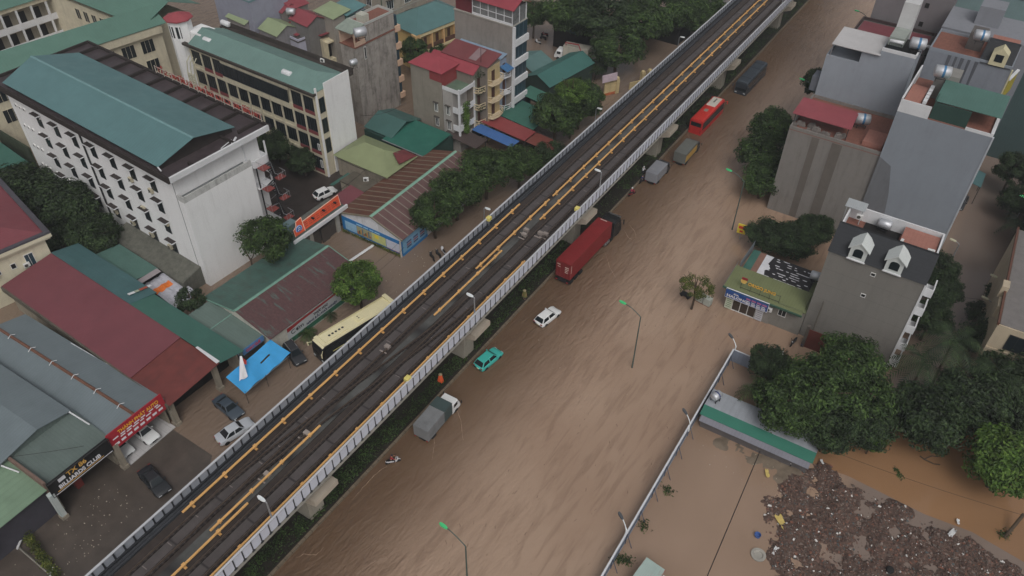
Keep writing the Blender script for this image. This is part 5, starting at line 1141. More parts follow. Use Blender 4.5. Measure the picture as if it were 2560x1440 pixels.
for q in range(5): MH.add('balcony', MB().box(11.5, 12.7, .3, 2.6, .5+q*3.1, .7+q*3.1).box(12.55, 12.7, .3, 2.6, .7+q*3.1, 1.7+q*3.1).box(11.6, 12.55, .3, .42, .7+q*3.1, 1.7+q*3.1), white)
p = P(2212, 562, 16); tank_proto(1, 'bright steel tank behind the black mansard roof', p, 15.0, None, 0, 1.0)
Aa = ac_proto('white air conditioner on the left back corner of the mansard house terrace', (-6.6, 94.2, 16.0), .2, 'air conditioners on the mansard house', ac_new)
dup(Aa, (2.6, 91.0, 16.6), .1, 'white air conditioner on the pink tiled corner of the mansard house'); dup(Aa, (-1.0, 91.3, 16.2), 1.5, 'white box shaped unit between the tank and the pink tiles')
MH.add('tin_canopy', MB().slab([(-.6, 7.0, 17.2), (1.9, 7.0, 17.2), (1.9, 8.6, 17.5), (-.6, 8.6, 17.5)], .06).box(-.4, -.3, 7.1, 7.2, 15, 17.1).box(1.6, 1.7, 7.1, 7.2, 15, 17.1), M('tin_sheet', C(150, 154, 156), .45, .1, 1, corr='x', period=.25))
# low extension and beer restaurant
RX = Th('low_extension', 'low grey extension wall with a small white window beside the restaurant', 'house', (-12.3, 86.6, 0), R_(.5)); RX.add('wall', B(0, 4.25, .05, 8, -.6, 4.0), M('ext_grey', C(122, 119, 113), .9, .08, .6, streak=.2)); window(RX, 's', 1.4, 2.2, 1.1, 1.2, 0, mull=1)
RX.add('roof', B(0, 4.25, 0, 8.1, 4.0, 4.15), M('olive_flat_sheet', C(100, 106, 76), .5, .12, .5, corr='x', period=.4)); ac_proto('white air conditioner above the low extension window corner', (-12.6, 86.3, 2.6), 0, None, ac_new)
BR = Th('beer_restaurant', 'low beer restaurant with olive green sheet roof and folding glass doors', 'restaurant', (-18.6, 86.4, 0), R_(.5))
BR.add('wall', MB().box(0, .3, .1, 9, -.6, 3.7).box(5.2, 6.3, .05, .4, -.6, 3.7).box(.3, 6.3, 8.6, 9, -.6, 3.7).box(6.0, 6.3, .4, 8.6, -.6, 3.7).box(.3, 5.2, .1, .4, 2.5, 3.7), M('rest_grey', C(130, 126, 120), .9, .1, .6, streak=.3))
BR.add('interior', B(.3, 6.0, 1.4, 8.5, -.5, 2.4), M('brown_inner', C(56, 44, 44)))
hroof(BR, 'roof', M('olive_sheet_roof', C(104, 110, 76), .5, .12, .5, corr='x', period=.4, streak=.12, dirt=C(86, 92, 66), axis_s='y'), -.7, 10.2, -.4, 3.9, 4.0, .75, 'sN')
BR.add('gutter', MB().box(-.8, 10.3, -.6, -.4, 3.8, 4.05), M('green_gutter', C(56, 84, 70), .6, .12))
drs = MB()
for q in range(4): drs.box(.95+q*1.1, 1.03+q*1.1, -.06, .1, .1, 2.5)
drs.box(.9, 5.2, -.06, .1, .05, .18); drs.box(.9, 5.2, -.06, .1, 2.42, 2.5)
BR.add('door_frame', drs, wframe)
for q in range(3): BR.add('glass_door', B(1.05+q*1.1, 2.02+q*1.1, 0, .05, .18, 2.42), M('door_glass', C(60, 52, 46), .2, .2, 1))
BR.add('menu_board', B(.0, 1.0, -.25, -.12, .2, 2.4), M('menu_pale', C(176, 180, 162), .7, .06)); BR.add('menu_board', B(4.4, 5.4, -.25, -.12, .2, 2.4), M('menu_pale2', C(180, 180, 184), .7, .06))
for k in range(5):
    BR.add('menu_line', MB().box(.15, .85, -.262, -.252, .55+k*.34, .65+k*.34), M('menu_green', C(70, 110, 80))); BR.add('menu_line', MB().box(4.55, 5.25, -.262, -.252, .55+k*.34, .65+k*.34), M('menu_grey', C(120, 120, 130)))
BR.add('tarred_roof', MB().slab([(2.2, 4.2, 4.3), (9.6, 4.2, 4.3), (9.6, 8.6, 4.7), (2.2, 8.6, 4.7)], .2), M('tar_black', C(38, 36, 38), .35, .2, 1))
rs = random.Random(12); wm = MB()
for k in range(64):
    x = 2.6+rs.random()*6.7; y = 4.4+rs.randint(0, 9)*.44; L_ = rs.uniform(.25, .85); wm.loft([[(x+a*L_, y+b*w, 4.33+(y-4.2)*.09+c) for b, c in ((-.09, 0), (0, .05), (.09, 0))] for a, w in ((-.5, .2), (-.2, 1), (.25, 1), (.5, .2))])
wm.prism([(2.2, 4.25, 4.34), (3.3, 4.25, 4.34), (3.0, 5.4, 4.44), (3.6, 6.0, 4.5), (3.0, 6.9, 4.58), (3.3, 8.5, 4.72), (2.2, 8.5, 4.72)], (0, 0, .03))
o_ = BR.add('peeling_white_film', wm, M('white_film', C(196, 196, 200), .5, .1, 2)); o_['kind'] = 'stuff'
BR.add('red_strip', MB().slab([(1.3, 4.2, 4.3), (2.2, 4.2, 4.32), (2.2, 8.6, 4.7), (1.3, 8.6, 4.7)], .1), M('brick_strip', C(124, 92, 80))); BR.add('green_strip', MB().slab([(.2, 4.2, 4.25), (1.3, 4.2, 4.3), (1.3, 8.8, 4.7), (.2, 8.8, 4.6)], .1), m_dgreen)
BR.add('clear_screen', MB().prism([(-.9, .2, 3.6), (-.9, 4.6, 3.6), (-.6, 4.6, 5.1), (-.6, 1.2, 4.9)], (.03, 0, 0)).prism([(-.3, 4.6, 3.8), (-.1, 9.6, 3.6), (-.1, 9.6, 5.6), (-.3, 4.6, 5.1)], (.03, 0, 0)), M('grey_screen', C(120, 126, 132), .3, .12, 1))
p = P(2040, 694, 5.4); tank_proto(1, 'dented steel tank at the end of the tarred restaurant roof', p, 4.6, None, .1, 1.0)
bH = sign('restaurant_sign', 'blue restaurant sign with large white name and small lines', (-18.75, 85.75, 2.55), R_(.5), 6.0, 1.5, M('sign_blue', C(36, 76, 140), .5, .06), R_(-12), fmat=wlet)
bH.put('lettering', 'BIA', 1.15, .92, .48, wlet, 1.0, .02); bH.put('name_lettering', 'HALONG', .2, .22, .72, wlet, 1.0, .03)
pk = M('sign_pink', C(176, 110, 150), .5, .06)
for k in range(4): bH.bar('title_block', 2.95+k*.76, 3.55+k*.76, .98, 1.3, pk)
for z, n_, w in ((.62, 4, .5), (.32, 4, .6), (.1, 4, .55)):
    for k in range(n_): bH.bar('small_lettering', 3.0+k*.72, 3.0+k*.72+w, z, z+.16, wlet)
rfS = sign('roof_sign', 'yellow roof letters with a red and yellow disc on thin posts', (-17.3, 86.6, 4.2), R_(.5), .01, .01, blackm, 0)
fm2 = MB()
for q in range(5): fm2.box(.1+q*1.35, .14+q*1.35, 0, .04, -.2, 1.35)
fm2.box(.1, 5.6, 0, .04, .1, .14); fm2.box(.1, 5.6, 0, .04, 1.1, 1.14); rfS.add('frame', fm2, blackm)
rfS.add('disc', MB().lathe([(.02, -.03), (.42, -.03), (.42, .03), (.02, .03)], 18, (.35, 0, 1.35), 'y'), M('disc_yellow', C(206, 170, 90))); rfS.add('red_mark', MB().box(.0, .8, -.06, .06, 1.6, 1.95), M('disc_red', C(130, 36, 40)))
rfS.put('lettering', 'ORIGO JUNG', 1.0, .95, .68, ylw, .95, .012)
# stained grey house + red roof
GH = Th('stained_house', 'patchy grey rendered house with red sheet canopy and tiled roof terrace', 'house', (-21.7, 112.7, 0), R_(.5))
GH.add('wall', B(0, 13.6, 0, 11.8, -.6, 14.8), m_gs)
vs = MB()
for x, w in ((3.6, 1.1), (6.6, 1.5)): vs.box(x, x+w, -.03, 0, .1, 14.7)
GH.add('damp_stripe', vs, M('dark_damp', C(98, 92, 86), .9, .15, .6))
GH.add('terrace_floor', B(0, 13.6, 0, 11.8, 14.8, 14.92), terra); parapet(GH, m_gs, 0, 13.6, 0, 11.8, 14.92, .5, .2)
GH.add('canopy', MB().slab([(-.3, 1.0, 17.0), (8.4, 1.0, 17.0), (8.2, 6.2, 17.3), (-.3, 6.2, 17.3)], .08), M('red_canopy_sheet', C(136, 68, 74), .45, .1, .6, corr='y', period=.3))
GH.add('canopy_post', MB().box(.1, .2, 1.2, 1.3, 14.9, 16.9).box(8, 8.1, 1.2, 1.3, 14.9, 16.9).box(.1, .2, 6, 6.1, 14.9, 17).box(8, 8.1, 6, 6.1, 14.9, 17), blackm)
cl = MB(); rc_ = random.Random(2)
for k in range(26): x = rc_.uniform(.3, 7.6); y = rc_.uniform(.4, 2.2); s = rc_.uniform(.2, .6); cl.loft([[(x-s, y-s*.5, 14.95), (x+s, y-s*.4, 14.95), (x+s*.8, y+s*.6, 14.95), (x-s*.9, y+s*.5, 14.95)], [(x-s*.6, y-s*.3, 15.2+s), (x+s*.5, y-s*.2, 15.1+s), (x+s*.4, y+s*.3, 15.2+s), (x-s*.5, y+s*.3, 15.0+s)]])
tag(cl.build('rooftop_clutter', M('clutter_mix', C(110, 104, 100), .8, .5, 2), None), 'clutter of boxes and plants under the red sheet canopy', kind='stuff').location = GH.loc
GH.add('tile_slab', B(10.4, 13.2, 1.4, 5.4, 14.95, 15.6), tile)
p = P(2160, 290, 17); blueband = M('tank_blue', C(60, 110, 150), .5); tank_proto(1, 'white and blue banded tank beside the red sheet canopy', p, 15.2, blueband, .3, 1.3)
# pale house with white canopy
WH = Th('pale_house', 'pale blue grey house with a white canopy over its roof terrace', 'house', (-21.6, 124.6, 0), R_(.5))
WH.add('wall', MB().box(0, 12.4, 0, 6.5, -.6, 21.6), m_wt); WH.add('upper_wall', MB().box(7.5, 12.4, 0.0, 6.4, 21.6, 24.8).box(0, .2, 0, 6.4, 21.6, 22.2).box(.2, 7.5, 0, .2, 21.6, 22.2), m_wt)
WH.add('canopy', MB().slab([(.4, -.4, 24.2), (7.6, -.4, 24.2), (7.6, 6.2, 24.5), (.4, 6.2, 24.5)], .1), M('white_canopy', C(176, 174, 174), .6, .08, .6, corr='y', period=.4)); WH.add('terrace_back', B(.3, 7.4, 5.9, 6.3, 21.6, 24.1), darkin); WH.add('panel', B(4.9, 7.5, .02, .1, 21.7, 23.9), m_wt)
WH.add('canopy_post', MB().box(.5, .62, 0, .12, 21.6, 24.1).box(.5, .62, 5.7, 5.82, 21.6, 24.2), steel)
window(WH, 's', 6.6, 14.2, .9, 1.3, 0, pane=darkin, frame=m_wt, mull=0)
for z in (15.6, 9.8): WH.add('balcony', B(-1.2, 0, .5, 3.0, z, z+2.4), M('grey_balcony', C(96, 100, 108)))
WH.add('terrace_rim', MB().box(7.5, 12.4, 0, .2, 24.8, 25.3).box(12.2, 12.4, .2, 6.4, 24.8, 25.3), white); WH.add('dark_floor', B(7.6, 12.1, .3, 6.2, 24.8, 24.86), darkin)
WH.add('stair_bulkhead', B(7.7, 9.9, 6.6, 9.0, 21, 30.0), M('bulkhead_white', C(182, 182, 182), .7, .08, .8)); WH.add('link_roof', B(7.7, 9.9, 2.5, 6.5, 24.9, 26.2), M('pale_glass_roof', C(140, 146, 140), .4, .1))
p = P(2300, 98, 27); t1 = tank_proto(1, 'white and blue tank on a dark stand on the pale house roof', p, 25.0, blueband, .2, 1.35)
solar('white solar heater drum on the front edge of the pale house roof', (-12.6, 125.6), 24.9, .1)
MHb = Th('red_roof_block', 'block with a dark red roof deck behind the pale house', 'house', (-21.6, 131.4, 0), 0); MHb.add('wall', B(0, 12.4, 0, 17.5, -.6, 19.2), M('dim_render', C(96, 92, 90), .9, .1, .6, streak=.4)); MHb.add('roof', B(.5, 11.8, .5, 16.5, 19.2, 19.35), M('dark_red_deck', C(112, 60, 66), .5, .1, .6)); parapet(MHb, M('dark_red_rim', C(60, 48, 48)), 0, 12.4, 0, 17.5, 19.2, .5, .3)
solar('white solar heater drum at the back near the tall grey wall', (-9.8, 139.5), 19.6, .1)
FB = Th('far_grey_block', 'large plain grey block at the top right edge', 'building', (-20.6, 150, 0), 0); FB.add('wall', B(0, 12.2, 0, 16, -.6, 34), M('far_grey', C(112, 108, 110), .9, .06, .4, streak=.1)); 
for (x, y) in ((2318, 14), (2302, 60)): q = FB.on('y', 0, x, y); window(FB, 's', q.x, q.z-.5, .8, 1.0, 0, pane=darkin, frame=M('far_grey', C(112, 108, 110)), mull=0)
# big blue grey house
BB = Th('blue_grey_house', 'tall blank blue grey house with green shed roof on top', 'house', (-8.2, 112.4, 0), R_(-.5))
BB.add('wall', MB().box(0, 12.3, 0, 12, -.6, 22.4), m_bb); BB.add('corner_edge', MB().box(12.3, 12.5, -.08, .3, -.5, 22.4), M('pale_edge', C(168, 172, 178))); 
pts = [(0, -.02, .1), (11, -.02, .1), (10.6, -.02, 2.2), (9.4, -.02, 2.6), (8.2, -.02, 3.6), (6.6, -.02, 4.0), (5.2, -.02, 5.2), (3.6, -.02, 5.4), (3.0, -.02, 9.5), (1.9, -.02, 14), (0, -.02, 15)]
BB.add('damp_patch', MB().prism(pts, (0, .015, 0)), M('damp_render', C(104, 106, 110), .9, .08, .4, streak=.2))
BB.add('terrace_floor', B(0.1, 12.2, .1, 11.9, 22.4, 22.5), terra); BB.add('parapet', MB().box(0, .2, 0, 11.9, 22.4, 24.4).box(.2, 4.0, 0, .2, 22.4, 24.2).box(11.9, 12.3, 0, 11.9, 22.4, 22.9).box(8.8, 11.9, 0, .2, 22.4, 22.8), white)
BB.add('pink_terrace', B(.3, 2.4, .3, 6, 22.5, 24.0), tile); BB.add('stair_box', B(2.6, 5.6, 6.4, 9.4, 22.5, 26.2), M('grey_box', C(124, 122, 118), .85, .1)); 
hroof(BB, 'shed_roof', M('green_shed_sheet', C(74, 106, 98), .42, .08, .5, corr='x', period=.35), 4.0, 12.3, .6, 6.4, 25.0, .6, 'sN')
BB.add('shed_wall', MB().box(4.1, 8.8, .3, .4, 22.5, 24.9).box(4.1, 4.2, .4, 6.2, 22.5, 25.2).box(8.8, 12.2, 5.9, 6.1, 22.5, 25.2), M('dark_green_sheet_wall', C(42, 66, 60), .6, .12, .5, corr='x', period=.3))
p = P(2356, 182, 27); tank_proto(1, 'white and blue tank on a stair box between the blue grey houses', p, 25.9, blueband, .2, 1.3)
pt = Th('parapet_pots', 'row of white planters along the pink terrace edge', 'planters', (-5.6, 112.9, 24.0), 0)
for k in range(5): pt.add('planter', B(0, .5, .2+k*1.15, 1.05+k*1.15, 0, .45), white)
# streaked house
ST = Th('streaked_house', 'blue grey house with dark rain streaks and a single cream dormer', 'house', (-8.4, 131, 0), R_(-.5))
ST.add('wall', B(0, 11.6, 0, 8, -.6, 24), M('streaked_render', C(124, 128, 136), .85, .05, .4, streak=.25))
rk = MB()
for x, w, h in ((2.8, .5, 8), (3.8, .35, 10), (4.6, .5, 7.5), (5.6, .4, 9), (6.6, .5, 6)): rk.prism([(x, -.03, 24), (x+w, -.03, 24), (x+w*.7, -.03, 24-h), (x+w*.3, -.03, 24-h)], (0, .02, 0))
ST.add('rain_streak', rk, M('rain_dark', C(84, 86, 92), .9, .1)); ST.add('terrace_floor', B(.1, 7, .1, 7.9, 24, 24.1), terra); parapet(ST, m_bb, 0, 11.6, 0, 8, 24, .5, .2)
ST.add('mansard', MB().prism([(7.2, -.12, 24), (7.2, 2.0, 26.8), (7.2, 3.0, 26.8), (7.2, 3.0, 24)], (4.2, 0, 0)), m_slate); xa = 8.3
d = ST.add('dormer', MB().prism([(xa, -.3, 24.2), (xa+2.2, -.3, 24.2), (xa+2.2, -.3, 26.0), (xa+1.1, -.3, 26.9), (xa, -.3, 26.0)], (0, 1.8, 0)), M('dormer_cream', C(190, 182, 150), .75, .06)); ST.add('dormer_window', B(xa+.55, xa+1.65, -.34, -.3, 24.8, 25.9), dglass, d)
ST.add('brick_terrace', B(7.4, 11.2, 3.2, 7.6, 24, 25.6), tile); ST.add('stair_box', B(4.4, 6.6, 3.5, 6.2, 24.1, 26.8), M('dim_box', C(90, 86, 84))); ST.add('front_trim', B(11.6, 11.8, -.1, .3, -.5, 24), M('dormer_cream', C(190, 182, 150)))
p = P(2457, 82, 28); tank_proto(1, 'white tank on a dark stand at the far right houses', p, 26.4, blueband, .2, 1.2)
yb = Th('yellow_balcony', 'faded yellow shop board on the front of the streaked house', 'sign', (3.4, 131.5, 19), R_(80)); yb.add('board', B(0, 4.4, -.1, .1, 0, 3.2), M('faded_yellow', C(150, 138, 50), .6, .2, .6)); yb.add('rail', B(0, 4.4, -.2, .2, 3.2, 3.4), white)
RB = Th('row_end_house', 'pale grey house with flat roof at the far end of the right row', 'house', (-8.4, 139.6, 0), 0); RB.add('wall', B(0, 13.5, 0, 9.5, -.6, 24.6), M('row_pale', C(124, 126, 132), .85, .06, .5, streak=.15)); RB.add('penthouse', B(4, 7.6, 4, 8, 24.6, 27.5), M('row_pale', C(124, 126, 132)))
FR = Th('far_teal_house', 'long house with grey green sheet roofs in the top right corner', 'house', (-8.2, 150.5, 0), 0); FR.add('wall', B(0, 26, 0, 18, -.6, 22.4), M('teal_clad', C(62, 80, 80), .6, .1, .6, corr='x', period=.4)); hroof(FR, 'roof', M('grey_teal_sheet', C(86, 104, 104), .45, .08, .5, corr='x', period=.4), -.3, 27, -.5, 7, 23.2, 1.6, 'sN'); hroof(FR, 'rear_roof', M('blue_grey_sheet', C(92, 100, 112), .45, .08, .5, corr='x', period=.4), -.3, 27, 7, 20, 25.0, 1.4, 'sN')
aw = Th('street_awning', 'small teal awning over the back street beside the blue grey house', 'awning', (4.8, 133.0, 0), 0); aw.add('roof', MB().slab([(0, 0, 3.8), (1.7, 0, 3.4), (1.7, 4.8, 3.4), (0, 4.8, 3.8)], .08), M('awning_teal', C(70, 100, 102), .5, .1, .6)); aw.add('post', MB().box(1.5, 1.6, .1, .2, -.5, 3.4).box(1.5, 1.6, 4.6, 4.7, -.5, 3.4), blackm)
# cream house at the right edge
CR = Th('cream_corner_house', 'cream house with brown trim and big windows at the right edge', 'house', (12.7, 90.2, 0), R_(2))
m_cr = M('cream_render', C(172, 158, 136), .85, .08, .6, streak=.15)
CR.add('wall', B(0, 16, 0, 22, -.6, 10.6), m_cr); CR.add('trim', MB().box(-.15, .1, -.1, 22, 10.6, 11.0), M('brown_trim', C(92, 62, 50), .6, .15)); CR.add('floor_band', B(0, 16, -.12, 0, 6.7, 7.0), m_cr)
window(CR, 's', 3.2, 7.4, 3.0, 2.4, 0, mull=2, frame=M('dark_frame', C(44, 42, 42))); window(CR, 's', 3.0, 3.4, 2.9, 2.6, 0, mull=2, frame=M('dark_frame', C(44, 42, 42)), pane=bglass); window(CR, 's', 9, 7.4, 3.0, 2.4, 0, mull=2, frame=M('dark_frame', C(44, 42, 42)))
CR.add('roof_terrace', B(.2, 15.8, .2, 21.8, 10.6, 10.7), M('grey_terrace', C(110, 106, 104), .8, .15)); CR.add('terrace_box', MB().box(-.6, .2, 6.5, 8, 9.8, 11.6).box(-.4, .3, 3.8, 5.8, 8.6, 10.4), m_cr)
CR2 = Th('cream_back_house', 'pale house with a white roof edge at the right edge by the black pickup', 'house', (14.8, 113.5, 0), R_(2)); CR2.add('wall', B(0, 14, 0, 26, -.6, 9.0), M('slate_roof_wall', C(84, 90, 104), .7, .1)); CR2.add('edge', B(-.25, 0, 0, 26, 8.4, 9.2), M('pale_edge_trim', C(150, 146, 140), .8, .1)); CR2.add('step_wall', B(-1.2, -.25, -3, 2, -.5, 2.2), M('teal_step', C(64, 84, 84), .8, .1))
# ================================================================ TREES
def crown_me(name, seed, n_cl, per, ls, mat, R=4.0, rz=0.75, flat=0.0, crad=.27):
    r = random.Random(seed); mb = MB()
    for k in range(n_cl):
        while True:
            v = Vector((r.uniform(-1, 1), r.uniform(-1, 1), r.uniform(-1, 1)))
            if .15 < v.length < 1: break
        v = v.normalized()*(v.length**0.45)
        if v.z < -0.55: v.z *= .5
        off = 1+.22*mnoise.noise(v*1.6+Vector((seed, 0, 0)))
        c = Vector((v.x, v.y, v.z*rz))*R*.80*off
        cr = R*r.uniform(crad*.65, crad*1.15)
        for q in range(per):
            d = Vector((r.gauss(0, 1), r.gauss(0, 1), r.gauss(0, .8))); d = d.normalized()*(r.random()**.4)
            n_ = d+Vector((0, 0, .55))+v*.5+Vector((r.gauss(0, .35), r.gauss(0, .35), r.gauss(0, .35)))
            leaf(mb, c+Vector((d.x, d.y, d.z*.75))*cr, n_, ls*r.uniform(.7, 1.3), ls*r.uniform(.4, .6), r)
    me = bpy.data.meshes.new(name); me.from_pydata([tuple(v) for v in mb.v], [], mb.f); me.materials.append(mat); return me
def trunk_me(name, seed):
    r = random.Random(seed); mb = MB()
    mb.tube([(0, 0, -.15), (r.uniform(-.03, .03), r.uniform(-.03, .03), .4), (r.uniform(-.06, .06), r.uniform(-.06, .06), .85), (.02, 0, 1.25)], [.065, .05, .04, .015], 8)
    for k in range(7):
        a = k*.9+r.random(); z = .55+.06*k; L_ = r.uniform(.4, .7)
        mb.tube([(0, 0, z), (math.cos(a)*L_*.5, math.sin(a)*L_*.5, z+.18), (math.cos(a)*L_, math.sin(a)*L_, z+.42)], [.026, .018, .008], 5)
    me = bpy.data.meshes.new(name); me.from_pydata([tuple(v) for v in mb.v], [], mb.f); me.materials.append(BARK); me.polygons.foreach_set('use_smooth', [True]*len(me.polygons)); return me
CR_ = {'broad': crown_me('broad_crown', 1, 95, 105, .42, LEAF), 'broad2': crown_me('broad_crown_b', 2, 85, 110, .42, LEAF, rz=.85), 'dark': crown_me('dark_crown', 3, 95, 105, .42, LEAFD), 'dark2': crown_me('dark_crown_b', 5, 85, 110, .45, LEAFD, rz=.9),
       'bright': crown_me('bright_crown', 4, 80, 105, .45, LEAFB, rz=.85), 'sparse': crown_me('sparse_crown', 6, 46, 46, .36, LEAFY, rz=.6, crad=.2), 'bush': crown_me('bush_crown', 8, 50, 70, .5, LEAFD, rz=.7), 'mix': crown_me('mixed_crown', 9, 80, 100, .42, LEAF, rz=.8)}
TK = [trunk_me('tree_trunk', k) for k in range(3)]
def tree(kind, px, py, zc, r, label, zs=1.0, group='roadside trees', name='tree'):
    p = P(px, py, zc); T = Th(name, label, 'tree', (p.x, p.y, 0), 0, group)
    k = bpy.data.objects.new('crown', CR_[kind]); COL.objects.link(k); k.parent = T.o; k.location = (0, 0, zc); k.scale = (r/4, r/4, r/4*zs); k.rotation_euler = (0, 0, rnd.uniform(0, 6.28))
    t = bpy.data.objects.new('trunk', TK[rnd.randint(0, 2)]); COL.objects.link(t); t.parent = T.o; t.scale = (r, r, max(.8, zc)); t.rotation_euler = (0, 0, rnd.uniform(0, 6.28))
    return T
g = 'trees behind the shops'
tree('dark', 55, 470, 4.5, 6.0, 'dark tree at the left edge, above the cream house roof', .8, g)
tree('dark2', 165, 520, 4.5, 5.6, 'dark tree between the cream house and the white school facade', .85, g)
tree('dark', 232, 585, 3.8, 4.4, 'dark tree against the foot of the white school facade', .9, g)
tree('bush', 110, 590, 3.0, 4.2, 'dark low tree just behind the cream house corner', .9, g)
tree('mix', 662, 596, 7.0, 4.0, 'green tree in front of the white school end wall', 1.05, g)
tree('bush', 476, 748, 4.0, 2.2, 'small round tree at the corner of the white school', 1.1, g)
tree('bright', 893, 705, 5.2, 3.6, 'bright green tree leaning over the cream coach', .95, 'trees along the side street')
g = 'trees along the side street'
tree('mix', 1085, 530, 5.0, 4.0, 'green tree nearest the side wall of the rusty mural shed', .9, g)
tree('broad', 1140, 478, 5.5, 4.6, 'broad green tree over the middle of the rusty mural shed', .9, g)
tree('broad2', 1215, 420, 6.0, 5.0, 'broad green tree beside the viaduct, right of the rusty shed', .85, g)
tree('broad', 1300, 408, 5.0, 4.2, 'green tree at the far end of the rusty mural shed', .8, g)
tree('bush', 1375, 378, 3.2, 3.2, 'low bushy tree below the red awnings beside the viaduct', .8, g)
tree('broad2', 1390, 285, 6.0, 4.8, 'dark crowned tree in front of the wide green awning', 1.1, g)
tree('bright', 1432, 228, 9.5, 3.2, 'light green tree top rising above the dark tree', .7, g)
tree('broad', 1450, 250, 6.0, 4.8, 'dark green tree between the yard shed and the viaduct', 1.1, g)
tree('dark', 1505, 40, 9.0, 8.0, 'huge dark tree at the top edge left of the viaduct', .8, 'great trees at the top edge')
g = 'great trees at the top edge'
tree('broad', 1420, 30, 8.0, 6.5, 'great green tree near the red penthouse at the top edge', .8, g)
tree('broad2', 1600, 55, 8.0, 6.8, 'great green tree in the middle of the far clump', .9, g)
tree('mix', 1545, 120, 6.5, 6.0, 'great tree overhanging the flooded side street', .9, g)
tree('broad', 1670, 25, 7.0, 6.2, 'great green tree near the viaduct at the top edge', .8, g)
tree('broad2', 1745, 55, 4.5, 4.2, 'small tree over the roadside shacks by the viaduct', .8, g)
tree('broad', 1760, 10, 6.0, 5.0, 'tree at the top edge right beside the viaduct', .8, g)
tree('mix', 1335, 35, 5.5, 4.0, 'yellowish green tree right of the red penthouse', .9, g)
tree('bush', 1490, 165, 3.0, 2.8, 'round shrub behind the cream gate wall', .7, g)
tree('bright', 1450, 158, 2.4, 2.4, 'bright shrub between the green shed and the white truck', .6, g)
tree('dark', 690, 362, 3.5, 3.6, 'dark courtyard tree below the dark classroom windows', .9, 'courtyard trees')
tree('dark2', 757, 402, 3.0, 2.8, 'dark courtyard shrub near the white end wall', .9, 'courtyard trees')
tree('mix', 1032, 125, 6, 3.4, 'green tree between the concrete tower house and the yellow building', 1.0, None)
tree('mix', 1090, 128, 3.5, 2.6, 'shrub in front of the yellow building', .8, None)
g = 'trees by the right hand houses'
tree('broad2', 1935, 320, 6.5, 4.4, 'tree left of the patchy grey house, uppermost of three', 1.0, g)
tree('broad', 1905, 382, 5.0, 4.6, 'tree left of the patchy grey house, largest of three', .9, g)
tree('broad2', 1910, 445, 4.0, 4.0, 'tree left of the patchy grey house, lowest of three', .9, g)
tree('dark', 2052, 205, 9, 3.4, 'tree peeping out left of the pale blue grey house', 1.2, g)
tree('dark', 1920, 585, 3.2, 3.8, 'dark tree behind the restaurant, left part', .7, g)
tree('dark2', 1985, 600, 3.0, 4.0, 'dark tree behind the restaurant, in the middle', .7, g)
tree('dark', 2040, 570, 3.0, 3.4, 'dark tree in the gap against the patchy grey wall', .8, g)
tree('sparse', 1742, 712, 4.6, 2.9, 'thin yellow green tree standing in the flood beside metal cabinets', .8, g)
g = 'trees of the near right plot'
tree('mix', 1975, 1005, 5.5, 4.6, 'big green tree over the green and white site shed', .85, g)
tree('broad', 2050, 965, 6.5, 5.0, 'biggest green tree in the middle of the near right clump', .8, g)
tree('broad2', 2125, 905, 6.5, 4.6, 'green tree against the corner of the mansard house', .85, g)
tree('broad', 2150, 990, 5.5, 4.6, 'dark green tree at the right side of the near clump', .8, g)
tree('dark', 2080, 1060, 4.5, 4.2, 'dark tree over the far end of the site shed', .8, g)
tree('dark2', 2180, 1065, 4.0, 3.4, 'dark tree hanging over the muddy canal', .9, g)
tree('dark', 1925, 905, 4.0, 3.0, 'tree by the fence corner below the restaurant', .8, g)
tree('bright', 2182, 1100, 2.6, 1.7, 'small bright leafed tree at the canal edge', 1.1, g)
tree('dark', 2330, 1040, 5.0, 5.2, 'dark tree right of the canal mouth', .8, g)
tree('dark2', 2430, 1000, 5.0, 5.2, 'dark tree below the coconut palms', .8, g)
tree('dark', 2530, 960, 5.5, 5.0, 'dark tree at the right edge below the cream house', .9, g)
tree('dark2', 2560, 1040, 4.0, 4.2, 'dark tree at the right edge above the bright tree', .9, g)
tree('bright', 2515, 1150, 5.0, 4.6, 'bright green tree at the right edge over the canal', 1.0, g)
tree('dark', 2470, 850, 4.0, 4.0, 'dark tree in front of the cream corner house', .8, g)
g = 'trees of the back street'
tree('dark', 2350, 668, 5.5, 3.0, 'dark tree right of the pink terrace of the mansard house', 1.0, g)
tree('dark2', 2352, 725, 5.0, 3.0, 'dark tree beside the white balconies of the mansard house', 1.0, g)
tree('dark', 2330, 790, 4.5, 3.2, 'dark tree at the foot of the white balconies', .9, g)
tree('dark2', 2535, 425, 5.0, 3.4, 'dark tree at the right edge above the red and green light', 1.0, g)
tree('dark', 2545, 500, 4.0, 3.2, 'dark tree at the right edge level with the light', 1.0, g)
tree('dark', 2525, 245, 5, 4.4, 'dark tree right of the streaked house, top right', 1.2, g)
tree('dark2', 2512, 305, 4.5, 3.8, 'dark tree right of the blue grey house roof', 1.0, g)
tree('bush', 2500, 735, 2.4, 2.2, 'dark shrub below the black pickup', .8, g)
tree('bush', 2455, 780, 2.6, 2.4, 'dark shrub at the water edge of the back street', .8, g)
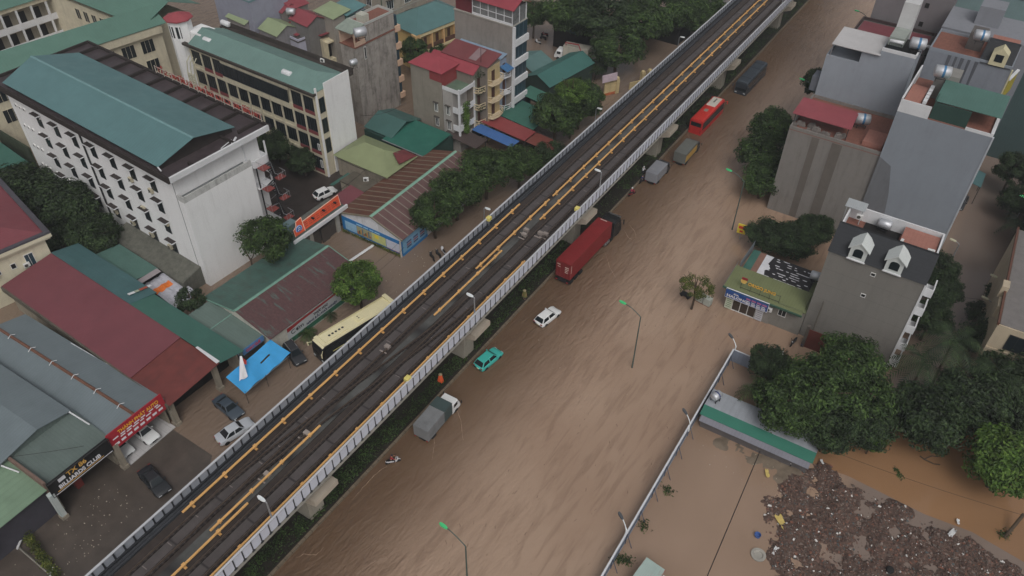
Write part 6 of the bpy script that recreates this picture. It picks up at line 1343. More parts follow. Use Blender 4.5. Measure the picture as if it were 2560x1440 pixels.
# palms
def palm(label, px, py, zc, h0, nf, L_, mat, seed, group, name='palm_tree'):
    p = P(px, py, zc); r = random.Random(seed); T = Th(name, label, 'palm tree', (p.x, p.y, 0), 0, group)
    if h0 > .5: T.add('trunk', MB().tube([(0.3, .2, -.5), (.1, .1, h0*.5), (0, 0, h0)], [.17, .13, .11], 8), BARK)
    mb = MB()
    for k in range(nf):
        a = 6.283*k/nf+r.uniform(-.2, .2); el = r.uniform(-.1, 1.1); d = Vector((math.cos(a), math.sin(a), 0)); pts = []
        for q in range(9):
            t = q/8; pts.append(Vector((0, 0, h0))+d*L_*t*math.cos(el*.6)+Vector((0, 0, L_*(math.sin(el)*t-.75*t*t))))
        for q in range(8):
            m_, ax = (pts[q]+pts[q+1])/2, (pts[q+1]-pts[q]).normalized(); sd = ax.cross(Vector((0, 0, 1))).normalized(); w = L_*.24*(math.sin(math.pi*(.12+.85*q/8)))
            for s in (-1, 1):
                for j in range(2):
                    b0 = pts[q].lerp(pts[q+1], j/2); b1 = pts[q].lerp(pts[q+1], j/2+.3); tip = b0+sd*s*w+ax*w*.7-Vector((0, 0, w*.35))
                    i = len(mb.v); mb.v += [b0, b1, tip]; mb.f.append((i, i+1, i+2)); mb.mi.append(0)
    T.add('fronds', mb, mat, recalc=False); return T
palm('coconut palm with long dark fronds right of the mansard house', 2385, 850, 8.5, 8.5, 18, 4.4, LEAFD, 1, 'palms of the back street')
palm('coconut palm over the muddy back street, left of three', 2310, 905, 7, 7, 16, 4.0, LEAFD, 2, 'palms of the back street')
palm('coconut palm nearest the cream corner house', 2490, 935, 7.5, 7.5, 16, 4.2, LEAFD, 3, 'palms of the back street')
palm('palm leaning over the back street at the right edge', 2550, 560, 4, 4, 16, 3.2, LEAFD, 4, 'palms of the back street')
palm('light green feathery palm at the left of the near right clump', 1902, 975, 4, 4, 22, 2.8, LEAF, 5, None)
palm('fan of green palm fronds below the advertising banner', 768, 832, .9, .9, 26, 1.6, LEAF, 6, 'palms below the banner'); palm('small palm near the middle of the advertising banner', 822, 785, .8, .8, 18, 1.2, LEAFD, 7, 'palms below the banner')
bare = Th('bare_tree', 'leafless crooked tree rooted at the white school end wall', 'tree', P(632, 668, .2), 0)
bare.add('trunk', MB().tube([(0, 0, -.3), (-.2, .1, 1.2), (-.9, .2, 2.2), (-1.2, .2, 3.4), (-1.8, .1, 4.0)], [.14, .12, .09, .06, .03], 6).tube([(-.2, .1, 1.2), (.6, .2, 2.4), (1.1, .2, 3.6)], [.1, .07, .03], 6), BARK)

# ================================================================ VEHICLES
def paint(nm, r, g_, b, rough=.25): return M('paint_'+nm, C(r, g_, b), rough, .05, 1, spec=.5)
lampw = M('headlamp', C(200, 204, 206), .15, .05); lampr = M('tail_lamp', C(140, 26, 26), .3, .05); plate = M('number_plate', C(196, 190, 160), .5, .05); chrome = M('chrome', C(170, 172, 174), .2, .05, metal=.9)
def wheels(T, pts, r=.33, w=.22):
    for (x, y) in pts:
        t = T.add('wheel', MB().lathe([(r*.55, -w/2), (r*.93, -w/2), (r, -w*.3), (r, w*.3), (r*.93, w/2), (r*.55, w/2)], 16, (x, y, r), 'x'), rubber, smooth=True)
        s = 1 if x > 0 else -1
        T.add('rim', MB().lathe([(.02, s*w*.42), (r*.2, s*w*.5), (r*.58, s*w*.42), (r*.58, -s*w*.3)], 12, (x, y, r), 'x'), steel, t)
def car(label, loc, rz, L=4.3, Wd=1.76, H=1.5, col=None, style='hatch', sink=.22, group=None, name='car', bars=False):
    T = Th(name, label, 'car', (loc[0], loc[1], -sink), rz, group); w = Wd/2; h = L/2
    prof = {'hatch': [(-h, .45, .78), (-h+.08, .32, .92), (-h+.5, .24, .98), (-.4, .22, .96), (h-1.25, .22, .92), (h-.5, .24, .82), (h-.1, .32, .68), (h, .42, .58)],
            'sedan': [(-h, .45, .78), (-h+.1, .32, .92), (-h+.55, .24, .95), (-.5, .22, .92), (h-1.45, .22, .90), (h-.5, .24, .78), (h-.1, .32, .64), (h, .42, .55)],
            'suv': [(-h, .5, .9), (-h+.06, .36, 1.05), (-h+.4, .3, 1.08), (0, .28, 1.06), (h-1.2, .28, 1.04), (h-.35, .3, .98), (h-.05, .38, .84), (h, .48, .7)]}[style]
    secs = []
    for i, (y, zb, zt) in enumerate(prof):
        k = .86 if i in (0, len(prof)-1) else (.95 if i in (1, len(prof)-2) else 1.0)
        secs.append([(-w*k*.9, y, zb), (-w*k, y, zb+.12), (-w*k, y, (zb+zt)/2+.08), (-w*k*.93, y, zt), (w*k*.93, y, zt), (w*k, y, (zb+zt)/2+.08), (w*k, y, zb+.12), (w*k*.9, y, zb)])
    b = MB().loft(secs)
    yb, yr, yf, yw = {'hatch': (-h+.12, -h+.62, .35, h-1.15), 'sedan': (-h+.75, -h+1.45, .45, h-1.3), 'suv': (-h+.06, -h+.4, .35, h-1.15)}[style]
    zb = .93 if style != 'suv' else 1.05; zt = H
    cab = [(-w*.9, yb, zb), (w*.9, yb, zb), (w*.86, yw, zb-.02), (-w*.86, yw, zb-.02), (-w*.68, yr, zt-.03), (w*.68, yr, zt-.03), (w*.66, yf, zt), (-w*.66, yf, zt)]
    b.hexa(cab); T.add('body', b, col, bevel=.06, smooth=True)
    V_ = [Vector(v) for v in cab]
    def pane(nm, a, b_, c, d, out):
        ctr = (a+b_+c+d)/4; q = [ctr+(p-ctr)*.86+Vector(out)*.015 for p in (a, b_, c, d)]; T.add(nm, MB().prism(q, Vector(out)*.012), dglass)
    pane('rear_window', V_[0], V_[1], V_[5], V_[4], (0, -.8, .5)); pane('windscreen', V_[3], V_[2], V_[6], V_[7], (0, .6, .8))
    for s, (a, b_, c, d) in ((1, (1, 2, 6, 5)), (-1, (0, 3, 7, 4))):
        mid_b, mid_t = (V_[a]+V_[b_])/2, (V_[c]+V_[d])/2
        pane('side_window', V_[a], mid_b, mid_t, V_[d], (s*.9, 0, .3)); pane('side_window', mid_b, V_[b_], V_[c], mid_t, (s*.9, 0, .3))
    T.add('roof', MB().hexa([(-w*.66, yr+.03, zt-.03), (w*.66, yr+.03, zt-.03), (w*.64, yf-.03, zt-.0), (-w*.64, yf-.03, zt-.0), (-w*.60, yr+.12, zt+.02), (w*.60, yr+.12, zt+.02), (w*.58, yf-.12, zt+.035), (-w*.58, yf-.12, zt+.035)]), col)
    if bars:
        for s in (-1, 1): T.add('roof_rail', B(s*w*.6-.04, s*w*.6+.04, yr+.1, yf-.1, zt+.04, zt+.11), chrome)
    y1 = prof[-2][0]; zt1 = prof[-2][2]
    for s in (-1, 1):
        T.add('headlight', B(s*w*.62-.18, s*w*.62+.18, h-.12, h-.01, zt1-.18, zt1-.04), lampw); T.add('tail_light', B(s*w*.7-.16, s*w*.7+.14, -h-.01, -h+.12, .7, .86), lampr)
        T.add('mirror', MB().box(s*(w+.02)-.1, s*(w+.02)+.1, yw-.35, yw-.22, zb+.02, zb+.18), col)
    T.add('grille', B(-w*.4, w*.4, h-.04, h+.015, .46, .58), blackm); T.add('number_plate', B(-.24, .24, -h-.02, -h+.04, .5, .62), plate)
    wheels(T, [(s*(w-.1), y) for s in (-1, 1) for y in (-h+.78, h-.85)])
    return T
car('white hatchback taxi driving through the flood ahead of the teal car', P(1369, 787, .7), R_(-9), 4.2, 1.78, 1.5, paint('white', 214, 216, 220), 'hatch', .2)
car('teal hatchback with teal roof driving in the flood along the median', P(1221, 893, .7), R_(-7), 4.3, 1.78, 1.52, paint('teal', 64, 168, 158), 'hatch', .2)
car('silver sedan on the side street beside the viaduct wall', P(586, 1074, .7), R_(-13), 4.6, 1.78, 1.45, paint('silver', 176, 180, 186), 'sedan', .1)
car('dark blue grey sedan nosing out of the garage shed', P(570, 1015, .7), R_(-97), 4.5, 1.78, 1.45, paint('bluegrey', 62, 72, 82), 'sedan', .1)
car('black sedan on the muddy forecourt of the billiards club', P(385, 1200, .7), R_(-100), 4.7, 1.82, 1.45, paint('black', 36, 38, 42), 'sedan', .08)
car('white sedan parked on the tiled floor under the red sign', (-67.9, 26.6, 0), R_(-92), 4.4, 1.75, 1.45, paint('white2', 204, 206, 206), 'sedan', -.1)
car('white sedan tail under the left end of the red sign', (-68.6, 23.7, 0), R_(-92), 4.2, 1.7, 1.45, paint('white2', 204, 206, 206), 'sedan', -.1)
car('black soft top jeep between the blue awning and the coach', P(735, 878, 1.0), R_(-110), 4.1, 1.75, 1.75, paint('jeep', 44, 46, 50, .5), 'suv', .15, bars=True)
car('white hatchback parked in the school courtyard behind the gate', P(812, 480, .7), R_(-14), 4.0, 1.72, 1.5, paint('white', 214, 216, 220), 'hatch', .1)
car('black pickup like car with chrome roof rails in the back street', P(2517, 672, 1), R_(174), 4.9, 1.9, 1.75, paint('black', 36, 38, 42), 'suv', .2, bars=True)
car('dark car half hidden behind the tall blue grey house', P(2405, 497, 1), R_(176), 4.4, 1.8, 1.5, paint('darkgrey', 50, 52, 56), 'sedan', .2)
# coach
def bus(name, label, loc, rz, L, Wd, H, lower, upper, sink, roofpods=True, mats=None):
    T = Th(name, label, 'bus', (loc[0], loc[1], -sink), rz); w = Wd/2; h = L/2
    def sec(y, k, z0, z1): return [(-w*k, y, z0), (-w*k, y, z1-.25), (-w*k*.9, y, z1), (w*k*.9, y, z1), (w*k, y, z1-.25), (w*k, y, z0)]
    T.add('body', MB().loft([sec(-h, .97, .45, H-.12), (sec(-h+.2, 1, .35, H)), sec(h-.5, 1, .35, H), sec(h-.1, .97, .38, H-.25), sec(h, .93, .45, H-.9)]), lower, smooth=False)
    T.add('roof', MB().loft([[(-w*.92, y, z), (-w*.7, y, z+.13), (w*.7, y, z+.13), (w*.92, y, z)] for y, z in ((-h+.15, H-.02), (-h+.5, H+.01), (h-.6, H+.01), (h-.15, H-.2))]), upper)
    for s in (-1, 1):
        T.add('side_glass', B(s*w, s*(w+.02), -h+.35, h-.45, 1.45, H-.42), dglass)
        T.add('mirror', MB().tube([(s*w*.95, h-.1, H-.5), (s*(w+.35), h+.35, H-.6)], .04, 5).box(s*(w+.33)-.09, s*(w+.33)+.09, h+.3, h+.4, H-1.15, H-.55), upper)
        T.add('headlight', B(s*w*.7-.2, s*w*.7+.2, h-.02, h+.03, .75, .95), lampw); T.add('tail_light', B(s*w*.82-.1, s*w*.82+.1, -h-.03, -h+.02, .9, 1.5), lampr)
    T.add('windscreen', MB().prism([(-w*.88, h+.01, 1.25), (w*.88, h+.01, 1.25), (w*.86, h-.09, H-.5), (-w*.86, h-.09, H-.5)], (0, .03, 0)), dglass)
    T.add('rear_window', B(-w*.8, w*.8, -h-.02, -h+.02, H-1.25, H-.45), dglass)
    wheels(T, [(s*(w-.16), y) for s in (-1, 1) for y in (-h+2.6, h-2.4)], .5, .3)
    return T
cream_p = M('coach_cream', C(222, 206, 168), .35, .08, .5); blk = M('coach_black', C(26, 27, 30), .25, .1)
p = P(886, 799, 3.5); cb = bus('coach', 'cream roofed black coach squeezed between the tree and the viaduct', (p.x, p.y), R_(180-12), 12.2, 2.5, 3.4, blk, cream_p, .15)
cb.add('roof_pod', MB().prism([(-.8, 1.6, 3.5), (-.8, 5.2, 3.5), (.8, 5.2, 3.5), (.8, 1.6, 3.5)], (0, 0, .16)), cream_p, bevel=.05)
for k in range(5): cb.add('roof_vent', MB().lathe([(.02, .012), (.17, .012), (.17, 0)], 12, (-.1, 2.0+k*.52, 3.67)), blackm)
cb.add('air_unit', MB().box(-.55, .55, -1.2, -.1, 3.5, 3.68), cream_p, bevel=.04)
for x in (-.15, .2): cb.add('roof_vent', MB().lathe([(.02, .012), (.1, .012), (.1, 0)], 10, (x, -.6, 3.69)), blackm)
cb.add('rear_spoiler', MB().box(-1.1, 1.1, -6.0, -5.4, 3.45, 3.85), cream_p, bevel=.08); cb.add('front_lip', MB().box(-1.15, 1.15, 5.2, 5.7, 3.42, 3.6), cream_p, bevel=.06)
for s in (-1, 1): cb.add('roof_side', MB().prism([(s*1.1, -5.8, 3.45), (s*1.1, 4.9, 3.45), (s*.98, 4.9, 3.62), (s*.98, -5.8, 3.62)], (s*.08, 0, 0)), cream_p)
cb.add('side_lettering', MB().box(-1.28, -1.265, -1.5, .2, 1.9, 2.2).box(-1.28, -1.265, .6, 2.4, 1.9, 2.2).box(-1.28, -1.265, 2.8, 4.6, 1.9, 2.05), M('coach_gold', C(196, 190, 120), .5))
p = P(1776, 268, 3.2); rb_ = bus('tour_bus', 'red bus with a white roof panel at the front, parked by the far kerb', (p.x-.3, p.y), R_(-1), 10.6, 2.5, 3.3, M('bus_red', C(176, 40, 38), .3, .12, .8), M('bus_red_roof', C(190, 52, 44), .35, .12, .8), .45)
rb_.add('roof_pod', MB().box(-.85, .85, .8, 4.4, 3.4, 3.55), M('pod_white', C(200, 196, 186), .5, .08), bevel=.05)
for k in range(5): rb_.add('roof_vent', B(-.15, .15, 2.3+k*.34, 2.5+k*.34, 3.55, 3.58), blackm)
rb_.add('air_unit', MB().box(-.35, .35, -1.6, -.6, 3.42, 3.5), M('unit_grey', C(140, 130, 120), .6))
p = P(1881, 180, 2.6); db = bus('dark_coach', 'dark blue grey coach nearest the top edge beside the median', (p.x, p.y), R_(179), 11.0, 2.5, 3.1, paint('darkblue', 44, 50, 58), paint('darkblue2', 56, 64, 72, .45), .4)
for k in range(4): db.add('roof_rib', B(-1.0, 1.0, -4+k*2.4, -3.8+k*2.4, 3.2, 3.24), blackm)
# lorries
def lorry(label, loc, rz, Lb, Hb, boxm, cabm, sink=.35, Wd=2.2, cabL=1.7, sidem=None, front=None, name='box_truck'):
    T = Th(name, label, 'truck', (loc[0], loc[1], -sink), rz); w = Wd/2; L = Lb+cabL+.15; h = L/2
    T.add('cargo_box', MB().box(-w, w, -h, -h+Lb, .95, Hb), boxm, bevel=.03)
    if sidem:
        for s in (-1, 1): T.add('side_panel', B(s*w, s*(w+.03), -h+.2, -h+Lb-.2, 1.25, Hb-.5), sidem)
    for k in range(2): T.add('rear_door', B(-w+.06+k*w, -.06+k*w, -h-.03, -h, 1.05, Hb-.1), boxm)
    if front: T.add('front_section', MB().box(-w*1.01, w*1.01, -h+Lb*.68, -h+Lb+.02, .97, Hb+.06), front)
    c0, c1 = h-cabL, h; ck = .93
    cabs = [[(-w*ck, y, .6), (-w*ck, y, za), (-w*ck*.9, y, zb), (w*ck*.9, y, zb), (w*ck, y, za), (w*ck, y, .6)] for y, za, zb in ((c0, 2.05, 2.25), (c1-.5, 2.05, 2.25), (c1-.12, 1.35, 1.45), (c1, .9, 1.0))]
    T.add('cab', MB().loft(cabs), cabm)
    T.add('windscreen', MB().prism([(-w*.76, c1-.46, 2.15), (w*.76, c1-.46, 2.15), (w*.78, c1-.13, 1.42), (-w*.78, c1-.13, 1.42)], (0, .04, .03)), dglass)
    for s in (-1, 1):
        T.add('side_window', B(s*w*ck, s*(w*ck+.02), c0+.35, c1-.6, 1.45, 2.0), dglass); T.add('mirror', MB().tube([(s*w*.9, c1-.4, 1.8), (s*(w+.25), c1-.2, 1.8)], .03, 4).box(s*(w+.25)-.05, s*(w+.25)+.05, c1-.25, c1-.15, 1.45, 1.9), blackm); T.add('headlight', B(s*w*.6-.15, s*w*.6+.15, c1-.02, c1+.03, .78, .92), lampw)
        T.add('tail_light', B(s*w*.8-.1, s*w*.8+.1, -h-.05, -h, .8, .92), lampr)
    T.add('chassis', B(-.45, .45, -h+.1, h-.3, .5, .95), blackm)
    wheels(T, [(s*(w-.2), y) for s in (-1, 1) for y in (-h+1.3, h-.9)], .42, .28)
    return T
p = P(1093, 1028, 2.0); lorry('grey box truck with white cab and dark tarpaulin behind the cab', (p.x, p.y), R_(2), 5.0, 2.85, M('truck_grey', C(118, 120, 122), .5, .15, .8, streak=.2), paint('white', 214, 216, 220), .35, 2.15, 1.7, None, M('truck_tarp', C(62, 76, 76), .6, .15))
p = P(1720, 367, 2.0); lorry('grey roofed box truck with yellow sides behind the red bus', (p.x, p.y), R_(0), 5.2, 2.9, M('truck_dim', C(96, 98, 94), .55, .12, .8), paint('darkgrey', 50, 52, 56), .35, 2.2, 1.6, M('truck_yellow', C(176, 140, 70), .5, .15))
p = P(1647, 417, 2.0); lorry('small grey silver box truck nearest the red container on the far lane', (p.x, p.y), R_(0), 4.2, 2.7, M('truck_silver', C(128, 130, 136), .45, .12, .8), paint('darkgrey', 50, 52, 56), .35, 2.1, 1.5)
p = P(1432, 122, 2.4); ct = lorry('white lorry with red folding crane under the great trees', (p.x, p.y), R_(100), 5.5, 3.6, M('lorry_white', C(176, 172, 160), .6, .1, .8, streak=.2), paint('white', 214, 216, 220), .3, 2.3, 1.8, name='crane_truck')
ct.add('crane', MB().tube([(-.9, .6, 2.0), (-.9, 1.4, 4.2), (-1.2, -1.6, 4.4), (-1.2, -2.4, 2.6)], [.16, .14, .12, .08], 6), M('crane_red', C(150, 50, 56), .5))
# articulated container lorry
AT = Th('container_truck', 'long red container on a trailer behind a black tractor unit in the flood', 'truck', (-40.15, 84.0, -.35), R_(-1.1))
m_ct = M('container_red', C(122, 34, 36), .5, .14, .5, corr='y', period=.28, streak=.12, dirt=C(96, 40, 38))
AT.add('container', MB().box(-1.22, 1.22, -6.1, 6.1, 1.5, 4.35), m_ct)
AT.add('container_roof', B(-1.2, 1.2, -6.08, 6.08, 4.35, 4.37), M('container_top', C(120, 36, 38), .45, .14, .6))
for k in range(2):
    d = AT.add('rear_door', B(-1.16+k*1.18, -.02+k*1.18, -6.16, -6.1, 1.55, 4.28), M('container_door', C(112, 34, 36), .5, .15, 1))
    for x in (-.85+k*1.18, -.4+k*1.18): AT.add('lock_bar', MB().tube([(x, -6.19, 1.6), (x, -6.19, 4.25)], .025, 5), M('lock_rust', C(130, 60, 56)), d)
for (x, z, w_, h_) in ((-.95, 3.75, .5, .16), (-.9, 3.35, .5, .1), (.35, 3.55, .6, .14), (.35, 3.25, .6, .1), (.35, 2.95, .5, .1), (.35, 2.65, .55, .1)): AT.add('container_marking', B(x, x+w_, -6.2, -6.17, z, z+h_), M('marking_white', C(196, 180, 170)))
AT.add('container_marking', MB().box(1.225, 1.24, -5.9, -5.8, 2.6, 4.0), M('marking_white', C(196, 180, 170))); AT.add('container_marking', MB().box(-.7, .4, 5.8, 5.95, 4.371, 4.378), M('marking_white', C(196, 180, 170)))
AT.add('trailer', MB().box(-.6, .6, -6.2, 6.2, 1.1, 1.5).box(-1.2, 1.2, -6.25, -6.1, .8, 1.2), blackm)
cbk = paint('tractor', 30, 32, 34, .3)
AT.add('cab', MB().loft([[(-1.2, y, .7), (-1.2, y, za), (-1.0, y, zb), (1.0, y, zb), (1.2, y, za), (1.2, y, .7)] for y, za, zb in ((7.0, 3.3, 3.6), (7.6, 3.5, 3.85), (9.0, 3.2, 3.5), (9.5, 2.3, 2.4), (9.7, 1.2, 1.3))]), cbk)
AT.add('windscreen', MB().prism([(-.95, 9.08, 3.25), (.95, 9.08, 3.25), (1.0, 9.5, 2.4), (-1.0, 9.5, 2.4)], (0, .05, .03)), dglass); AT.add('sun_visor', B(-1.1, 1.1, 9.1, 9.45, 3.35, 3.42), chrome)
for s in (-1, 1):
    AT.add('side_window', B(s*1.2, s*1.23, 8.0, 9.0, 2.3, 3.1), dglass); AT.add('mirror', MB().tube([(s*1.2, 9.2, 2.9), (s*1.6, 9.5, 2.9)], .04, 5).box(s*1.6-.07, s*1.6+.07, 9.42, 9.55, 2.1, 3.0), blackm); AT.add('headlight', B(s*.8-.2, s*.8+.2, 9.68, 9.74, .95, 1.15), lampw); AT.add('tail_light', B(s*.9-.15, s*.9+.15, -6.3, -6.25, .9, 1.05), lampr); AT.add('fuel_tank', MB().lathe([(.3, 4.6), (.33, 4.65), (.33, 5.9), (.3, 5.95)], 12, (s*.95, 0, .9), 'y'), chrome)
wheels(AT, [(s*.98, y) for s in (-1, 1) for y in (-5.2, -3.9, -2.6, 5.6, 6.8, 8.8)], .52, .34)

# ---------------------------------------------------------------- motorbikes and people
def bike(label, loc, rz, col, sink=.12, group='motorbikes'):
    T = Th('motorbike', label, 'motorbike', (loc[0], loc[1], -sink), rz, group)
    for y in (-.62, .62):
        t = T.add('wheel', MB().lathe([(.2, -.05), (.28, -.05), (.3, 0), (.28, .05), (.2, .05)], 16, (0, y, .3), 'x'), rubber); T.add('rim', MB().lathe([(.02, -.04), (.2, -.03), (.2, .03), (.02, .04)], 10, (0, y, .3), 'x'), steel, t)
    T.add('body', MB().loft([[(-w, y, z0), (-w, y, z1), (w, y, z1), (w, y, z0)] for y, w, z0, z1 in ((-.85, .05, .62, .72), (-.6, .13, .5, .76), (-.1, .12, .38, .7), (.2, .1, .35, .5), (.42, .2, .45, .9), (.58, .13, .7, 1.0))]), col)
    T.add('seat', MB().loft([[(-w, y, .72), (-w, y, z), (w, y, z), (w, y, .72)] for y, w, z in ((-.8, .08, .78), (-.5, .14, .82), (0, .13, .8), (.1, .08, .76))]), rubber)
    T.add('handlebar', MB().tube([(-.33, .35, 1.02), (-.1, .48, 1.04), (.1, .48, 1.04), (.33, .35, 1.02)], .022, 5), blackm); T.add('headlight', MB().lathe([(.09, 0), (.07, .06), (.02, .07)], 10, (0, .6, .92), 'y'), lampw)
    T.add('mudguard', MB().loft([[(-.06, .62+.33*math.sin(a), .3+.33*math.cos(a)), (.06, .62+.33*math.sin(a), .3+.33*math.cos(a)), (.06, .62+.35*math.sin(a), .3+.35*math.cos(a)), (-.06, .62+.35*math.sin(a), .3+.35*math.cos(a))] for a in (-.9, -.4, 0, .4, .9)]), col)
    for s in (-1, 1): T.add('mirror', MB().tube([(s*.28, .4, 1.04), (s*.34, .42, 1.22)], .012, 4).box(s*.34-.05, s*.34+.05, .41, .43, 1.2, 1.28), blackm)
    return T
SKIN = M('skin', C(176, 132, 104), .6, .08, 3)
def skel(name, J, E_l, rad, mat, parent, root=0):
    me = bpy.data.meshes.new(name); me.from_pydata([tuple(v) for v in J], E_l, []); me.materials.append(mat)
    o = bpy.data.objects.new(name, me); COL.objects.link(o); o.parent = parent.o if isinstance(parent, Th) else parent
    md = o.modifiers.new('skin', 'SKIN'); md.use_smooth_shade = True
    for i, r in enumerate(rad):
        sv = me.skin_vertices[0].data[i] if me.skin_vertices else None
        if sv: sv.radius = (r, r); sv.use_root = (i == root)
    sb = o.modifiers.new('sub', 'SUBSURF'); sb.levels = 1; sb.render_levels = 1
    return o
def ensure_skin(me):
    if not me.skin_vertices:
        bm = bmesh.new(); bm.from_mesh(me); bm.verts.layers.skin.verify(); bm.to_mesh(me); bm.free()
def person(label, loc, rz, shirt, pants, pose='stand', head='hair', hat=None, coat=None, z=0.0):
    T = Th('person', label, 'person', (loc[0], loc[1], z), rz)
    st = pose != 'ride'
    if st: hip, kn, an, toe = (0, 0, .92), [(.1*s, .03+.06*s, .5) for s in (-1, 1)], [(.11*s, .02-.08*s, .07) for s in (-1, 1)], [(.12*s, .17-.08*s, .03) for s in (-1, 1)]
    else: hip, kn, an, toe = (0, -.22, .86), [(.2*s, .2, .72) for s in (-1, 1)], [(.2*s, .12, .33) for s in (-1, 1)], [(.2*s, .28, .3) for s in (-1, 1)]
    ch = (0, hip[1]+(.02 if st else .14), hip[2]+.42); nk = (0, ch[1]+.02, ch[2]+.12); hd = (0, nk[1]+.02, nk[2]+.13); tp = (0, hd[1]+.02, hd[2]+.10)
    sh = [(.19*s, ch[1], ch[2]+.03) for s in (-1, 1)]
    el = [(.27*s, ch[1]+(.02 if st else .2), ch[2]-.24) for s in (-1, 1)]; ha = [(.25*s, ch[1]+(.14 if st else .46), ch[2]-(.46 if st else .30)) for s in (-1, 1)]
    J = [hip, (0, (hip[1]+ch[1])/2, hip[2]+.2), ch, nk, hd, tp]; rad = [.13, .12, .145, .055, .098, .06]; E_l = [(0, 1), (1, 2), (2, 3), (3, 4), (4, 5)]
    ns = (0, hd[1]+.115, hd[2]-.01); J.append(ns); rad.append(.022); E_l.append((4, 6))
    def ad(p, r, par): J.append(p); rad.append(r); E_l.append((par, len(J)-1)); return len(J)-1
    for k, s in enumerate((-1, 1)):
        a = ad(sh[k], .065, 2); a = ad(el[k], .043, a); a = ad(ha[k], .034, a); hx = Vector(ha[k]); dr = (hx-Vector(el[k])).normalized(); palm_ = ad(hx+dr*.07, .03, a); sd = Vector((0, 1, 0)) if abs(dr.y) < .8 else Vector((1, 0, 0))
        for q, ln in enumerate((.075, .085, .08, .065)):
            f = ad(hx+dr*(.07+ln*.5)+sd*(.027-.018*q), .0095, palm_); ad(hx+dr*(.07+ln)+sd*(.03-.02*q)+Vector((-s*.02, 0, -.01)), .008, f)
        ad(hx+dr*.07+sd*.05, .010, a)
        a = ad((.09*s, hip[1], hip[2]-.06), .092, 0); a = ad(kn[k], .058, a); a = ad(an[k], .042, a); ad(toe[k], .036, a)
    def mk(nm, idx, mat, k=1.0, extra=0.0):
        mp = {v: i for i, v in enumerate(idx)}; me = bpy.data.meshes.new(nm); me.from_pydata([tuple(J[i]) for i in idx], [(mp[a], mp[b]) for a, b in E_l if a in mp and b in mp], []); me.materials.append(mat); ensure_skin(me)
        o = bpy.data.objects.new(nm, me); COL.objects.link(o); o.parent = T.o; md = o.modifiers.new('skin', 'SKIN'); md.use_smooth_shade = True
        for i, v in enumerate(idx): me.skin_vertices[0].data[i].radius = (rad[v]*k+extra,)*2; me.skin_vertices[0].data[i].use_root = (i == 0)
        sb = o.modifiers.new('sub', 'SUBSURF'); sb.levels = 1; sb.render_levels = 1; return o
    n = len(J); mk('body', list(range(n)), SKIN)
    arm = 7; per = 3+1+8+1+4   # joints added per side
    L0, R0 = 7, 7+per
    mk('shirt', [1, 0, 2, 3, L0, L0+1, R0, R0+1], shirt, 1.0, .016)
    legs = [0]+[L0+13, L0+14, L0+15]+[R0+13, R0+14, R0+15]
    mk('trousers', legs, pants, 1.0, .016)
    hz = Vector(hd)
    if head == 'helmet': T.add('helmet', MB().sphere((hz.x, hz.y, hz.z+.04), .145, 12, 7), hat, smooth=True)
    elif head == 'hat': T.add('hat', MB().lathe([(.25, hz.z+.06), (.14, hz.z+.1), (.1, hz.z+.17), (.02, hz.z+.2)], 14, (hz.x, hz.y, 0)), hat)
    else: T.add('hair', MB().sphere((hz.x, hz.y-.02, hz.z+.045), .112, 10, 6), blackm, smooth=True)
    if coat:
        rg = [(ch[2]+.14, .1), (ch[2]+.05, .24), (ch[2]-.25, .3), (hip[2]-.1, .36), (hip[2]-.45, .42)]
        T.add('raincoat', MB().loft([[(r_*math.cos(a)*1.0, ch[1]+(hip[1]-ch[1])*min(1, (ch[2]-zz)/.45)+r_*.7*math.sin(a)+.02*math.sin(3*a), zz+.03*math.sin(2*a)) for a in [q*.5236 for q in range(12)]] for zz, r_ in rg], cap=False), coat)
    return T
def cl(nm, r, g_, b): return M('cloth_'+nm, C(r, g_, b), .8, .12, 4)
dk = cl('dark', 40, 40, 48); navy = cl('navy', 48, 58, 88); redc = cl('red', 150, 34, 48); whc = cl('white', 196, 198, 204)
hw_ = paint('helmet_white', 206, 206, 208); hk = paint('helmet_dark', 40, 42, 50); hr = paint('helmet_red', 140, 40, 46)
p = P(982, 1150, .5); bike('white nosed motorbike ridden through the flood by the rider in red', p, R_(-38), paint('bikewhite', 196, 196, 200), .15, 'motorbikes on the road'); person('motorbike rider in a red jacket near the median hedge', p, R_(-38), redc, dk, 'ride', 'helmet', hk, z=-.15)
p = P(1746, 327, .5); bike('dark motorbike between the red bus and the yellow sided truck', p, R_(60), paint('bikeblack', 34, 34, 38), .15, 'motorbikes on the road'); person('rider in navy between the red bus and the yellow sided truck', p, R_(60), navy, dk, 'ride', 'helmet', hk, z=-.15)
p = P(1606, 449, .5); bike('dark motorbike close behind the silver box truck', p, R_(-8), paint('bikeblack', 34, 34, 38), .15, 'motorbikes on the road'); person('rider in dark clothes just behind the silver box truck', p, R_(-8), navy, dk, 'ride', 'helmet', hk, z=-.15)
p = P(1609, 428, .5); bike('motorbike beside the silver box truck at the kerb', (p.x, p.y), R_(-4), paint('bikeblack', 34, 34, 38), .15, 'motorbikes on the road'); person('rider in a white shirt beside the silver box truck', (p.x, p.y), R_(-4), whc, dk, 'ride', 'helmet', hw_, z=-.15)
p = P(1580, 481, .5); bike('motorbike alone on the road ahead of the container truck', p, R_(-15), paint('bikered', 120, 36, 44), .15, 'motorbikes on the road'); person('rider in magenta ahead of the container truck', p, R_(-15), cl('magenta', 140, 40, 70), dk, 'ride', 'helmet', hw_, z=-.15)
p = P(1102, 958, .2); person('person in an orange raincoat walking on the median by the grey truck', p, R_(20), cl('orange', 208, 84, 40), cl('orange', 208, 84, 40), 'stand', 'hat', cl('straw', 150, 140, 110), cl('orange', 208, 84, 40), z=.16)
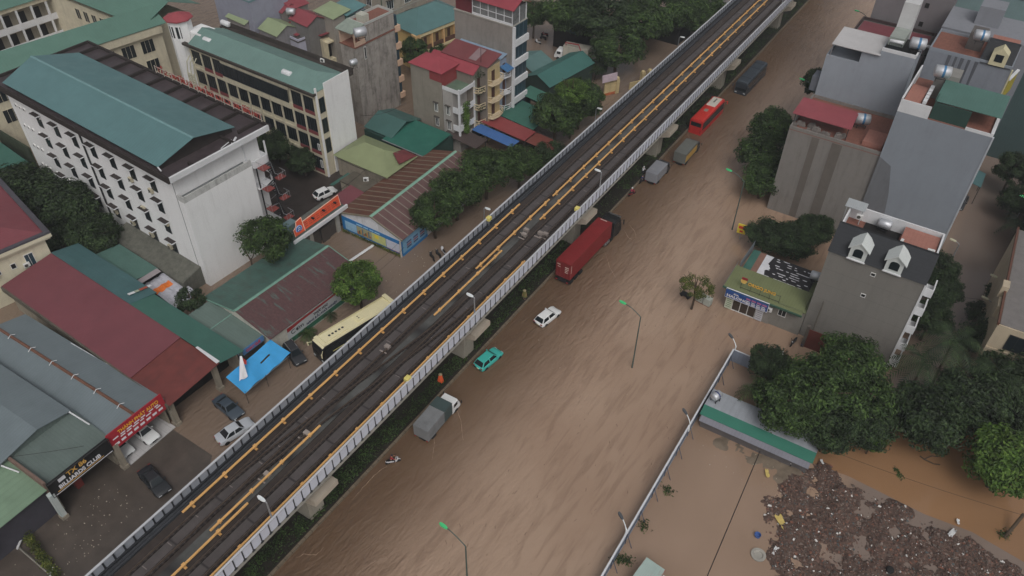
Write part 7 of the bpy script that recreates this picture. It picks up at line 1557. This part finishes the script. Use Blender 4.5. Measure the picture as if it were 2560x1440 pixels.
p = P(1311, 746, .2); person('person in an olive raincoat standing in the median hedge', p, R_(200), cl('olive', 104, 100, 60), cl('bluej', 60, 74, 110), 'stand', 'hat', cl('straw', 150, 140, 110), cl('olive', 104, 100, 60), z=.16)
p = P(1893, 1122, .1); person('person in a yellow raincoat bending outside the site shed', p, R_(120), cl('rainyellow', 206, 184, 100), dk, 'stand', 'hair', None, cl('rainyellow', 206, 184, 100))
p = P(1777, 233, .2); person('person in pink standing beside the front of the red bus', (p.x-1.2, p.y), R_(0), cl('pink', 180, 110, 110), dk, 'stand', 'hair')
p = P(1957, 1138, .1); person('person in light blue among the motorbikes outside the site shed', p, R_(200), cl('lightblue', 90, 140, 176), navy, 'stand', 'hair')
for (x, y, rz, c, lab, gr) in ((1985, 853, 170, 'bikeblack', 'dark motorbike at the foot of the grey extension, left of two', 'parked motorbikes'), (2012, 852, 172, 'bikeblue', 'blue motorbike at the foot of the grey extension, right of two', 'parked motorbikes'), (1950, 876, 230, 'bikewhite', 'white motorbike below the grey extension near the fence corner', 'parked motorbikes'),
                              (1080, 640, 60, 'bikeblack', 'leftmost of the dark motorbikes parked by the viaduct wall', 'motorbikes by the viaduct wall'), (1096, 634, 64, 'bikeblack', 'middle one of the dark motorbikes parked by the viaduct wall', 'motorbikes by the viaduct wall'), (1108, 626, 58, 'bikewhite', 'pale motorbike parked by the viaduct wall', 'motorbikes by the viaduct wall'),
                              (1345, 103, 80, 'bikewhite', 'white motorbike in the flooded yard right of the banded tower', 'motorbikes in the yard'), (1358, 93, 85, 'bikeblack', 'dark motorbike in the flooded yard under the tree', 'motorbikes in the yard'), (1362, 84, 95, 'bikered', 'red motorbike in the flooded yard under the tree', 'motorbikes in the yard'),
                              (1940, 1128, 30, 'bikeblack', 'dark motorbike outside the site shed beside the yellow raincoat', 'motorbikes by the site shed'), (1975, 1146, 25, 'bikewhite', 'pale motorbike outside the site shed near its far end', 'motorbikes by the site shed')):
    bike(lab, P(x, y, .5), R_(rz), paint(c, *{'bikeblack': (34, 34, 38), 'bikewhite': (196, 196, 200), 'bikeblue': (40, 52, 120), 'bikered': (120, 36, 44)}[c]), .1, gr)
# ================================================================ STREET FURNITURE, YARD, RUBBLE
def lamp(label, base, rz, h=9.2, arm=2.3, headm=None, polem=None, rise=.9, group='street lamps in the flood', name='street_lamp'):
    T = Th(name, label, 'street lamp', (base[0], base[1], base[2] if len(base) > 2 else 0), rz, group)
    pts = [(0, 0, -.6), (0, 0, h)]+[(-arm*(t/5), 0, h+rise*math.sin(t/5*1.57)) for t in range(1, 6)]
    T.add('pole', MB().tube(pts, [.11, .075]+[.055]*5, 8), polem)
    T.add('lamp_head', MB().loft([[(-arm-x, -w, h+rise-.06+dz), (-arm-x, w, h+rise-.06+dz), (-arm-x, w*.8, h+rise+.1+dz), (-arm-x, -w*.8, h+rise+.1+dz)] for x, w, dz in ((-.1, .08, 0), (.15, .17, .02), (.6, .19, .03), (.85, .1, .04))]), headm)
    return T
gpole = M('lamp_pole_green', C(70, 82, 76), .6, .15); ghead = M('lamp_head_green', C(70, 190, 120), .4, .06); whead = M('lamp_head_white', C(210, 214, 218), .4, .05); khead = M('lamp_head_grey', C(74, 76, 80), .5, .1)
for (y, lab) in ((31.5, 'green headed street lamp at the bottom edge, nearest of the row'), (68.7, 'green headed street lamp in the middle of the flooded road'), (104, 'green headed street lamp level with the patchy grey house'), (139, 'green headed street lamp beside the pale house'), (175, 'green headed street lamp near the top edge')):
    lamp(lab, (-24.3, y), R_(-4), headm=ghead, polem=gpole)
for (x, y, lab) in ((1713, 1027, 'dark headed gooseneck lamp on the long fence near the site shed'), (1553, 1287, 'dark headed gooseneck lamp on the long fence at the bottom'), (1830, 835, 'dark headed gooseneck lamp beyond the fence corner')):
    p = P(x, y, 3.1); lamp(lab, (p.x+1.15, p.y-1.2 if y < 900 else p.y-.9, 1.6), R_(-35), .9, 1.0, khead, whead, .55, 'gooseneck lamps along the fence', 'gooseneck_lamp')
for (y, lab) in ((23.3, 'white headed lamp on the viaduct parapet at the bottom'), (56.9, 'white headed lamp on the viaduct parapet above the teal car'), (88.9, 'white headed lamp on the viaduct parapet above the container truck'), (169.1, 'white headed lamp on the viaduct parapet near the top edge')):
    lamp(lab, (-40.95, y, 10.3), R_(0), 2.6, .25, whead, steel, .12, 'lamps on the viaduct parapet', 'parapet_lamp')
for (x, y, lab) in ((1210, 517, 'white headed lamp beside the viaduct at the end of the tree row'), (1491, 268, 'white headed lamp beside the viaduct in front of the dark trees'), (1699, 90, 'white headed lamp beside the viaduct near the far trees')):
    p = P(x, y, 6.3); lamp(lab, (p.x, p.y), R_(180), 6.0, .3, whead, steel, .2, 'lamps on the side street', 'side_lamp')
for (x, y, lab) in ((2487, 693, 'cream headed lamp beside the black pickup'), (2465, 748, 'white cornered lamp at the shrub in the back street'), (2385, 603, 'small white lamp over the back street water')):
    p = P(x, y, 5.2); lamp(lab, (p.x+.8, p.y), R_(-10), 5.0, .6, M('lamp_cream', C(190, 186, 160)), steel, .2, 'lamps of the back street', 'back_street_lamp')
# yellow signal heads on the viaduct
for (x, y, lab) in ((1019, 946, 'yellow signal box on the viaduct above the grey truck'), (1443, 521, 'yellow signal box on the viaduct above the container truck'), (1222, 545, 'yellow signal box on the left viaduct parapet')):
    p = P(x, y, 10.5); t_ = Th('signal_box', lab, 'signal', (p.x, p.y, 8.95), 0, 'yellow signal boxes on the viaduct'); t_.add('box', MB().box(-.3, .3, -.35, .35, 1.2, 1.75), M('signal_yellow', C(204, 190, 110), .5, .08), bevel=.06); t_.add('post', B(-.06, .06, -.06, .06, 0, 1.2), steel)
# restaurant street clutter
p = P(1745, 742, .5); cab = Th('cabinet_pair', 'two pale metal cabinets standing in the flood under the thin tree', 'cabinet', (p.x, p.y, 0), R_(-8))
for k in range(2): cab.add('cabinet', MB().box(-.1+k*1.15, .95+k*1.15, -.45, .45, -.5, 1.25), M('cabinet_pale', C(160, 164, 156), .6, .1, 1, streak=.2), bevel=.03)
cab.add('red_foot', B(-.1, 2.1, -.46, .46, -.5, .1), M('cabinet_foot', C(110, 70, 56)))
p = P(1716, 735, .4); tw_ = Th('hand_cart', 'black hand cart beside the pale metal cabinets', 'cart', (p.x, p.y, 0), R_(-8)); tw_.add('tray', MB().box(-.8, .8, -.45, .45, .25, .35), blackm); tw_.add('rail', MB().tube([(-.8, -.45, .3), (-.8, -.45, 1.0), (-.8, .45, 1.0), (-.8, .45, .3)], .035, 5), blackm)
for x in (-.5, .5): tw_.add('wheel', MB().lathe([(.02, -.5), (.2, -.5), (.2, -.44)], 10, (x, 0, .2), 'y'), rubber)
p = P(1848, 598, 0); ys = Th('roadside_sign', 'small yellow and red double sign on a post left of the dark trees', 'sign', (p.x, p.y, 0), R_(5)); ys.add('post', MB().tube([(0, 0, -.5), (0, 0, 2.6)], .06, 6), steel); ys.add('board', MB().box(-.65, .65, -.12, .05, 1.2, 2.9), M('sign_lemon2', C(210, 190, 60), .5, .06)); ys.add('red_panel', B(-.5, .5, -.14, -.12, 2.1, 2.6), M('sign_red2', C(190, 60, 40))); ys.add('red_panel', B(-.25, .25, -.14, -.12, 1.45, 1.8), M('sign_red2', C(190, 60, 40)))
gt_ = Th('red_gate', 'rust red sheet gate at the foot of the mansard house', 'gate', P(2005, 865, 0), R_(2)); gt_.add('panel', B(.2, 2.6, 0, .12, -.5, 3.2), M('gate_red', C(92, 46, 40), .6, .15, 1, streak=.2)); gt_.add('panel', B(2.6, 5.0, -.2, -.08, -.5, 3.0), M('gate_red', C(92, 46, 40))); gt_.add('post', B(-.2, .2, -.2, .2, -.5, 3.8), M('gate_post_grey', C(84, 78, 72), .8, .2))
pole = MB().tube([(0, 0, -.5), (0, 0, 7.5)], [.14, .1], 8).build('utility_pole', M('pole_concrete', C(96, 92, 84), .8, .1)); pole.location = (-6.4, 86.2, 0); tag(pole, 'grey utility pole in front of the mansard house by the red gate', 'pole')
# LED strip sign at the right edge
led = Th('led_sign', 'lit sign with a red and a green bar at the right edge', 'sign', P(2556, 490, 5), R_(0)); led.add('red_bar', B(-.2, 1.6, -.05, .05, .25, .5), E_('led_red', (1, .12, .06, 1), 1.1)); led.add('green_bar', B(-.35, 1.6, -.05, .05, -.15, .15), E_('led_green', (.15, .95, .35, 1), 1.0)); led.add('case', B(-.4, 1.7, .05, .2, -.2, .55), blackm); led.add('post', MB().tube([(.8, .15, -5.5), (.8, .15, -.2)], .06, 6), steel)
# long site fence
m_fen = M('fence_sheet', C(124, 132, 146), .5, .1, .8, corr='y', period=.5); m_fenx = M('fence_sheet_x', C(124, 132, 146), .5, .1, .8, corr='x', period=.5)
FX0, FX1 = -13.55, -14.05
Fe = Th('site_fence', 'long pale corrugated site fence beside the flooded plot', 'fence', (-14.05, 77.0, 0), 0)
def fx(y): return (77-y)*.0145
a, b_ = 0, -46
Fe.add('panel', MB().prism([(0, 0, -.6), (-b_*.0145, b_, -.6), (-b_*.0145, b_, 2.1), (0, 0, 2.1)], (.06, 0, 0)), m_fen)
Fe.add('return_panel', B(.06, 5.4, .05, .1, -.6, 2.1), m_fenx)
Fe.add('top_rail', MB().prism([(-.05, 0.1, 2.1), (-b_*.0145-.05, b_, 2.1), (-b_*.0145+.14, b_, 2.1), (.14, .1, 2.1)], (0, 0, .09)).box(.14, 5.4, 0, .14, 2.1, 2.19), M('fence_cap', C(196, 198, 202), .5, .05))
for k in range(13):
    y = -1.0-k*3.4; x = -y*.0145; Fe.add('brace', MB().tube([(x+.1, y, 2.0), (x+.95, y-.1, -.1)], .04, 5).box(x+.07, x+.14, y-.05, y+.05, -.5, 2.1), M('fence_brace', C(70, 76, 90)))
Fe.add('mid_rail', MB().prism([(.07, 0, 1.0), (-b_*.0145+.07, b_, 1.0), (-b_*.0145+.12, b_, 1.0), (.12, 0, 1.0)], (0, 0, .06)), M('fence_brace', C(70, 76, 90)))
# yard water, canal, mud
sheet('yard_water', [(-14.0, 77), (-13.4, 25), (6, 25), (3, 52), (-2.5, 58), (-1.0, 66), (3, 70), (4, 77)], .006, water_mat('yard_water', C(140, 118, 101, 1.05), C(130, 109, 92, 1.05), .06, .04, True))
sheet('canal_water', [P(2030, 1158)[:2], P(2120, 1190)[:2], P(2310, 1285)[:2], P(2430, 1330)[:2], P(2620, 1440)[:2], P(2900, 1500)[:2], P(2900, 1050)[:2], P(2400, 1030)[:2], P(2200, 1050)[:2], P(2060, 1090)[:2]], .010, water_mat('canal_water', C(136, 104, 76, 1.05), C(126, 96, 70, 1.05), .06, .03, True))
def patch(name, px_poly, zmax, mat, seed, res=.28, rough_=.1, kind='structure', edge=1.2):
    pts = [P(x, y, 0) for x, y in px_poly]; xs = [p.x for p in pts]; ys = [p.y for p in pts]
    x0, x1, y0, y1 = min(xs), max(xs), min(ys), max(ys); nx = int((x1-x0)/res)+1; ny = int((y1-y0)/res)+1
    def inside(x, y):
        c = False; j = len(pts)-1
        for i in range(len(pts)):
            if (pts[i].y > y) != (pts[j].y > y) and x < (pts[j].x-pts[i].x)*(y-pts[i].y)/(pts[j].y-pts[i].y)+pts[i].x: c = not c
            j = i
        return c
    def dist(x, y):
        d = 9e9
        for i in range(len(pts)):
            a, b = pts[i], pts[(i+1) % len(pts)]; ab = Vector((b.x-a.x, b.y-a.y)); t = max(0, min(1, ((x-a.x)*ab.x+(y-a.y)*ab.y)/max(1e-6, ab.length_squared))); d = min(d, math.hypot(x-a.x-ab.x*t, y-a.y-ab.y*t))
        return d if inside(x, y) else -d
    mb = MB(); H = {}
    for i in range(nx+1):
        for j in range(ny+1):
            x = x0+i*(x1-x0)/nx; y = y0+j*(y1-y0)/ny; d = dist(x, y)
            n_ = mnoise.fractal((x*.35+seed, y*.35, seed), .8, 2.0, 5)
            h = -.12+zmax*min(1, max(0, (d+.6)/edge))*(.75+.6*n_)+rough_*n_*(1 if d > -.5 else 0)
            mb.v.append(Vector((x, y, h))); H[(i, j)] = h
    for i in range(nx):
        for j in range(ny):
            if max(H[(i, j)], H[(i+1, j)], H[(i, j+1)], H[(i+1, j+1)]) < -.08: continue
            a = i*(ny+1)+j; mb.f.append((a, a+ny+1, a+ny+2, a+1)); mb.mi.append(0)
    o = mb.build(name, mat, smooth=True); o['kind'] = kind
    return lambda x, y: (-.12+zmax*min(1, max(0, (dist(x, y)+.6)/edge))*(.75+.6*mnoise.fractal((x*.35+seed, y*.35, seed), .8, 2.0, 5))+rough_*mnoise.fractal((x*.35+seed, y*.35, seed), .8, 2.0, 5)), inside, (x0, x1, y0, y1)
m_mud = M('mud', C(112, 100, 86), .7, .25, .8, bump=.5)
patch('mud_bank', [(1800, 1075), (1900, 1105), (2010, 1165), (2035, 1185), (2010, 1245), (1960, 1225), (1900, 1185), (1835, 1140), (1770, 1105)], .22, m_mud, 3, .3, .12)
m_rub = M('rubble_earth', C(88, 71, 63), .95, .4, 2.5, bump=1.0)
hfun, ins, bb = patch('rubble_ground', [(1905, 1245), (1960, 1205), (2000, 1170), (2050, 1152), (2100, 1175), (2110, 1205), (2180, 1235), (2250, 1265), (2320, 1300), (2420, 1335), (2500, 1400), (2600, 1440), (2700, 1560), (2300, 1640), (1960, 1640), (1930, 1440), (1915, 1330)], .42, m_rub, 11, .25, .35, edge=2.0)
m_chunk = bpy.data.materials.new('rubble_chunks'); m_chunk.use_nodes = True
n = m_chunk.node_tree.nodes; l = m_chunk.node_tree.links; ge = n.new('ShaderNodeNewGeometry'); rp_ = n.new('ShaderNodeValToRGB'); rp_.color_ramp.interpolation = 'CONSTANT'
for i, (pos, c) in enumerate(((0, C(74, 58, 52)), (.3, C(92, 72, 64)), (.5, C(104, 80, 70)), (.62, C(86, 76, 70)), (.78, C(116, 102, 94)), (.89, C(118, 80, 66)), (.945, C(76, 80, 80)), (.978, C(196, 194, 190)))):
    e = rp_.color_ramp.elements[i] if i < 2 else rp_.color_ramp.elements.new(pos); e.position = pos; e.color = c
l.new(ge.outputs['Random Per Island'], rp_.inputs[0]); l.new(rp_.outputs[0], n['Principled BSDF'].inputs['Base Color']); n['Principled BSDF'].inputs['Roughness'].default_value = .85
rr = random.Random(21); rb2 = MB(); cnt = 0
while cnt < 17000:
    x = rr.uniform(bb[0], min(bb[1], 26)); y = rr.uniform(42, bb[3])
    if not ins(x, y): continue
    h = hfun(x, y)
    if h < .0 and rr.random() < .9: cnt += .05; continue
    s = .035+.10*rr.random()**2.4; ax = Matrix.Rotation(rr.uniform(0, 6.28), 4, 'Z') @ Matrix.Rotation(rr.uniform(-.6, .6), 4, 'X'); ax = Matrix.Translation((x, y, max(h, .01)+s*.2)) @ ax
    lx, ly, lz = s*rr.uniform(.7, 1.9), s*rr.uniform(.5, 1.1), s*rr.uniform(.3, .7)
    rb2.X = ax; rb2.hexa([(-lx, -ly, -lz), (lx*rr.uniform(.7, 1), -ly, -lz), (lx, ly, -lz), (-lx, ly*rr.uniform(.6, 1), -lz), (-lx*.8, -ly*.7, lz), (lx*.7, -ly*.8, lz), (lx*.8, ly*.7, lz*rr.uniform(.5, 1)), (-lx*.7, ly*.7, lz)]); cnt += 1
tag(rb2.build('rubble', m_chunk, recalc=False), 'heap of broken brick and rubbish beside the muddy canal', 'rubble', kind='stuff')
# floating twigs and scum on the flood
tg = MB(); rt = random.Random(31)
for k in range(120):
    x = rt.uniform(-30, -14.6); y = rt.uniform(30, 95); a = rt.gauss(1.9, .35); L_ = rt.uniform(.12, .5); tg.tube([(x, y, .012), (x+math.cos(a)*L_*.5+rt.gauss(0, .03), y+math.sin(a)*L_*.5, .02), (x+math.cos(a)*L_, y+math.sin(a)*L_, .012)], .010+.014*rt.random()**2, 4)
tag(tg.build('floating_twigs', M('wet_twig', C(84, 62, 48), .8, .3, 3), recalc=False), 'scattered twigs drifting on the flooded road', kind='stuff')
lt = MB()
for k in range(190):
    if k < 90: x, y = rt.uniform(-66, -60), rt.uniform(8, 20)
    elif k < 130: x, y = rt.uniform(-63, -55), rt.uniform(62, 76)
    elif k < 170: x, y = rt.uniform(-13, 0), rt.uniform(60, 66)
    else: x, y = rt.uniform(-38, -15), rt.uniform(32, 90)
    s = rt.uniform(.025, .075)*(1 if k < 170 else .7); lt.X = Matrix.Translation((x, y, .03)) @ Matrix.Rotation(rt.uniform(0, 6), 4, 'Z'); lt.hexa([(-s, -s*.6, -.02), (s, -s*.5, -.02), (s*.8, s*.6, -.02), (-s*.9, s*.5, -.02), (-s*.6, -s*.4, .05), (s*.6, -s*.3, .04), (s*.5, s*.4, .06), (-s*.6, s*.3, .05)])
tag(lt.build('floating_litter', M('litter_white', C(170, 162, 146), .7, .25, 5), recalc=False), 'scattered pale litter floating on the water', kind='stuff')
# wakes of the moving vehicles: low curved ridges of foam
fm3 = M('foam', C(158, 134, 114), .6, .15, 3)
def wake(label, pts, w=.05):
    P3 = []
    for q in range(len(pts)-1):
        for t in range(6): P3.append(Vector(pts[q]).lerp(Vector(pts[q+1]), t/6))
    P3.append(Vector(pts[-1])); n_ = len(P3); mb = MB().tube([(p.x+.10*mnoise.noise((p.x*2, p.y*2, 1)), p.y+.06*mnoise.noise((p.x*2, p.y*2, 5)), .0) for p in P3], [w*(.3+.9*abs(mnoise.noise((i*.7, 0, 2))))*math.sin(math.pi*min(1, .15+i/n_*.8)) for i in range(n_)], 5)
    tag(mb.build('wake_foam', fm3), label, 'foam', 'foam wakes of the vehicles')
wake('foam ridge spreading from the front wheel of the container truck', [P(1572, 560), P(1588, 580), P(1590, 596)]); wake('foam ridge beside the cab of the container truck', [P(1560, 575), P(1572, 595), P(1580, 598)]); wake('foam ridge behind the trailer wheels of the container truck', [P(1512, 630), P(1525, 670), P(1545, 705)], .04)
wake('foam ridge off the front wheel of the grey truck', [P(1138, 1015), P(1152, 1050), P(1158, 1100)]); wake('foam ridge off the rear wheel of the grey truck', [P(1085, 1085), P(1086, 1110), P(1080, 1150)], .04)
wake('foam trail of the motorbike with the red rider', [P(968, 1165), P(945, 1180), P(920, 1205), P(880, 1250)], .06); wake('thin foam line near the bottom kerb', [P(740, 1395), P(760, 1385), P(790, 1388), P(810, 1368)], .05)
# site shed and small roof
YS = Th('site_shed', 'site shed with white corrugated roof and a green front slope', 'shed', (-13.2, 64.1, 0), R_(1.6))
YS.add('wall', B(.1, 13.0, .5, 4.6, -.6, 2.3), M('shed_wall', C(92, 88, 88), .8, .15)); m_wc = M('white_corrugated', C(150, 154, 160), .45, .1, .6, corr='x', period=.95, streak=.3, dirt=C(104, 104, 106), axis_s='y')
YS.add('green_roof', MB().slab([(-.2, .35, 2.35), (13.4, .35, 2.35), (13.4, 1.7, 2.75), (-.2, 1.7, 2.75)], .06), M('site_green', C(46, 104, 88), .45, .08, .5)); YS.add('white_roof', MB().slab([(-.2, 1.7, 2.75), (13.4, 1.7, 2.75), (13.4, 4.9, 2.45), (-.2, 4.9, 2.45)], .06), m_wc); YS.add('front_awning', MB().slab([(0, -.3, 1.9), (13.2, -.3, 1.9), (13.2, .4, 2.28), (0, .4, 2.28)], .05), M('grey_awning2', C(112, 112, 120), .5, .1, .6, corr='x', period=.4))
p = P(1790, 994, 3.2); tank_proto(1, 'white tank strapped on a stand at the left end of the site shed', (p.x, p.y), 2.6, M('tank_strap', C(60, 70, 110)), R_(70), .8)
sm2 = Th('small_roof', 'small rusty pale green corrugated roof at the bottom edge', 'shed', (-9.5, 42.6, 0), R_(-6)); sm2.add('roof', MB().slab([(-1.2, -2.5, 2.0), (1.1, -2.5, 2.0), (1.1, 1.2, 2.3), (-1.2, 1.2, 2.3)], .06), M('mint_sheet', C(150, 166, 160), .5, .1, .8, corr='x', period=.22, rust=.25, rustcol=C(120, 70, 60))); sm2.add('wall', B(-1.0, .9, -2.3, 1.0, -.6, 1.95), grime); sm2.add('block', B(1.2, 2.1, .2, .6, 1.9, 2.3), white)
# cables
cabm_ = M('cable_black', C(40, 34, 32), .7, .1)
def cable(label, a, b, sag, r=.03, grp='overhead cables'):
    a, b = Vector(a), Vector(b); o = MB().tube([a.lerp(b, t/14)-Vector((0, 0, sag*4*(t/14)*(1-t/14))) for t in range(15)], r, 5).build('overhead_cable', cabm_); tag(o, label, 'cable', grp)
cable('thick dark cable crossing the flooded plot from the site shed to the bottom edge', P(1900, 1128, 3.0), P(1765, 1448, 4.5), .25, .055)
cable('thin cable stretched over the muddy canal', P(2065, 1122, 3.2), P(2565, 1290, 4.0), .4, .018)
cable('cable from the fire stair to the school gate sign', P(680, 503, 6.5), P(770, 510, 6.0), .4, .025); cable('cable from the school gate to the olive hall', P(810, 500, 6.0), P(912, 425, 6.2), .3, .035); cable('cable along the olive hall eaves to the white end wall', P(912, 425, 6.2), P(838, 390, 6.0), .2, .035)
cable('dark cable sagging between the white end wall and the grey house', P(902, 288, 9), P(1016, 256, 9), .8, .03); cable('dark cable across the grey green billiards roof', P(25, 1142, 7.2), P(210, 1115, 6.2), .1, .025)
cable('long wires passing the front corner of the mural shed, upper', P(1003, 600, 6), P(915, 675, 6), .3, .02); cable('long wires passing the front corner of the mural shed, lower', P(1010, 618, 5.5), P(930, 690, 5.5), .3, .02); cable('wire over the back street water', P(2360, 735, 6), P(2450, 748, 6), .1, .02)
cable('pale hose lying along the back gutter of the classroom block', P(570, 72, 16.4), P(690, 96, 16.0), .1, .05)
# rubble yard items
yt = M('yellow_cloth', C(190, 168, 100), .8, .15, 3)
def rag(name, label, px, py, s, mat, seed, grp=None, z=.25):
    p = P(px, py, z); r = random.Random(seed); mb = MB(); nx = 7
    for i in range(nx+1):
        for j in range(5): mb.v.append(Vector((s*(i/nx-.5)*.6+r.gauss(0, .05)*s, s*1.5*(j/4-.5)+.1*s*math.sin(i*1.3), .06+.18*s*abs(mnoise.noise((i*.8+seed, j*.9, 0))))))
    for i in range(nx):
        for j in range(4): a = i*5+j; mb.f.append((a, a+1, a+6, a+5)); mb.mi.append(0)
    o = mb.build(name, mat, recalc=False, smooth=True); o.location = (p.x, p.y, z); o.rotation_euler = (0, 0, r.uniform(-.5, .8)); tag(o, label, 'rubbish', grp); return o
rag('yellow_rag', 'crumpled yellow sheet lying on the rubble at its left side', 1955, 1308, 1.3, yt, 1); rag('yellow_rag', 'small yellow rag on the mud bank below the yellow raincoat', 1918, 1184, .7, yt, 2)
for i, (x, y, s, lab) in enumerate(((2380, 1333, .8, 'white sack on the rubble edge, upper right'), (2295, 1362, .8, 'torn white sack in the middle of the rubble'), (1938, 1378, .7, 'pale sheet at the left edge of the rubble'), (2395, 1305, .45, 'white lump afloat at the canal side of the rubble'), (2055, 1155, .45, 'white bag at the top tip of the rubble'))): rag('white_sack', lab, x, y, s, M('sack_white', C(196, 196, 196), .8, .1, 4), 10+i, 'white sacks on the rubble')
p = P(1894, 1338, .2); bu = MB().lathe([(.02, 0), (.3, 0), (.36, .35), (.33, .35), (.28, .04), (.02, .04)], 16).build('basin', M('blue_plastic', C(70, 96, 150), .4, .08)); bu.location = (p.x, p.y, 0); tag(bu, 'blue plastic basin floating left of the rubble', 'basin')
p = P(1896, 1387, .1); rn = MB().lathe([(.35, -.2), (.75, -.2), (.8, .16), (.5, .16), (.42, .05)], 20).build('concrete_ring', concrete); rn.location = (p.x, p.y, 0); tag(rn, 'round concrete ring lying in the water left of the rubble', 'concrete ring')
p = P(2225, 1425, .3); ty = MB().lathe([(.2, -.1), (.38, -.12), (.42, 0), (.38, .12), (.2, .1)], 18).build('old_tyre', rubber, smooth=True); ty.location = (p.x, p.y, .35); ty.rotation_euler = (.3, .2, 0); tag(ty, 'black old tyre near the bottom edge of the rubble', 'tyre')
bh = MB().tube([P(2300, 1140, .05), P(2310, 1148, .1), P(2335, 1160, .05), P(2350, 1162, .0)], .08, 5).tube([P(2312, 1147, .1), P(2330, 1140, .25), P(2345, 1142, .1)], .06, 5).build('drift_branch', BARK); tag(bh, 'curved dark branch afloat in the muddy canal', 'branch')
sp = MB().tube([P(2510, 1345, .0), P(2560, 1285, 1.8)], .18, 8).build('leaning_trunk', BARK); tag(sp, 'leaning dark trunk at the right edge of the canal', 'trunk')
fw2 = Th('floating_weeds', 'tuft of green weeds floating in the muddy canal', 'weeds', P(2238, 1172, 0), 0); wm2 = MB(); rw_ = random.Random(6)
for k in range(70): t = rw_.random(); leaf(wm2, (t*.9+rw_.gauss(0, .15), -t*1.0+rw_.gauss(0, .15), .04+rw_.random()*.1), (rw_.gauss(0, .5), rw_.gauss(0, .5), 1), .3, .12, rw_)
fw2.add('foliage', wm2, LEAF, recalc=False)
for i, (x, y, lab) in enumerate(((1568, 1405, 'low weed clump in the plot next to the small pale green roof'), (1545, 1400, 'low weed clump against the fence foot at the bottom'), (1610, 1318, 'weed clump in the plot by the fence, middle'), (1668, 1228, 'weed clump in the plot by the fence, upper'), (2510, 1338, 'weed clump at the foot of the leaning trunk'))):
    T_ = Th('weed_clump', lab, 'weeds', P(x, y, 0), 0, 'weeds in the flooded plot'); m_ = MB()
    for k in range(90): leaf(m_, (rw_.gauss(0, .35), rw_.gauss(0, .35), .05+rw_.random()*.35), (rw_.gauss(0, .6), rw_.gauss(0, .6), 1), .26, .12, rw_)
    T_.add('foliage', m_, LEAF, recalc=False)

# ================================================================ THIN RAINY HAZE
hz = MB().box(-420, 150, -60, 520, -1.6, 110).build('haze', bpy.data.materials.new('haze')); hz['kind'] = 'stuff'; hz['label'] = 'thin rainy haze over the district'
hm = hz.data.materials[0]; hm.use_nodes = True; hn = hm.node_tree.nodes; hn.clear(); pv = hn.new('ShaderNodeVolumePrincipled'); pv.inputs['Color'].default_value = (.86, .89, .93, 1); pv.inputs['Density'].default_value = .0004; pv.inputs['Anisotropy'].default_value = .1
ho = hn.new('ShaderNodeOutputMaterial'); hm.node_tree.links.new(pv.outputs[0], ho.inputs['Volume'])
